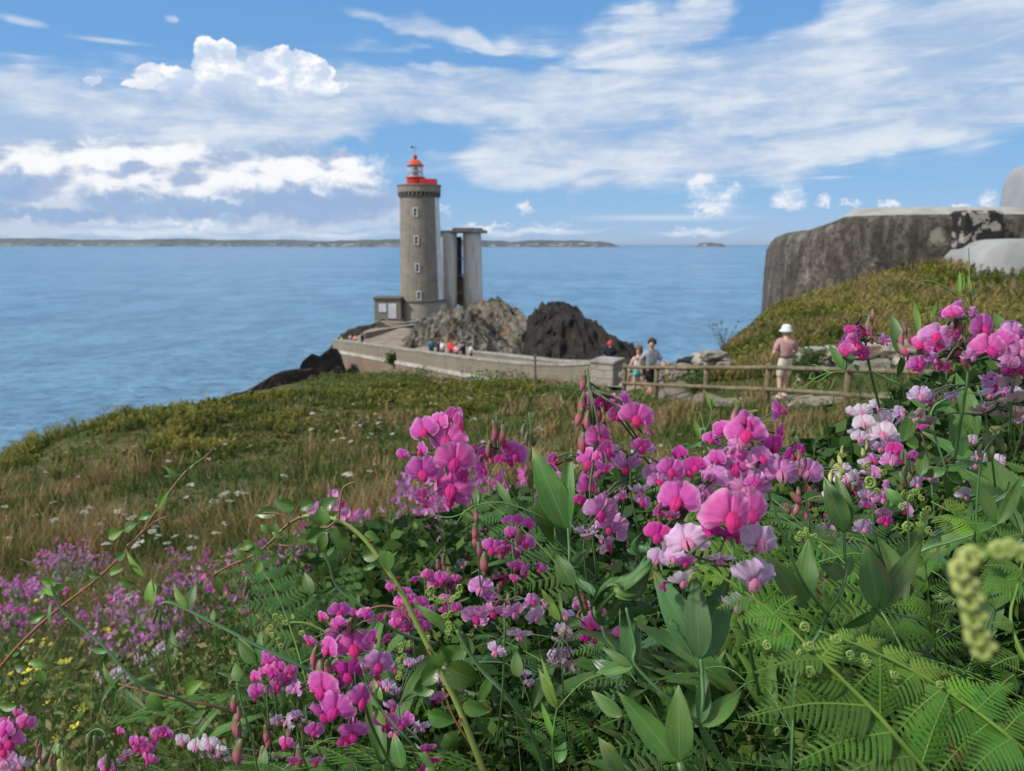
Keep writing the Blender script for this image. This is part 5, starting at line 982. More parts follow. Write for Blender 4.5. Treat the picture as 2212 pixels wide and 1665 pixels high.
spray('brilliant pink sweet pea cluster near the right edge with two round facing blooms',.46,Z3([(1750,1200,130,50,-10,30,'v'),(1690,1230,130,-35,0,0,'v'),(1850,1240,120,30,0,0,'f'),(1470,1460,150,-50,0,30,'v'),(1580,1385,210,-30,0,20,'f'),(1600,1450,190,-10,20,0,'v'),(1690,1350,110,60,0,0,'v'),(1990,1490,170,40,0,0,'f'),(1905,1330,205,0,0,3,'v'),(1950,1480,245,5,0,5,'v'),(1450,1590,140,0,0,0,'v'),(1560,1560,110,40,20,0,'f'),(1650,1620,110,30,20,0,'d'),(1830,1540,120,20,10,0,'f')]),buds=Z3([(1730,1270,150,5),(1775,1340,140,-8),(1740,1440,170,-20),(1770,1500,160,-30),(1300,1440,130,30),(1340,1350,140,5),(1380,1340,140,-12),(1345,1300,90,0)]),stalk=[(2075,690,0),(2090,790,0),(2080,880,.01),(2060,1000,.05)],thick=.002)
spray('mauve pink sweet pea cluster cut by the right edge of the picture',.48,Z3([(2120,1370,160,-10,0,0,'f'),(2190,1400,140,10,0,0,'v'),(2130,1570,200,0,10,0,'f'),(2190,1640,160,-20,0,0,'v'),(2100,1650,110,20,20,0,'d')])+[(2206,755,60,0,0,0,'f'),(2150,830,50,20,50,0,'f'),(2195,860,50,0,50,0,'b')],buds=[(2195,730,40,20)],stalk=[(2200,720,0),(2190,800,0),(2180,950,.03)])
spray('white and blush sweet pea cluster behind the pointed leaves at the right',.78,Z5([(1320,120,95,-20,0,0,'w'),(1400,95,95,20,0,20,'w'),(1530,130,90,30,0,0,'l'),(1330,185,110,-10,0,0,'w'),(1450,165,135,10,5,4,'w'),(1430,240,150,0,5,0,'w'),(1310,265,90,-20,20,0,'w'),(1350,300,90,0,30,0,'w'),(1480,290,110,0,30,0,'w'),(1420,320,90,0,30,0,'l'),(1380,380,80,0,50,0,'w')]),buds=Z5([(1330,240,60,0),(1340,280,60,0),(1325,320,60,0)]),budkind='y',stalk=[(1895,885,0),(1905,1000,0),(1930,1150,.05)])
spray('withered brown and lilac sweet pea cluster high at the right edge',.6,Z5([(1640,30,120,0,0,0,'l'),(1700,60,110,20,40,0,'f'),(1820,40,100,10,30,0,'l'),(1690,180,100,0,50,0,'b'),(1980,120,120,0,60,0,'b'),(2060,90,110,20,60,0,'b'),(2140,150,120,-10,60,0,'b'),(2030,20,120,0,50,0,'l'),(2150,60,110,0,60,0,'b'),(2200,30,100,0,40,0,'l'),(1640,140,90,0,40,0,'b'),(2100,10,90,0,30,0,'f')]),stalk=[(2110,830,0),(2130,900,0),(2150,1050,.05)],thick=.0018)
spray('pale pink and purple sweet pea cluster above the coiled fern tips',.72,Z5([(1230,495,115,-10,-20,0,'w'),(1280,480,90,20,0,0,'w'),(1340,500,110,20,0,0,'f'),(1470,560,130,30,0,30,'f'),(1440,690,110,0,30,30,'f'),(1350,580,90,0,0,0,'l'),(1010,450,90,0,0,0,'w'),(1330,760,110,0,30,0,'l'),(1140,580,70,0,0,0,'w'),(1430,600,100,0,20,0,'f'),(1450,730,80,0,20,0,'d')]),stalk=[(1880,1030,0),(1890,1150,0),(1920,1250,.05)])
spray('purple pink sweet peas behind the crossed leaves near the right edge',.75,Z5([(1690,470,110,0,0,0,'f'),(1870,440,120,0,20,0,'f'),(1930,410,100,30,0,0,'l'),(1530,380,110,0,30,0,'v'),(1500,330,90,0,0,0,'d'),(1620,520,90,0,20,0,'l'),(1890,580,90,0,10,0,'w'),(2080,400,100,0,0,0,'w'),(1640,200,80,0,0,0,'v'),(1930,280,70,0,0,0,'w'),(1480,100+290,100,0,0,0,'f'),(2200,150,60,0,0,0,'l')]),stalk=[(2010,1020,0),(2020,1120,0),(2040,1250,.05)])
spray('glossy magenta sweet pea cluster at the lower centre left, wet with droplets',.52,Z8([(815,640,95,50,-20,40,'v'),(895,655,60,60,0,0,'d'),(665,615,120,0,10,0,'v'),(570,650,80,-40,0,0,'v'),(650,690,100,-20,10,-30,'v'),(500,780,90,-40,20,0,'v'),(710,950,180,5,20,-4,'d'),(605,820,130,-25,0,0,'v'),(880,900,180,15,35,8,'f'),(850,760,110,60,0,0,'v'),(740,805,192,3,0,2,'v'),(430,1035,90,-60,0,0,'f'),(790,1095,170,45,0,20,'v'),(740,1280,165,5,20,0,'v'),(645,1145,212,0,0,2,'v'),(570,1030,202,-5,0,2,'v'),(700,1330,90,20,20,0,'d')]),buds=Z8([(545,800,150,10),(560,880,170,14),(690,660,120,0),(730,650,120,-10),(600,880,120,-10)]),stalk=[(750,1370,0),(772,1450,0),(800,1560,.02),(850,1665,.05)],thick=.0022)
spray('small nodding pink sweet pea spray under the glossy lower cluster',.55,Z8([(380,1220,90,-40,0,0,'l'),(530,1270,100,30,10,20,'v'),(420,1190,70,30,0,0,'l'),(370,1345,90,-20,20,0,'v'),(540,1440,100,30,40,20,'v'),(410,1440,70,0,40,0,'v')]),buds=Z8([(400,1230,110,0),(440,1340,140,6),(480,1210,80,-10)]),stalk=[(640,1560,0),(650,1620,0),(680,1700,.02)])
spray('wide open mauve sweet pea pair with flat wet petals at the lower centre',.54,Z8([(1440,490,140,-20,-10,24,'f'),(1520,560,80,20,0,0,'d'),(1405,640,150,-10,40,-10,'f'),(1510,620,130,-10,35,14,'f'),(1620,620,130,15,35,-14,'f'),(1650,745,140,0,60,0,'l'),(1740,640,110,20,20,0,'l'),(1720,560,90,20,0,0,'f')]),buds=Z8([(1530,470,70,0),(1590,520,70,0)]),stalk=[(1090,1300,0),(1090,1380,0),(1085,1500,.03),(1070,1620,.08)])
spray('bright pink sweet peas with a hanging green bud, left of the twisted leaf',.62,Z8([(1500,270,120,-30,10,20,'v'),(1560,290,110,20,30,0,'v'),(1680,250,110,10,0,0,'v'),(1600,190,80,-20,0,0,'v'),(1700,140,80,30,0,20,'v'),(1640,120,80,0,20,0,'v'),(1630,370,90,20,40,0,'v'),(1680,400,110,60,20,20,'v')]),buds=Z8([(1455,290,130,5),(1650,160,110,-5),(1670,210,100,10)]),stalk=[(1105,1160,0),(1112,1240,0),(1120,1350,.04)])
spray('row of bright pink sweet peas just behind the yellow green rose stem',.75,Z8([(940,490,60,-30,0,0,'v'),(1000,570,90,0,0,0,'v'),(1050,560,90,20,0,0,'v'),(1110,570,90,0,20,0,'v'),(1000,640,100,-10,0,0,'v'),(1090,640,90,10,10,0,'v'),(1120,700,90,0,20,0,'v'),(1040,700,90,0,20,0,'v'),(930,770,60,50,0,0,'d'),(1150,620,80,30,0,0,'v'),(970,690,80,0,0,0,'v')]),stalk=[(890,1300,0),(895,1400,0),(900,1500,.05)])
spray('pink sweet peas half hidden under the row of red hanging buds',.85,Z8([(1220,440,90,0,0,0,'v'),(1180,470,70,0,0,0,'v'),(1270,480,70,0,20,0,'v'),(1150,420,70,0,0,0,'v'),(1300,440,60,0,0,0,'v'),(1240,560,80,0,0,0,'v'),(1300,600,70,0,0,0,'v')]),buds=Z8([(1230,340,100,0),(1260,370,100,6),(1215,390,90,0),(1250,420,110,-4),(1275,400,90,4),(1240,300,80,0),(1270,450,80,0),(1200,330,80,4)]),stalk=[(960,1180,0),(965,1300,0),(970,1400,.05)])
spray('hot pink sweet pea pair low right of the twisted leaf, above a hanging bud',.65,Z8([(2040,690,110,0,0,0,'v'),(2080,640,100,20,0,0,'v'),(2060,750,120,0,0,0,'v'),(2010,770,70,0,20,0,'d'),(2200,740,80,0,0,0,'v'),(1900,640,90,0,30,0,'l'),(1880,720,80,0,30,0,'l')]),stalk=[(1285,1370,0),(1285,1480,.03),(1290,1560,.06)])
spray('ashen lilac sweet pea spray hanging limp at the bottom centre',.6,Z8([(1885,780,110,0,60,0,'b'),(1900,840,110,0,60,0,'l'),(1860,900,100,0,60,0,'l'),(1940,900,90,0,60,0,'b'),(1680,960,70,0,40,0,'w'),(1700,1010,60,0,40,0,'l')]),stalk=[(1215,1380,0),(1216,1480,0),(1225,1600,.04)])
spray('pale lilac sweet pea pair tucked right of the glossy lower cluster',.62,Z8([(1050,900,70,0,20,0,'l'),(930,1030,90,0,10,0,'l'),(960,1140,100,20,30,20,'f'),(860,1030,70,0,0,0,'d'),(1210,1090,100,30,20,20,'f'),(1000,1240,110,0,20,0,'v'),(1120,1250,90,0,40,0,'l'),(1140,1370,110,0,30,0,'v'),(1170,1440,100,0,30,0,'d'),(960,1300,60,0,0,0,'v')]),stalk=[(860,1520,0),(870,1600,0),(890,1700,.03)])
spray('blush white sweet peas and tan husks at the bottom left of centre',.7,Z7([(1080,1340,90,0,0,0,'w'),(1160,1380,100,0,0,0,'w'),(1240,1370,110,0,0,0,'w'),(1300,1410,90,0,0,0,'w'),(1260,1450,90,0,40,0,'b'),(1370,1460,90,0,40,0,'b'),(1440,1480,80,0,40,0,'b'),(1640,1440,90,0,20,0,'b')]),stalk=[(440,1620,0),(450,1700,.02),(460,1800,.04)])
spray('big magenta sweet pea at the very left bottom corner',.95,Z7([(60,1340,150,20,0,0,'v'),(150,1240,110,30,0,20,'v'),(20,1400,120,0,0,0,'d'),(30,1280,110,0,0,0,'v'),(100,1180,60,0,0,0,'v'),(30,1460,120,0,0,0,'f'),(120,1480,110,0,20,0,'l'),(60,1510,110,0,20,0,'l')]),stalk=[(20,1600,0),(30,1700,.03),(40,1800,.05)])
spray('single pink sweet pea among bud spikes at the bottom left',.8,Z7([(930,1310,100,0,0,0,'v'),(960,1290,70,40,0,0,'v'),(820,1370,110,0,0,0,'v'),(860,1400,90,0,0,0,'v'),(790,1350,70,0,0,0,'v'),(620,1490,110,0,0,0,'f'),(640,1520,90,0,0,0,'v'),(710,1290,60,0,0,0,'v'),(880,1460,100,0,20,0,'v')]),stalk=[(310,1620,0),(315,1700,.02),(320,1800,.04)])
spray('magenta sweet pea cluster left of the glossy lower one, slightly blurred',.95,Z8([(270,890,90,0,0,0,'v'),(200,980,80,-20,0,0,'v'),(210,1050,90,0,0,0,'v'),(330,930,90,0,0,0,'v'),(380,980,90,0,0,0,'v'),(330,1020,90,0,20,0,'v'),(300,960,80,0,0,0,'d'),(400,940,70,20,0,0,'v'),(420,1040,80,0,0,0,'f'),(280,940,70,0,0,0,'v')]),stalk=[(590,1480,0),(600,1560,0),(620,1680,.05)])
# red bud at the corner spikes
def budspike(label,pts,buds,d,kind='p',group=None): return spray(label,d,[],buds,pts,budkind=kind,group=group)
budspike('brown green bud spike in the bottom left corner',[(87,1600,0),(88,1640,0),(90,1720,.01)],Z7([(240,1360,90,0),(290,1410,130,-30),(310,1420,90,0),(225,1330,60,20)]),.6)
budspike('yellowish bud cluster at the bottom left corner',[(135,1610,0),(138,1660,0),(140,1720,.01)],Z7([(350,1360,90,0),(380,1400,120,0),(400,1460,130,-20),(350,1450,120,14),(220,1480,100,20)]),.6,'y')
budspike('nodding green bud cluster bent over like a hook at the bottom left',[(195,1580,0),(215,1575,.0),(235,1600,0),(260,1700,.02)],Z7([(540,1290,90,14),(560,1310,110,6),(520,1300,90,20),(590,1320,90,-6),(630,1420,120,0)]),.62,'g')
budspike('dark reddish bud spike left of the lower magenta cluster',[(512,1475,0),(525,1530,0),(545,1600,.0),(560,1690,.01)],Z7([(1390,1070,110,0),(1400,1180,150,10),(1430,1330,180,-8),(1420,1230,110,0),(1410,1130,110,-10)]),.52)
budspike('orange brown bud spike behind the lower magenta cluster',[(575,1480,0),(580,1560,.0),(585,1640,.02)],Z7([(1570,1250,120,0),(1590,1290,120,8),(1560,1370,120,0),(1600,1180,90,-6)]),.65)
budspike('slim bud spike standing up in the left flower meadow',[(352,1350,0),(362,1420,0),(378,1500,.02)],Z7([(930,560,60,0),(945,590,70,8),(940,620,70,-8),(920,600,60,12)]),.8,'g')
budspike('narrow dark grass like bud spike left of the arched rose stem',[(535,1240,0),(540,1330,.0),(552,1390,.02)],Z7([(1465,370,70,4),(1475,400,70,-6),(1460,430,70,6),(1475,460,60,-4),(1465,480,60,3)]),.8,'g')
budspike('pale yellow bud spike in front of the hazy pink blossoms on the right',[(1812,975,0),(1815,1060,0),(1820,1150,.03)],Z5([(1190,360,70,20),(1170,410,90,40),(1160,440,90,30),(1200,440,80,-10),(1215,310,60,0)]),.7,'y')
budspike('drooping tuft of olive bud pods near the right edge',[(2140,925,0),(2150,940,0),(2118,1000,.0),(2105,1180,.02)],Z5([(2000,240,90,6),(2030,250,100,-4),(2060,260,90,4),(2090,270,80,-10),(1980,300,90,10),(2040,310,80,0),(2015,340,70,5)]),.5,'g')
budspike('long drooping bud spike with closed pods left of the drooping tuft',[(1955,970,0),(1960,1080,0),(1965,1200,.02)],Z5([(1550,330,80,8),(1580,390,90,-8),(1560,420,90,6),(1530,450,90,12),(1590,450,80,-12),(1565,480,80,0),(1545,500,70,6)]),.55,'g')
budspike('brownish bud spike beside the dense pink cluster',[(1725,930,0),(1735,1020,0),(1750,1150,.02)],Z5([(950,200,60,0),(965,260,80,8),(960,300,90,-6),(985,340,90,6),(945,230,100,70)]),.55,'g')
# ------------------------------------------------------------ leaves, shoots, rose canes, bracken
def leafmesh(base,tip,w,nrm,bend=.12,fold=.18,tipf=1.,mats=None,name='leaf',n=12,m=7,serr=0,seed=0,wave=.02,root=None):
    """lanceolate blade from base to tip (world), width w, facing nrm"""
    base=Vector(base); tip=Vector(tip); ax=tip-base; L=ax.length; ax.normalize(); sd=ax.cross(nrm).normalized(); up=sd.cross(ax).normalized(); rr=random.Random(seed); ph=rr.uniform(0,6)
    rows=[];uv=[]
    for i in range(n+1):
        t=i/n; ww=w/2*(math.sin(math.pi*t**.78)**.85 if 0<t<1 else 0)*(1.-.25*t)+w*.01
        if serr and i%2==1: ww*=1+serr
        c=base+ax*(L*t)+up*(bend*L*(4*t*(1-t))*.5-bend*L*.6*t*t); row=[]
        for j in range(m):
            u=j/(m-1)*2-1; row.append(c+sd*(ww*u)+up*(fold*ww*abs(u)**1.3+wave*L*math.sin(5*t+u*2+ph)*abs(u))); uv.append((t,j/(m-1)))
        rows.append([tuple(q-(root.location if root else Vector((0,0,0)))) for q in row])
    return MB().grid(rows,0,uv)
def leaf(root,b,t,wpx,db,dt=None,mat=None,nv=None,serr=0,seed=None,bend=.12,fold=.18,label=None):
    dt=dt if dt is not None else db; B=D(*b,db); T=D(*t,dt); rr=random.Random(seed if seed is not None else int(b[0]*3+t[1])); n=nv or (-FW+RT*rr.uniform(-.35,.1)+UPV*rr.uniform(.0,.5))
    o=leafmesh(B,T,wpx/FP*db,n,bend,fold,seed=int(b[0]+t[0]),serr=serr,root=root,n=22 if serr else 12).build('leaf',mat or m_leaf,root)
    if label: o['label']=label
    return o
def tendril(root,b,e,d,curl=1.,seed=1,r=.00055,turns=1.5):
    rr=random.Random(seed); B=D(*b,d); E=D(*e,d+rr.uniform(-.01,.02)); ax=E-B; L=ax.length; P=[]
    s_=UPV*rr.choice((-1,1)); rad=L*.16*curl
    for i in range(9): t=i/8; P.append(B+ax*(t*.8)+s_*(math.sin(t*3.)*L*.12))
    c=P[-1]; t0=(P[-1]-P[-2]).normalized(); n0=FW.cross(t0).normalized()*rr.choice((-1,1))
    for i in range(1,int(14*turns)): a=i/14*2*math.pi; q=rad*(1-i/(14*turns)*.75); P.append(c+n0*rad+(-n0*math.cos(a)+t0*math.sin(a))*q+FW*(i*.0006))
    return MB().tube(off(root,P),[r*(1-.5*i/len(P)) for i in range(len(P))],4).build('tendril',m_stemg,root)
def q4(x,y): return (806.6+x*.30386,840.2+y*.30386)
def q5(x,y): return (1344.2+x*.39227,840.2+y*.39227)
def q6(x,y): return (1344.2+x*.39227,1142.6+y*.39227)
def q8(x,y): return (470.5+x*.39502,1075.4+y*.39502)
def q7(x,y): return (x*.36464,1109+y*.36464)
def q3(x,y): return (1545.9+x*.30276,302.5+y*.30276)
def shoot(label,d,stem,leaves_,r=.0022,flat=.45,mat=None,tend=(),name='sweet_pea_shoot',group=None,lm=None):
    S=[D(p[0],p[1],d+(p[2] if len(p)>2 else 0)) for p in stem]; root=empty(name,S[-1],label,'plant',group); rr_=(r*.7,r) if not isinstance(r,tuple) else r
    tubeobj('stem',S,(rr_[0]*.62,rr_[1]*.62),mat or m_stemb,root,flat)
    for L in leaves_:
        b,t,w=L[:3]; k=L[3] if len(L)>3 else {}; db=d+k.pop('db',0); leaf(root,b,t,w,db,db+k.pop('dt',.01),**({'mat':lm or m_leaf}|k))
    for i,T in enumerate(tend): tendril(root,T[0],T[1],d,seed=i+len(leaves_)*3,curl=T[2] if len(T)>2 else 1.,turns=T[3] if len(T)>3 else 1.3)
    return root
shoot('broad dark green pair of leaves standing upright at the centre of the picture',.50,[q4(1385,990),q4(1392,1100),(*q4(1400,1240),.0),(*q4(1440,1400),.02),(*q4(1500,1600),.06)],[(q4(1378,1000),q4(1130,405),70,dict(bend=.1)),(q4(1388,1000),q4(1392,385),37,dict(fold=.5)),(q4(1430,1400),q4(1300,1180),38,dict(mat=m_leaf)),(q4(1400,1270),q4(1515,1130),22,dict(mat=m_leafb))],.0028,.8,tend=[(q4(1410,1000),q4(1750,1010),1.2,1.6)])
shoot('long slanting pea stem with a small leaf and thread tendrils under the left cluster',.53,[q4(730,825),q4(860,805),q4(980,820),(*q4(1180,900),.0),(*q4(1330,1000),.01),(*q4(1430,1120),.03)],[(q4(735,825),q4(725,680),16),(q4(730,830),q4(820,705),9),(q4(980,820),q4(860,640),20),(q4(1150,780),q4(1290,1130),34,dict(bend=.2)),(q4(1300,970),q4(1400,1150),30,dict(mat=m_leafb))],.0015,.8,tend=[(q4(725,828),q4(330,890),.3,.6),(q4(720,830),q4(560,990),.2,.8)])
shoot('upright pair of blue green lobed leaves under the nearest big flower',.40,[q6(432,712),q6(440,820),(*q6(445,950),.0),(*q6(432,1075),.01),(*q6(500,1200),.02),(*q6(600,1340),.05)],[(q6(430,712),q6(175,225),76,dict(mat=m_leafb,db=.0)),(q6(428,715),q6(400,245),62,dict(mat=m_leafb,db=-.004)),(q6(438,712),q6(575,260),84,dict(mat=m_leafb,db=.006,bend=-.05)),(q6(432,1070),q6(448,735),36,dict(mat=m_leafb,fold=.5)),(q6(435,1085),q6(668,885),46,dict(mat=m_leaf)),(q6(420,1090),q6(330,1060),10)],.004,.6,tend=[(q6(430,800),q6(230,480),.3,.8)])
shoot('thick flat winged stem running down to the bottom with a blade at each joint',.42,[q6(20,430),q6(70,640),(*q6(70,745),0),(*q6(250,930),.0),(*q6(430,1080),.01),(*q6(520,1220),.02),(*q6(600,1400),.04)],[(q6(60,745),q6(10,400),50,dict(mat=m_leafb)),(q6(62,748),q6(-150,790),30),(q6(70,750),q6(150,850),30,dict(mat=m_leafb)),(q6(440,1090),q6(470,1230),14),(q6(60,760),q6(-130,640),22)],.0045,.45)
shoot('two wide dark leaves fanning from one joint at the bottom centre',.40,[q6(315,1285),(*q6(340,1350),.0),(*q6(400,1500),.03)],[(q6(310,1285),q6(-20,900),62,dict(bend=.05)),(q6(316,1285),q6(310,860),66,dict(mat=m_leaf,bend=.1)),(q6(320,1290),q6(450,1400),30)],.0045,.6)
shoot('pair of broad pointed leaves with pale parallel veins, right of centre',.52,[q5(1410,1220),q5(1560,1250),(*q5(1700,1290),.02),(*q5(1900,1400),.06)],[(q5(1408,1215),q5(1345,850),72,dict(bend=.08)),(q5(1415,1215),q5(1665,815),50,dict(bend=.12)),(q5(1400,1222),q5(1200,1330),26)],.002,.7)
shoot('leaf pair and clasping blades between the two long parallel stalks',.5,[q5(1225,795),q5(1225,900),(*q5(1235,1000),0),(*q5(1200,1120),.0),(*q5(1120,1250),.01),(*q6(1090,560),.02),(*q6(960,800),.02),(*q6(930,1340),.03)],[(q5(1225,792),q5(1115,480),50),(q5(1230,792),q5(1185,470),42,dict(fold=.4,db=.01)),(q5(985,1185),q5(785,895),48,dict(db=.02)),(q5(990,1185),q5(1030,815),52,dict(db=.03)),(q5(1225,1040),q5(1090,960),40,dict(mat=m_leaf)),(q5(1235,1030),q5(1265,905),20),(q5(1020,1200),q5(910,1140),20,dict(db=.03))],.0036,.5,tend=[(q5(1225,790),q5(1080,740),.8,1.)])
shoot('slender shoot with pointed leaf pairs at the right, over a flat slanting stem',.55,[q5(2060,745),q5(1950,790),(*q5(1800,840),.0),(*q5(1640,890),.0),(*q5(1500,1010),.03)],[(q5(2055,745),q5(1915,480),42),(q5(2066,745),q5(2205,480),32,dict(fold=.4)),(q5(1540,640),q5(1440,540),30,dict(db=.05))],.0042,.4)
shoot('wide flat pea stem slanting up to the right edge',.58,[(2230,1035),q5(2100,590),(*q5(1900,700),.0),(*q5(1700,810),.0)],[(q5(1900,700),q5(1760,720),20),(q5(2150,560),q5(2210,700),24)],.0048,.35)
shoot('crossing green stems with pointed leaves amid the white blossoms on the right',.62,[q5(1850,30),q5(1700,130),(*q5(1780,440),.0),(*q5(1800,600),.02)],[(q5(1545,290),q5(1605,105),34,dict(bend=.2)),(q5(1560,300),q5(1640,285),36,dict(mat=m_leafy,bend=.1)),(q5(1872,375),q5(1805,110),38),(q5(1640,480),q5(1660,330),30),(q5(1780,450),q5(1960,395),22),(q5(1780,450),q5(1640,480),24),(q5(1780,460),q5(1890,520),30),(q5(1690,120),q5(1550,10),26),(q5(1700,130),q5(1850,20),22),(q5(1790,460),q5(1800,600),26)],.002,.8,tend=[(q5(1850,30),q5(2120,110),.4,1.)])
shoot('forked stem with long curly tendrils reaching over the fence',.50,[q3(1020,1655),q3(1120,1655),(*q3(1200,1690),.0),(*q3(1330,1760),.0),(*q5(1560,60),.03)],[(q3(915,1640),q3(805,1445),24,dict(mat=m_leaf)),(q3(920,1640),q3(985,1400),26,dict(mat=m_leafb)),(q3(1010,1650),q3(990,1590),12,dict(mat=m_leafy)),(q3(1310,1530),q3(1260,1230),30,dict(db=.05)),(q3(1330,1530),q3(1300,1700),18)],.0018,.7,tend=[(q3(920,1650),q3(660,1585),.3,.7),(q3(910,1660),q3(560,1800),.6,1.2),(q3(915,1660),q3(800,1800),1.2,1.6),(q3(920,1660),q3(700,1740),1.,1.4)])
shoot('tall pale shoot tip rising above the brilliant pink cluster on the right',.55,[q3(1805,770),q3(1810,950),(*q3(1815,1100),.0),(*q3(1850,1300),.03)],[(q3(1730,1110),q3(1745,920),9,dict(mat=m_leafy)),(q3(1735,1110),q3(1780,945),8,dict(mat=m_leafy)),(q3(1815,1090),q3(1800,950),8,dict(mat=m_leafy)),(q3(1820,1120),q3(1850,1040),8,dict(mat=m_leafy)),(q3(1440,1390),q3(1420,1120),14,dict(mat=m_leafy)),(q3(1540,1270),q3(1580,1140),10,dict(mat=m_leafy)),(q3(2050,1400),q3(1995,1220),30)],.0010,.9,mat=m_stemg,tend=[(q3(1720,1110),q3(1340,1000),.2,.6)])
shoot('young green shoot tip standing in front of the fence rails',.62,[(1533,858),q5(480,60),(*q5(490,150),.0),(*q5(440,290),.01),(*q5(445,420),.03)],[(q5(480,110),q5(460,0),10,dict(mat=m_leafy)),(q5(485,120),q5(505,30),10,dict(mat=m_leafy)),(q5(425,280),q5(395,155),14,dict(mat=m_leafy)),(q5(435,285),q5(410,200),12),(q5(440,290),q5(560,320),14),(q5(440,290),q5(340,330),12),(q5(630,100),q5(620,40),10,dict(mat=m_leafy,db=.1))],.0012,.9,mat=m_stemg,tend=[(q5(425,280),q5(560,220),.3,.7)])
shoot('pale thin pea stem arching down to the right over the lower left meadow',.75,[q7(300,420),q7(360,560),(*q7(450,650),.0),(*q7(620,790),.0),(*q7(820,1000),.0),(*q7(1050,1090),.02),(*q7(1200,1180),.04)],[(q7(300,660),q7(295,520),12),(q7(690,1040),q7(600,880),16),(q7(640,820),q7(520,800),14),(q7(830,990),q7(960,1010),16),(q7(700,1050),q7(690,1180),14),(q7(340,480),q7(250,440),16,dict(mat=m_leafy))],.0032,.4,tend=[(q7(300,420),q7(130,270),.15,.6),(q7(700,1050),q7(630,1280),.3,1.)])
shoot('thick arching pea stem with upright narrow leaves in the left meadow',.7,[q7(950,540),q7(1020,530),(*q7(1270,650),.0),(*q7(1520,780),.0),(*q7(1830,930),.01),(*q7(2000,1050),.04)],[(q7(890,550),q7(890,380),22,dict(mat=m_leafy)),(q7(905,550),q7(925,380),16,dict(mat=m_leafy)),(q7(1110,560),q7(1020,420),20,dict(mat=m_leafy)),(q7(1120,560),q7(1160,410),26),(q7(1520,890),q7(1400,740),34),(q7(1525,890),q7(1550,690),20),(q7(780,300),q7(860,390),20,dict(mat=m_leafy)),(q7(860,380),q7(730,200),14,dict(mat=m_leafy)),(q7(1270,640),q7(1260,560),14)],.0045,.4,tend=[(q7(990,535),q7(780,690),.3,.8),(q7(730,100),q7(800,60),.3,.5)])
shoot('dark slanting pea stem crossing behind the arched rose stem',.66,[q8(520,230),q8(600,340),(*q8(655,490),.0),(*q8(800,600),.0),(*q8(1000,740),.02),(*q8(1200,800),.05)],[(q8(655,490),q8(510,540),14),(q8(520,530),q8(470,400),26),(q8(660,480),q8(450,600),12),(q8(600,320),q8(640,260),12),(q8(1290,730),q8(1060,570),26,dict(db=.04))],.0036,.45)
shoot('shadowed broad stem sweeping down to the lower right of the rose stem',.58,[q8(1310,720),q8(1380,850),(*q8(1460,960),.0),(*q8(1560,1060),.0),(*q8(1700,1260),.01),(*q8(1800,1500),.03)],[(q8(1400,850),q8(1310,720),30),(q8(1640,980),q8(1630,830),30),(q8(1500,980),q8(1420,1120),26)],.0050,.4)
shoot('yellow green young leaf pair on a thin stem at the bottom centre',.48,[q8(1855,1150),q8(1840,1230),(*q8(1830,1330),.0),(*q8(1840,1500),.02)],[(q8(1855,1150),q8(1750,930),24,dict(mat=m_leafy)),(q8(1858,1150),q8(1765,865),14,dict(mat=m_leafy)),(q8(1830,1310),q8(1765,1100),14,dict(mat=m_leafy)),(q8(1860,1450),q8(1900,1330),30),(q8(1870,675),q8(1765,490),22,dict(mat=m_leafy,db=.05)),(q8(1875,675),q8(1870,520),10,dict(mat=m_leafy,db=.05))],.0012,.9,mat=m_stemg,tend=[(q8(1860,1150),q8(2200,920),.2,.7)])
shoot('long straight pea stem running down right of the glossy lower cluster',.50,[q8(790,900),q8(820,1030),(*q8(900,1160),.0),(*q8(1050,1330),.0),(*q8(1200,1500),.03)],[(q8(920,1240),q8(840,1130),20,dict(mat=m_leafy)),(q8(900,1110),q8(845,980),18,dict(mat=m_leafy)),(q8(1010,1480),q8(960,1280),36),(q8(1190,1490),q8(1070,1340),18)],.002,.7)
shoot('flat blue green stem with two clasping leaves low in the middle',.46,[q8(2095,660),q8(2120,760),(*q8(2190,840),.0),(*q8(2260,900),.02)],[(q8(2212,980),q8(2040,880),34,dict(mat=m_leafb)),(q8(2212,1190),q8(2040,1060),40,dict(mat=m_leafb)),(q8(2212,1500),q8(2080,1310),40,dict(db=.05)),(q8(1940,480),q8(1845,300),44,dict(db=.02))],.004,.45)
shoot('lance leaves and stalks along the bottom edge left of centre',.6,[q8(480,1150),q8(500,1260),(*q8(560,1400),.0),(*q8(640,1500),.02)],[(q8(250,1500),q8(255,1360),30),(q8(220,910),q8(105,760),28,dict(db=.2)),(q8(225,915),q8(235,690),16,dict(db=.2)),(q7(1220,1170),q7(1120,1100+100),16),(q8(120,1000),q8(90,900),30,dict(db=.2))],.002,.7)
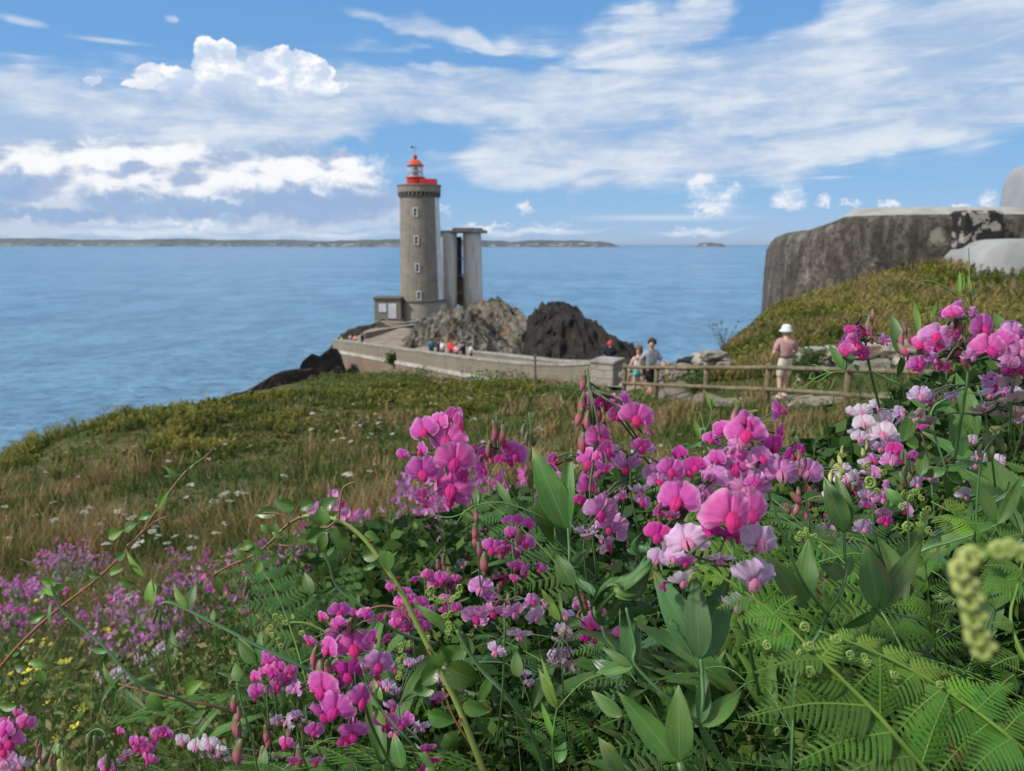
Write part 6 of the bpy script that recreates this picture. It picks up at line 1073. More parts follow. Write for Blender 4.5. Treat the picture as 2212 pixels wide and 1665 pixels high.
# twisted knot of rolled leaves
kr=empty('twisted_leaf',D(*q4(1850,1300),.43),'crumpled dark green leaf twisted and knotted around the pea stem','leaf')
def roll(P,W,d,mat=m_leafb,seed=1,tw=1.2,n=26,m=7):
    C=catmull([D(a,b,d+e) for a,b,e in P],8); k=len(C); rows=[];uv=[]; rr=random.Random(seed)
    for i,c in enumerate(C):
        t=i/(k-1); tg=(C[min(i+1,k-1)]-C[max(i-1,0)]).normalized(); sd=tg.cross(FW).normalized(); up=sd.cross(tg); a=tw*math.sin(t*math.pi*1.7+seed); w=W/FP*d*(math.sin(math.pi*(.06+.9*t))**.6)*.5; row=[]
        for j in range(m+2):
            u=j/(m+1)*2-1; th=u*1.9; row.append(tuple(c-kr.location+(sd*math.cos(a)+up*math.sin(a))*(w*math.sin(th))+(up*math.cos(a)-sd*math.sin(a))*(w*.5*(1-math.cos(th)))+up*(.0012*math.sin(9*u+seed+6*t)))); uv.append((t,j/(m+1)))
        rows.append(row)
    return MB().grid(rows,0,uv).build('leaf_fold',mat,kr)
for i,(P,W) in enumerate([([(1920,1010,0),(1890,1110,-.004),(1960,1170,-.006),(2000,1080,0)],110),([(1810,1130,.004),(1900,1160,.0),(1970,1110,0),(2000,1040,.004)],90),([(1990,1180,-.006),(1900,1270,-.010),(1780,1370,-.012),(1640,1440,-.008),(1570,1530,0)],120),([(1960,1210,0),(1900,1330,-.004),(1760,1440,-.012),(1650,1530,-.012),(1600,1620,-.004)],110),([(1600,1460,.006),(1700,1420,-.014),(1800,1450,-.016),(1900,1420,-.004),(1960,1330,.004)],80),([(1580,1500,.0),(1590,1600,-.004),(1650,1630,-.0),(1760,1520,-.012),(1840,1500,0)],80),([(1780,1500,0),(1850,1560,-.005),(1960,1600,0),(2030,1560,.005)],130),([(1440,1330,.006),(1520,1420,0),(1600,1500,-.004),(1660,1520,0)],80),([(2010,1040,.004),(1960,1050,.0),(1900,1040,0)],120)]): roll([(*q4(a,b),e) for a,b,e in P],W*.30386,.43,seed=i+1)
# ------------------------------------------------------------ rose canes
def rosemat(n,a,b_):
    m,g=newmat(n); uv=g.sep(g.coord('UV')); c=g.mix(g.ss(g.noise(g.coord(),12.,4.,.6),.35,.65),a,b_); c=g.mix(g.ss(g.noise(g.coord(),70.,3.,.6),.62,.70,0.,.6),c,(.16,.05,.03)); fin(g,c,.45,None); return m
m_cane=rosemat('yellow_green_rose_stem',(.26,.32,.075),(.20,.28,.06)); m_caner=rosemat('reddish_rose_stem',(.22,.085,.045),(.19,.13,.05)); m_thorn=two('red_thorn',(.28,.045,.03),(.20,.05,.03),20,.5,0)
def cane(label,d,pts,r,mats,leaves_,thorns=14,seed=1,side=()):
    C=catmull([D(a,b,d+e) for a,b,e in pts],6); root=empty('rose_cane',C[0],label,'plant'); n=len(C); k=int(n*mats[2]); rr=random.Random(seed); rad=[r[0]+(r[1]-r[0])*i/(n-1) for i in range(n)]
    mb=MB(); mb.tube(off(root,C[:k+1]),rad[:k+1],9,0); mb.tube(off(root,C[k:]),rad[k:],8,1); mb.build('stem',list(mats[:2]),root)
    for i in range(thorns):
        j=rr.randrange(2,n-2); c=C[j]; tg=(C[j+1]-C[j-1]).normalized(); a=rr.uniform(0,6.28); s_=tg.cross(FW).normalized(); v=s_*math.cos(a)+tg.cross(s_)*math.sin(a); L=rad[j]*1.4+.002
        MB().tube(off(root,[c+v*rad[j]*.7,c+v*(rad[j]+L*.5)-tg*.0006,c+v*(rad[j]+L)-tg*.0016]),[rad[j]*.55,.0008,.0001],6,flat=.6).build('thorn',m_thorn,root)
    for P in side: tubeobj('side_twig',[D(a,b,d) for a,b in P],(.0011,.0006),m_caner,root)
    for b,t,w,*mm in leaves_: leaf(root,b,(b[0]+(t[0]-b[0])*1.15,b[1]+(t[1]-b[1])*1.15),w*1.35,d+rr.uniform(-.012,.012),None,mm[0] if mm else m_rose,serr=.10,fold=rr.uniform(.2,.45),bend=rr.uniform(.05,.25))
    return root
cane('thick yellow green thorny rose stem arching up from the bottom and over to the left',.60,[(*q8(1470,1540),0),(*q8(1390,1330),0),(*q8(1310,1130),0),(*q8(1210,930),0),(*q8(1100,710),0),(*q8(1000,510),0),(*q8(890,340),0),(*q8(780,205),0),(*q8(650,120),0),(*q8(500,96),.01),(*q8(390,140),.02),(*q8(300,230),.02),(*q8(200,310),.03),(*q8(60,372),.04),(*q8(-30,425),.05)],(.0028,.0008),(m_cane,m_caner,.66),
 [(q8(330,75),q8(215,90),20),(q8(420,55),q8(320,20),22),(q8(320,140),q8(310,200),24),(q8(450,60),q8(520,30),22),(q8(560,60),q8(640,5),22),(q8(600,170),q8(495,230),26),(q8(575,150),q8(565,60),30),(q8(640,150),q8(710,275),32),(q8(600,130),q8(660,80),20),(q8(590,190),q8(560,290),20),(q8(800,200),q8(870,220),18),(q8(790,320),q8(900,290),26),(q8(930,290),q8(930,390),26),(q8(860,370),q8(800,390),10),
  (q8(1220,920),q8(1345,825),44),(q8(1200,935),q8(1120,1010),30),(q8(1245,925),q8(1415,995),48),(q8(1210,930),q8(1175,850),30),(q8(1190,1000),q8(1080,1060),32),(q8(1150,1180),q8(1280,1220),30),(q8(1240,1290),q8(1300,1350),36),(q8(1340,1130),q8(1470,1165),28),(q8(200,250),q8(130,270),16),(q8(160,330),q8(90,290),16),(q8(240,350),q8(205,410),20),(q8(250,310),q8(150,240),14),(q8(280,180),q8(240,150),14),(q8(-10,430),q8(20,520),18),(q8(100,290),q8(170,250),12),(q8(350,210),q8(300,190),10)],26,3,
 side=[[q8(660,115),q8(600,160),q8(560,160)],[q8(790,205),q8(700,170),q8(620,160)],[q8(1060,680),q8(1000,610),q8(900,590),q8(820,610)],[q8(390,140),q8(340,90),q8(250,80)],[q8(210,305),q8(140,290),q8(40,320)],[q8(1230,1040),q8(1290,1200),q8(1370,1330),q8(1410,1400)],[q8(660,120),q8(670,20),q8(690,-60),q8(760,-90)],[q8(340,260),q8(380,262),q8(420,270)]])
cane('long bare reddish rose stem leaning across the left meadow',1.0,[(-40,1490,0),(40,1395,0),(120,1320,0),(210,1250,0),(290,1170,0),(350,1085,.01),(400,1020,.02),(445,985,.03),(463,965,.04)],(.0024,.0010),(m_caner,m_caner,.6),
 [(q7(690,270),q7(740,235),16,m_rose),(q7(650,350),q7(720,330),18,m_leafy),(q7(700,400),q7(790,420),16),(q7(640,140),q7(720,100),20,m_leafy),(q7(740,100),q7(800,60),18),(q7(600,370),q7(530,370),10),(q7(780,280),q7(795,360),12),(q7(400,430),q7(230,450+20),14,m_leafy),(q7(420,410),q7(395,380),12),(q7(340,410),q7(250,400),18,m_leafy),(q7(180,640),q7(260,600),16),(q7(60,820),q7(130,790),22),(q7(120,860),q7(60,780),20),(q7(250,930),q7(260,1000),24),(q7(180,870),q7(330,900),16),(q7(170,900),q7(90,900),20),(q7(100,1140),q7(0,1140),16),(388,1040-10,)and((385,1030),(360,1010),10),((400,1015),(420,1000),8),((362,1060),(340,1100),12,m_leafy),((436,990),(425,975),6),((330,1110),(300,1120),12)],16,8,
 side=[[q7(740,210),q7(900,60),q7(1010,10)],[(395,1030),(375,1022),(350,1005)],[q7(390,600),q7(330,470),q7(260,330),q7(120,270)],[q7(400,520),q7(430,470),q7(390,390)]])
cane('thin orange red rose runner low in the left meadow',.8,[(*q7(700,1010),0),(*q7(800,1035),0),(*q7(1000,1090),0),(*q7(1260,1140),.0),(*q7(1420,1200),.02)],(.0010,.0016),(m_caner,m_caner,.5),[(q7(930,1040),q7(970,1000),14,m_leafy),(q7(880,1070),q7(960,1160),24),(q7(1100,1060),q7(1190,1000),20,m_leafy),(q7(1200,1200),q7(1110,1230),18),(q7(1180,1020),q7(1250,1010),12,m_leafy)],8,5)
# ------------------------------------------------------------ bracken
m_fern=leafm('bracken_green',(.055,.15,.014),(.10,.23,.022),(.15,.30,.05),.5,.35,False); m_fernd=leafm('old_bracken_green',(.04,.12,.022),(.06,.155,.028),(.09,.20,.04),.5,.3,False); m_fernl=leafm('fresh_bracken_tip',(.14,.28,.02),(.20,.34,.04),(.25,.40,.08),.5,.4,False); m_rach=two('bracken_stem',(.13,.22,.035),(.10,.17,.03),20,.5,0); m_coil=two('pale_fiddlehead',(.22,.31,.08),(.15,.24,.05),40,.7,.3,.001)
def pinna(P,pl,nrm,n=18,taper=1.,droop=.3,seed=0,curl=.15):
    """one pinna: midrib along P (world) with narrow lobed pinnules"""
    C=catmull(P,6); mb=MB(); mb.tube(C,[max(.0003,pl*.035*(1-i/len(C)*.7)) for i in range(len(C))],5,1,False); k=len(C)-1; rr=random.Random(seed)
    L=sum((C[i+1]-C[i]).length for i in range(k))
    for i in range(n):
        t=(i+.6)/n; f=t*k; a=int(f); c=C[a].lerp(C[min(a+1,k)],f-a); tg=(C[min(a+1,k)]-C[a]).normalized(); sd=tg.cross(nrm).normalized(); up=sd.cross(tg)
        for s_ in (-1,1):
            ln=pl*(1-t**1.7*.9)*(.75+.35*math.sin(math.pi*min(1,t*1.6+.15)))*rr.uniform(.85,1.1); w=min(L/n*.36,ln*.16)
            d=(sd*s_*.92+tg*.34).normalized(); e=d.cross(nrm).normalized(); dr=-up*droop; q=rr.uniform(-.15,.15)
            pts=[];uvs=[]
            for j,(tt,ww) in enumerate(((0,1.1),(.25,1.),(.5,.95),(.75,.75),(1,.12))):
                m_=c+d*(ln*tt)+dr*(ln*tt*tt*.5)+tg*(ln*curl*tt*tt*(1+q)); pts+= [m_+e*w*ww,m_+up*w*.25,m_-e*w*ww]; uvs+=[(tt,0.),(tt,.5),(tt,1.)]
            mb.add(pts,[(3*j+u,3*j+u+1,3*j+u+4,3*j+u+3) for j in range(4) for u in (0,1)],0,uvs)
    return mb
def coil(c,r,nrm,up,turn=1.6,th=.3):
    mb=MB(); x=up; y=nrm.cross(up).normalized(); P=[]; R_=[]
    for i in range(22): t=i/21; a=t*turn*2*math.pi; q=r*(1-t*.82); P.append(c+x*(q*math.cos(a))+y*(q*math.sin(a))+nrm*(t*r*.3)); R_.append(r*th*(1-t*.55)*(1+.25*math.sin(i*2.3)))
    return mb.tube(P,R_,7)
def frond(label,rach,pins,mat=None,rr_=(.0022,.0009),group=None,coils=(),n=16,rm=None,tipmat=None):
    """rach: [(px,py,d)...]; pins: (base px,py,d, tip px,py,d, pinnule length px)"""
    rr_=(rr_[0]*.6,rr_[1]*.6); S=[D(*p) for p in rach]; root=empty('bracken_frond',S[0],label,'fern',group); tubeobj('rachis',S,rr_,rm or m_rach,root,.9)
    for i,p in enumerate(pins):
        B=D(p[0],p[1],p[2]); T=D(p[3],p[4],p[5]); M=(B+T)/2+UPV*(B-T).length*.06; nn=(UPV*.75-FW*.65+RT*random.uniform(-.2,.2)).normalized() if (T-B).normalized().dot(UPV)<.7 else -FW
        mb=pinna([B,M,T],1.35*p[6]/FP*p[2],nn,p[7] if len(p)>7 else n,seed=i); mb.v=[tuple(Vector(v)-root.location) for v in mb.v]; mb.build('pinna',[p[8] if len(p)>8 else (mat or m_fern),m_rach],root)
    for px,py,d,rp in coils:
        c=D(px,py,d)-root.location; a=random.uniform(0,6.28); mb=coil(c,rp/FP*d,(-FW+RT*random.uniform(-.6,.6)).normalized(),(UPV*math.cos(a)+RT*math.sin(a)).normalized()); mb.build('fiddlehead',m_coil,root)
    return root
def p6(bx,by,bd,tx,ty,td,pl,*r): return (*q6(bx,by),bd,*q6(tx,ty),td,pl*.39227,*r)
frond('big near bracken frond pointing up left, blurred in the foreground at the bottom right',[(*q6(1750,1420),.33),(*q6(1500,1130),.33),(*q6(1350,965),.335),(*q6(1110,730),.34),(*q6(850,480),.35),(*q6(560,270),.36),(*q6(400,190),.365)],
 [p6(1370,975,.335,690,1035,.33,150,20),p6(1480,1120,.33,950,1290,.32,130,16),p6(1420,1050,.335,1420,700,.34,90,14),p6(1230,850,.34,740,720,.34,100,16),p6(1100,720,.34,730,790,.33,70,14),p6(1090,720,.34,1250,580,.35,60,10,m_fernl),p6(950,580,.345,660,640,.345,70,12),p6(880,490,.35,640,500,.345,80,12),p6(830,470,.35,960,370,.35,60,10),p6(700,380,.355,520,440,.355,60,10),p6(660,350,.355,640,270,.36,40,8),p6(560,270,.36,440,270,.36,40,8,m_fernl),p6(480,220,.36,400,200,.365,30,6,m_fernl),p6(1600,1250,.33,1100,1420,.31,120,14),p6(1650,1290,.33,1800,900,.34,110,14)],rr_=(.0024,.0009),coils=[(*q6(800,640),.34,10),(*q6(1000,540),.345,12),(*q6(1030,640),.34,12),(*q6(980,690),.34,10),(*q6(1180,600),.345,12),(*q6(1030,780),.335,12),(*q6(850,580),.345,7),(*q6(390,255),.36,8),(*q6(265,200),.365,7),(*q6(850,1110),.33,9)])
frond('wide bracken frond spreading from the right edge along the bottom right corner',[(*q6(2350,1330),.36),(*q6(2100,1120),.36),(*q6(1850,930),.37),(*q6(1600,780),.375),(*q6(1350,660),.38),(*q6(1080,560),.385)],
 [p6(2150,1150,.36,1850,1420,.34,110,16),p6(2030,1060,.365,1700,1400,.35,120,18),p6(1900,970,.37,1560,1300,.35,120,18),p6(1760,880,.37,1450,1200,.36,110,16),p6(1620,790,.375,1350,1060,.365,90,14),p6(1480,720,.38,1250,900,.37,70,12),p6(2200,1200,.36,2150,1450,.35,110,14),p6(2100,1120,.36,2260,980,.37,90,12),p6(1950,1000,.365,2150,850,.38,90,14),p6(1800,900,.37,2050,880,.38,70,12,m_fernl),p6(1600,780,.375,1850,800,.385,60,12,m_fernl),p6(1450,700,.38,1650,690,.39,50,10,m_fernl),p6(1300,640,.385,1450,610,.39,50,10,m_fernl),p6(1200,600,.385,1300,560,.39,40,8,m_fernl),p6(1200,600,.385,1100,700,.38,50,8)],rr_=(.0022,.0010),coils=[(*q6(1350,740),.375,9),(*q6(1500,800),.37,10),(*q6(1250,690),.38,10),(*q6(1330,700),.38,8),(*q6(1750,860),.37,9)])
frond('upright light green bracken frond between the leaf pairs at the right',[(*q6(1745,800),.58),(*q6(1720,620),.57),(*q6(1690,420),.57),(*q6(1675,250),.57),(*q6(1655,60),.575),(*q6(1640,-60),.58)],
 [p6(1720,600,.57,1370,565,.56,60,16),p6(1700,440,.57,1470,420,.57,60,13),p6(1700,480,.57,1870,450,.56,60,12),p6(1685,320,.57,1540,270,.57,50,11),p6(1685,330,.57,1830,290,.57,45,10),p6(1670,190,.57,1590,150,.57,36,8),p6(1670,200,.57,1800,190,.57,40,9),p6(1660,100,.575,1600,60,.575,26,7,m_fernl),p6(1740,740,.575,1500,690,.57,60,14,m_fernd),p6(1650,20,.575,1600,-40,.58,26,6,m_fernl)],rr_=(.0016,.0008),coils=[(*q5(1350,430),.58,10),(*q5(1440,455),.58,8),(*q5(1360,510),.57,14),(*q5(1400,560),.58,7),(*q5(1550,580),.57,9),(*q5(1620,565),.58,8),(*q5(1715,590),.57,8),(*q5(1680,660),.57,9),(*q5(1660,700),.57,9),(*q5(1640,740),.57,8),(*q5(1570,760),.57,12),(*q5(1540,650),.57,8),(*q5(1690,780),.57,8),(*q5(1450,640),.58,7),(*q6(1755,370),.56,8),(*q6(1865,370),.56,7),(*q6(1710,110),.56,7),(*q5(1790,860),.56,7)])
frond('bracken frond with light tips arching left at the right edge',[(2260,1300,.5),(*q5(2150,1000),.5),(*q5(2000,820),.5),(*q5(1850,700),.51),(*q5(1700,620),.52)],
 [(*q5(2100,930),.5,*q5(1880,850),.5,34,14),(*q5(2040,850),.5,*q5(2200,800),.5,34,12),(*q5(1950,780),.5,*q5(1760,700),.51,30,12,m_fernl),(*q5(1900,740),.5,*q5(2050,760),.5,28,10),(*q5(1780,650),.51,*q5(1900,640),.51,20,9,m_fernl),(*q5(1800,690),.51,*q5(1780,790),.51,24,9),(*q5(2180,1040),.5,*q5(1980,1130),.49,40,14)],coils=[(*q5(1590,600),.52,8),(*q5(1650,600),.52,7)])
frond('bracken frond at the right edge below the blurred pale coil',[(2290,1560,.42),(*q6(2150,560),.44),(*q6(2180,300),.46),(*q6(2230,80),.48)],
 [p6(2150,520,.44,2030,520,.44,50,10),p6(2180,330,.46,1970,330,.45,60,13),p6(2200,230,.46,1990,200,.46,44,11),p6(2160,640,.44,2240,700,.44,60,10,m_fernl),(*q6(2160,800),.42,*q6(2050,900),.42,26,12),(*q6(2180,700),.42,*q6(2030,760),.42,22,10),(*q6(2210,150),.47,*q6(2100,60),.47,18,8,m_fernl)])
CD=.14
cf=empty('bracken_crozier',D(2110,1300,.14),'out of focus pale yellow green unfurling fern tip hanging at the right edge','fern')
C=catmull([D(a,b,CD) for a,b in ((2260,1230),(2200,1195),(2150,1190),(2100,1215),(2075,1260),(2085,1310),(2110,1370),(2120,1410))],6)
MB().tube(off(cf,C),[.0009]*len(C),8).build('rachis',m_rach,cf)
for i in range(1,len(C),4): c=C[i]-cf.location; coil(c+RT*random.uniform(-.0012,.0012),.0023*(1.0 if i>14 else .8),(-FW+UPV*.3).normalized(),RT if i%2 else UPV,1.3,.45).build('fiddlehead',two('yellowish_fiddlehead',(.33,.36,.12),(.24,.30,.08),40,.7,.2,.001) if i==1 else bpy.data.materials['yellowish_fiddlehead'],cf)
def croz(label,pts,d,heads,r=.0011):
    root=empty('bracken_crozier',D(pts[-1][0],pts[-1][1],d),label,'fern'); tubeobj('rachis',[D(a,b,d) for a,b in pts],(r*.7,r),m_rach,root)
    for a,b,w in heads: coil(D(a,b,d)-root.location,w/FP*d,(-FW+RT*random.uniform(-.5,.5)).normalized(),(UPV*random.uniform(-1,1)+RT*random.uniform(-1,1)).normalized(),1.4,.42).build('fiddlehead',m_coil,root)
croz('double curled fern tip shaped like a bull\'s horns, over the pink lower flowers',[q8(1180,520),q8(1200,555),q8(1250,560),q8(1265,600),q8(1262,680),q8(1290,700),q8(1340,800)],.58,[(*q8(1165,500),9),(*q8(1150,515),7),(*q8(1170,540),7),(*q8(1190,555),7),(*q8(1215,562),6),(*q8(1235,560),6),(*q8(1320,490),8),(*q8(1330,505),6),(*q8(1310,530),7),(*q8(1290,548),6),(*q8(1280,555),6),(*q8(1245,640),7),(*q8(1275,630),7),(*q8(1262,690),7),(*q8(1265,710),7),(*q8(1260,735),6),(*q8(1270,745),5)])
croz('small curled fern tip with tiny pale coils left of the lower magenta cluster',[q8(320,650),q8(350,690),q8(420,680),q8(500,690),q8(600,740)],.6,[(*q8(315,650),8),(*q8(290,705),7),(*q8(300,750),6),(*q8(330,775),6),(*q8(345,810),6),(*q8(375,680),7),(*q8(345,650),5),(*q8(415,650),5),(*q8(460,740),6)])
croz('string of tiny green fern coils hanging right of the lower magenta cluster',[q8(1030,780),q8(1010,850),q8(1000,920),q8(1020,1000)],.6,[(*q8(1005,800),6),(*q8(1045,800),6),(*q8(1000,830),6),(*q8(1020,860),6),(*q8(990,890),6),(*q8(1005,920),6),(*q8(1000,960),6),(*q8(985,985),6),(*q8(1150,770),6)])
croz('little fern coils left of the upright leaf pair in the middle',[q5(985,800),q5(1060,820),q5(1160,860)],.58,[(*q5(980,800),7),(*q5(1020,775),6),(*q5(970,825),6),(*q5(1000,800),6),(*q5(1060,805),6),(*q5(1090,870),5)])
# ------------------------------------------------------------ the mass of the hedge: bracken, shoots and sprays one behind another
ENV=[(0,1240,5.2),(0,1400,2.4),(0,1650,1.3),(300,1230,4.2),(300,1400,2.0),(300,1650,1.1),(600,1130,1.7),(600,1350,1.15),(600,1650,.78),(900,1080,1.35),(900,1300,.95),(900,1650,.68),(1200,1000,1.15),(1200,1300,.82),(1200,1650,.60),(1600,950,1.05),(1600,1300,.75),(1600,1650,.52),(2000,740,1.15),(2000,1000,.9),(2000,1300,.66),(2000,1650,.5),(2212,620,1.1),(2212,1000,.8),(2212,1300,.62),(2212,1650,.46)]
ENVF=RBF([(a/500,b/500,math.log(c)) for a,b,c in ENV],.01)
TOPX=[-200,0,200,350,550,700,900,1100,1300,1500,1700,1850,2000,2212,2400]; TOPY=[1350,1300,1250,1230,1150,1110,1100,1040,1000,985,950,880,790,690,620]
def env(px,py): return float(np.exp(ENVF(np.array([px/500]),np.array([py/500])))[0])
def ptop(px): return float(np.interp(px,TOPX,TOPY))
def hedge_pt(lo=0.,hi=1.,x0=-120,x1=2330,bias=1.,deep=(.05,.45)):
    px=random.uniform(x0,x1); t=ptop(px); py=t+(1760-t)*(lo+(hi-lo)*random.random()**bias); return px,py,env(px,py)*(1+random.uniform(*deep))
def copytree(o,parent=None):
    c=o.copy(); COL.objects.link(c)
    if parent is not None: c.parent=parent
    for ch in list(o.children): copytree(ch,c)
    return c
def proto_at(base=(0,0,0),name='x',label=None,cat=None,group=None): return empty(name,base,label,cat,group)
# prototypes are built standing at the origin, growing up +Z, real size
def L3(root,b,t,w,n,mat,serr=0,seed=0): return leafmesh(b,t,w,Vector(n),random.uniform(.05,.3),random.uniform(.15,.5),seed=seed,serr=serr,root=None).build('leaf',mat,root)
def proto_shoot(seed,h,label,mat):
    rr=random.Random(seed); r_=proto_at(name='sweet_pea_shoot',label=label,cat='plant',group='leafy sweet pea shoots filling the hedge'); P=[Vector((0,0,0))]
    for i in range(5): P.append(P[-1]+Vector((rr.uniform(-.05,.05),rr.uniform(-.05,.05),h/5)))
    C=catmull(P,4); MB().tube(C,[.0028*(1-.6*i/len(C)) for i in range(len(C))],6,flat=.5).build('stem',m_stemb,r_)
    for i in range(1,6):
        c=P[i]; a=rr.uniform(0,6.28); 
        for s_ in (-.35,.35):
            d=Vector((math.cos(a+s_),math.sin(a+s_),rr.uniform(.4,1.1))).normalized(); L=rr.uniform(.06,.10); L3(r_,c,c+d*L*1.1,L*rr.uniform(.17,.29),(-d.x*.6,-d.y*.6,1),mat,seed=seed*7+i)
        T=[c]+[c+Vector((math.cos(a+2)*k*.02,math.sin(a+2)*k*.02,.02*math.sin(k)+.01*k)) for k in range(1,5)]; MB().tube(catmull(T,3),.0006,4).build('tendril',m_stemg,r_)
    return r_
def proto_frond(seed,L,label,mat):
    rr=random.Random(seed); r_=proto_at(name='bracken_frond',label=label,cat='fern',group='bracken fronds filling the hedge'); P=[Vector((0,0,0)),Vector((0,.02,L*.35)),Vector((.02,.10,L*.65)),Vector((.03,.24,L*.85)),Vector((.03,.38,L*.88))]; C=catmull(P,5); k=len(C)-1
    MB().tube(C,[.0026*(1-.8*i/k) for i in range(k+1)],6).build('rachis',m_rach,r_)
    for i in range(7,k,1):
        t=(i-6)/(k-6)
        for s_ in (-1,1):
            ln=.17*(1-t**1.5*.85); tg=(C[min(i+1,k)]-C[i-1]).normalized(); up=Vector((1,0,0)).cross(tg).normalized(); B=C[i]; T=B+Vector((s_*ln*.95,0,0))+tg*ln*.35-Vector((0,0,ln*.2)); mb=pinna([B,(B+T)/2+Vector((0,0,ln*.07)),T],.028*(1-t*.6),(up if up.z>0 else -up),13,seed=i*2+(s_>0)); mb.build('pinna',[mat,m_rach],r_)
    return r_
def proto_spray(seed,kind,label,group,scale_=.026,n=7,stemh=.5):
    rr=random.Random(seed); r_=proto_at(name='sweet_pea',label=label,cat='flower',group=group); P=[Vector((0,0,0)),Vector((.01,.01,stemh*.5)),Vector((0,.02,stemh))]; MB().tube(catmull(P,4),.0016,6).build('stalk',m_stemb,r_)
    for i in range(n):
        a=-math.pi/2+rr.uniform(-1.7,1.7) if i%4 else rr.uniform(0,6.28); z=stemh-.075*i/n*1.4; c=Vector((math.cos(a)*.026,math.sin(a)*.026,z)); s_=scale_*rr.uniform(.85,1.1); kd=kind if rr.random()<.75 else rr.choice('vdf' if kind!='w' else 'wl')
        m=Matrix.Translation(c)@Matrix.Rotation(a+math.pi/2,4,'Z')@Matrix.Rotation(R(rr.uniform(-10,35)),4,'X')@Matrix.Rotation(R(rr.uniform(-25,25)),4,'Y')@Matrix.Diagonal((s_,s_,s_,1)); o=link('flower',ST[kd][rr.randrange(4)],r_,m)
        if kd!='b': link('wing_petals',rr.choice(WG[kd]),o)
    for i in range(3): c=Vector((rr.uniform(-.01,.01),-.008,stemh+.028-i*.012)); link('bud',BUD['p'],r_,Matrix.Translation(c)@Matrix.Rotation(rr.uniform(0,6),4,'Z')@Matrix.Rotation(R(20),4,'X')@Matrix.Diagonal((.018,.018,.018,1)))
    return r_
def proto_buds(seed,label):
    rr=random.Random(seed); r_=proto_at(name='bud_spike',label=label,cat='flower buds',group='hanging bud spikes in the hedge'); h=.42; MB().tube(catmull([Vector((0,0,0)),Vector((.01,0,h*.6)),Vector((.0,.01,h)),Vector((.006,0,h+.015))],4),.0013,5).build('stalk',m_stemd,r_)
    for i in range(8): a=rr.uniform(0,6.28); z=h+.005-i*.011; s_=.012+.0012*i; link('bud',BUD[rr.choice('ppg') if i>2 else 'g'],r_,Matrix.Translation((math.cos(a)*.007,math.sin(a)*.007,z))@Matrix.Rotation(a,4,'Z')@Matrix.Rotation(R(rr.uniform(0,25)),4,'Y')@Matrix.Diagonal((s_,s_,s_,1)))
    return r_
PR={'shoot':[proto_shoot(1,.42,'leafy green sweet pea shoot with paired leaves in the hedge',m_leaf),proto_shoot(2,.38,'blue green leafy sweet pea shoot in the hedge',m_leafb),proto_shoot(3,.45,'leafy green sweet pea shoot with paired leaves in the hedge',m_leaf),proto_shoot(4,.35,'yellow green young sweet pea shoot in the hedge',m_leafy)],
 'frond':[proto_frond(1,.42,'arching green bracken frond low in the hedge',m_fern),proto_frond(2,.38,'dark green older bracken frond low in the hedge',m_fernd)],
 'spray':[proto_spray(1,'v','small magenta pink sweet pea spray further back in the hedge','pink sweet pea sprays further back'),proto_spray(2,'v','small magenta pink sweet pea spray further back in the hedge','pink sweet pea sprays further back',n=9),proto_spray(3,'f','small faded mauve sweet pea spray further back in the hedge','mauve sweet pea sprays further back'),proto_spray(4,'d','small magenta pink sweet pea spray further back in the hedge','pink sweet pea sprays further back'),proto_spray(5,'w','small blush white sweet pea spray further back in the hedge','pale sweet pea sprays further back'),proto_spray(6,'l','small blush white sweet pea spray further back in the hedge','pale sweet pea sprays further back')],
 'bud':[proto_buds(1,'spike of small drooping reddish buds in the hedge'),proto_buds(2,'spike of small drooping reddish buds in the hedge')]}
first={}
def put(pr,top,h,rz,sc_=1.,tilt=.2):
    """stand a copy so that its head (height h above its foot) is at the point top"""
    o=pr if id(pr) not in first else copytree(pr); first[id(pr)]=1
    rm=Matrix.Rotation(rz,3,'Z')@Matrix.Rotation(random.uniform(-tilt,tilt),3,'X')@Matrix.Rotation(random.uniform(-tilt,tilt),3,'Y'); o.rotation_euler=rm.to_euler(); o.scale=(sc_,)*3; o.location=top-rm@Vector((0,0,h*sc_)); zx=top.x/top.y; zn=0 if zx<-.42 else 1 if zx<-.12 else 2 if zx<.18 else 3 if zx<.45 else 4; zn=('at the far lower left','left of the arched rose stem','around the twisted leaf in the middle','between the middle and the right side','at the right side')[zn]
    if 'lb' not in o: o['lb']=o['label']; o['gb']=o['group']
    o['label']=o['lb'].replace(' in the hedge','').replace(' low','')+', '+zn; o['group']=o['gb']+', '+zn; return o
random.seed(21)
for i in range(150):
    px,py,d=hedge_pt(.12,1.,-60,2300,.9,(.03,.5)); 
    if px<950 and (random.random()<.4 or py<ptop(px)+(170 if px<700 else 60)): continue
    w=random.random(); pr=PR['shoot'][0 if w<.35 else 1 if w<.6 else 2 if w<.88 else 3]; put(pr,D(px,py,d),.4,random.uniform(0,6.28),random.uniform(.75,1.2),.35)
for i in range(96):
    px=random.uniform(850,2330) if i%5 else random.uniform(450,900)
    if i>60: px=random.uniform(1500,2350)
    t=ptop(px); py=t+(1700-t)*random.uniform(.42 if i<=60 else .6,1.02); d=env(px,py)*random.uniform(.95 if i>60 else 1.03,1.3)
    put(PR['frond'][i%2 if i%3 else 1],D(px,py,d),.36,random.uniform(-.9,.9)+(math.pi if random.random()<.75 else 0),random.uniform(.6,1.05),.3)
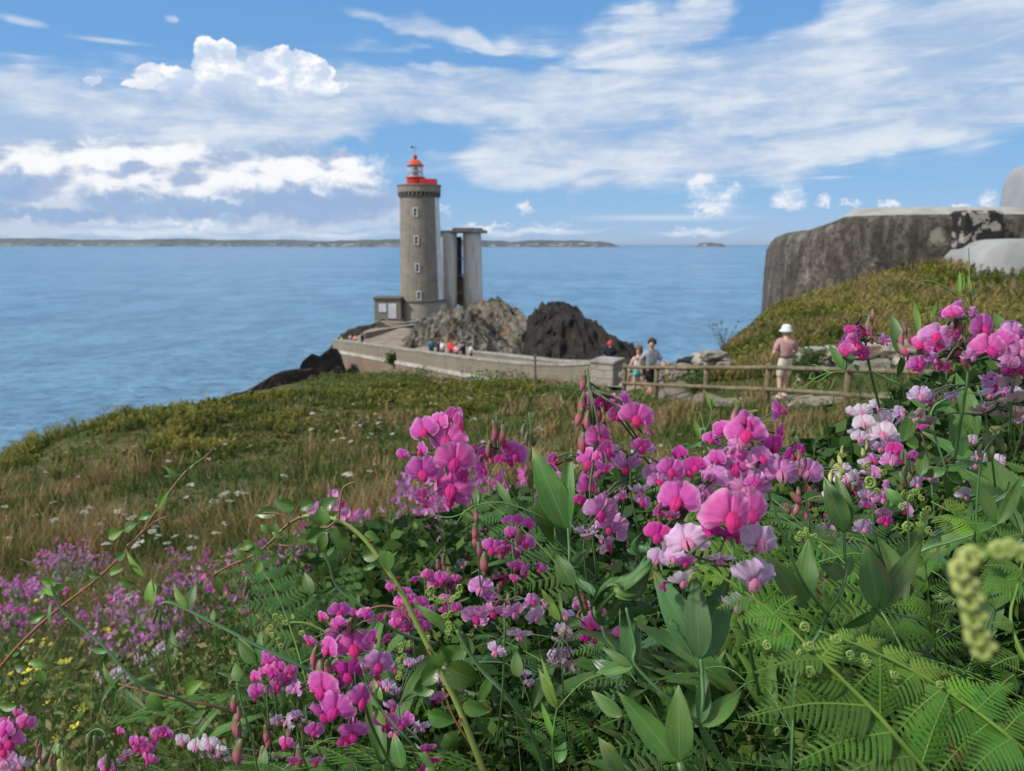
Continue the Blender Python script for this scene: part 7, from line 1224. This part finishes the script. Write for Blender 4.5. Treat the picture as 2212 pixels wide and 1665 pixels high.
for i in range(120):
    px,py,d=hedge_pt(.0,.7,-60,1500,1.1,(.15,.9))
    if random.random()<.35 and px>900: px=random.uniform(1200,2250); py=ptop(px)+random.uniform(60,330); d=env(px,py)*random.uniform(1.1,1.7)
    if px<330 and (py<1400 or random.random()<.4): continue
    w=random.random(); k=0 if w<.35 else 1 if w<.6 else 2 if w<.72 else 3 if w<.86 else 4 if w<.93 else 5; put(PR['spray'][k],D(px,py,d),.48,random.uniform(-.8,.8),random.uniform(.8,1.15),.2)
for i in range(70):
    px,py,d=hedge_pt(-.03,.5,200,2200,1.2,(.0,.5)); put(PR['bud'][i%2],D(px,py,d),.42,random.uniform(0,6.28),random.uniform(.8,1.3),.2)
# far pink patches of the same flowers down in the meadow: each a small plant of one mesh
def pinkpatch(seed,mats):
    rr=random.Random(seed); mb=MB()
    for i in range(9):
        x,y=rr.gauss(0,.05),rr.gauss(0,.05); z=.34+rr.gauss(0,.045)
        mb.tube([(x*.4,y*.4,0),(x,y,z)],.0018,3,1,False); s_=.012
        for k in range(3):
            a=rr.uniform(-1.6,1.6); cx_,cy_,cz_=x+rr.gauss(0,.018),y+rr.gauss(0,.018),z+rr.gauss(0,.02); vs=[(cx_,cy_,cz_)]+[(cx_+math.cos(a)*s_*math.cos(q),cy_+math.sin(a)*s_*math.cos(q)+.006*math.sin(2*q),cz_+s_*.9*math.sin(q)) for q in [j*6.283/7 for j in range(7)]]; mb.add(vs,[(0,j,j%7+1) for j in range(1,8)],0,[(0,.1)]+[(.3,.9)]*7)
    for i in range(16):
        a=rr.uniform(0,6.28); z=rr.uniform(.02,.26); r0=rr.uniform(.02,.09); mb.add([(math.cos(a)*r0*.3,math.sin(a)*r0*.3,z),(math.cos(a+.25)*r0,math.sin(a+.25)*r0,z+.03),(math.cos(a)*r0*1.5,math.sin(a)*r0*1.5,z+.05),(math.cos(a-.25)*r0,math.sin(a-.25)*r0,z+.03)],[(0,1,2,3)],2,[(0,.5),(.5,0),(1,.5),(.5,1)])
    return mb.mesh('pink_wildflower',mats,False)
PP=[pinkpatch(i,[(m_vivid,m_fade,m_fade)[i],m_stemb,m_leaf]) for i in range(3)]; PW=pinkpatch(7,[m_white,m_stemb,m_leaf])
spots=[(115,1214,24,6,5,6.5),(165,1205,24,5,4,6.5),(230,1218,14,5,3,6.3),(370,1220,14,3,3,6.2),(65,1278,18,6,3,5),(45,1300,14,8,3,4.6),(85,1262,14,6,3,5.5),(75,1352,20,8,4,3.8),(265,1335,24,16,6,3.6),(360,1315,25,12,5,3.8),(430,1300,25,10,4,3.6),(480,1305,40,14,5,3.),(540,1300,30,20,4,2.4),(600,1300,50,30,5,2.),(10,1330,20,30,4,3.6),(240,1400,60,30,5,2.6),(420,1390,60,40,6,2.4),(700,1250,60,40,8,1.9),(1000,1120,90,20,14,2.6),(1080,1190,60,30,12,2.),(1150,1170,60,30,8,2.),(960,1100,60,12,8,3.),(1020,1180,60,40,8,1.8)]
np_=0
for px,py,sx_,sy_,n,d in spots:
    for i in range(n):
        o=bpy.data.objects.new('pink_wildflower',PP[np_%3]); COL.objects.link(o); dd_=d*random.uniform(.88,1.12); o.location=D(px+random.gauss(0,sx_*.6),py+random.gauss(0,sy_*.5),dd_)-Vector((0,0,.34)); o.scale=(random.uniform(.8,1.2),)*3; o.rotation_euler=(random.uniform(-.2,.2),random.uniform(-.2,.2),random.uniform(-1,1)); tag(o,'small far clump of pink to mauve sweet peas down in the meadow','wildflower','pink flower clumps in the meadow'); np_+=1
for px,py,d in ((312,1415,1.9),(318,1425,1.9),(305,1420,2.),(255,1295,3.8),(262,1300,3.8)):
    o=link('pink_wildflower',PW); o.location=D(px,py,d)-Vector((0,0,.34)); o.scale=(.8,)*3; tag(o,'pale blush sweet pea clump among the magenta ones on the left','wildflower','pale flower clumps in the left meadow')
m_yel=two('yellow_petal',(.62,.55,.05),(.55,.46,.04),40,.6,0)
mb=MB()
for k in range(5): a=k*1.257; mb.add([(0,0,.3),(.007*math.cos(a-.5),.007*math.sin(a-.5),.303),(.010*math.cos(a),.010*math.sin(a),.306),(.007*math.cos(a+.5),.007*math.sin(a+.5),.303)],[(0,1,2,3)])
mb.tube([(0,0,.3),(.01,0,0)],.0008,4,1); YF=mb.mesh('yellow_wildflower',[m_yel,m_stemg],False)
for i in range(70):
    px,py=random.gauss(150,50),random.gauss(1420,60); o=link('yellow_wildflower',YF); o.location=D(px,py,env(px,py)*random.uniform(.95,1.3))-Vector((0,0,.3)); s_=random.uniform(1.,1.8); o.scale=(s_,s_,1); o.rotation_euler=(random.uniform(.2,.7),random.uniform(-.4,.4),random.uniform(-2,2)); tag(o,'tiny yellow flower among the greenery at the lower left','wildflower','yellow flowers at the lower left')
# uncountable undergrowth: small leaves and thin stems between the plants
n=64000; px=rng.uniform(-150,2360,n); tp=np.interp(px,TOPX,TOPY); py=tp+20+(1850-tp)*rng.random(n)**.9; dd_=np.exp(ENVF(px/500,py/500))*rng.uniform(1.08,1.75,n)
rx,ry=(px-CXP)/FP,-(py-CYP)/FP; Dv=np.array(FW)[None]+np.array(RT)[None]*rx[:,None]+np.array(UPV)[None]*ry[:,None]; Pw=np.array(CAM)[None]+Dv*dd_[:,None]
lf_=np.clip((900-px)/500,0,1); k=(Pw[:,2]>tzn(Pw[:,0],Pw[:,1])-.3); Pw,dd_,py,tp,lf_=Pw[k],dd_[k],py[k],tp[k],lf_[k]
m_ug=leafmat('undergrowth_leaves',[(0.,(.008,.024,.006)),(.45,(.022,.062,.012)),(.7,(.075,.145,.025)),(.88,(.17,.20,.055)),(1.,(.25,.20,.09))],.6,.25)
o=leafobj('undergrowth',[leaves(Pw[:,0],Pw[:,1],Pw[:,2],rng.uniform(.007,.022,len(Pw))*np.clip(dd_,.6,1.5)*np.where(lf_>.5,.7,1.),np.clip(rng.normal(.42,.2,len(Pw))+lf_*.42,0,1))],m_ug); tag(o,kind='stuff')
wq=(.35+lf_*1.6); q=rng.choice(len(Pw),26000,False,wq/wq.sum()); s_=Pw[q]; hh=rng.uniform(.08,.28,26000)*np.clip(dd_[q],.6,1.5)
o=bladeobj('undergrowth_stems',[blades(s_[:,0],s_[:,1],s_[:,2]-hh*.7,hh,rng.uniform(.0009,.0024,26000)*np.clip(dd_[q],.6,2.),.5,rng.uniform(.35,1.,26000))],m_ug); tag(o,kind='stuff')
for o in bpy.data.objects:
    for k in ('lb','gb'):
        if k in o: del o[k]
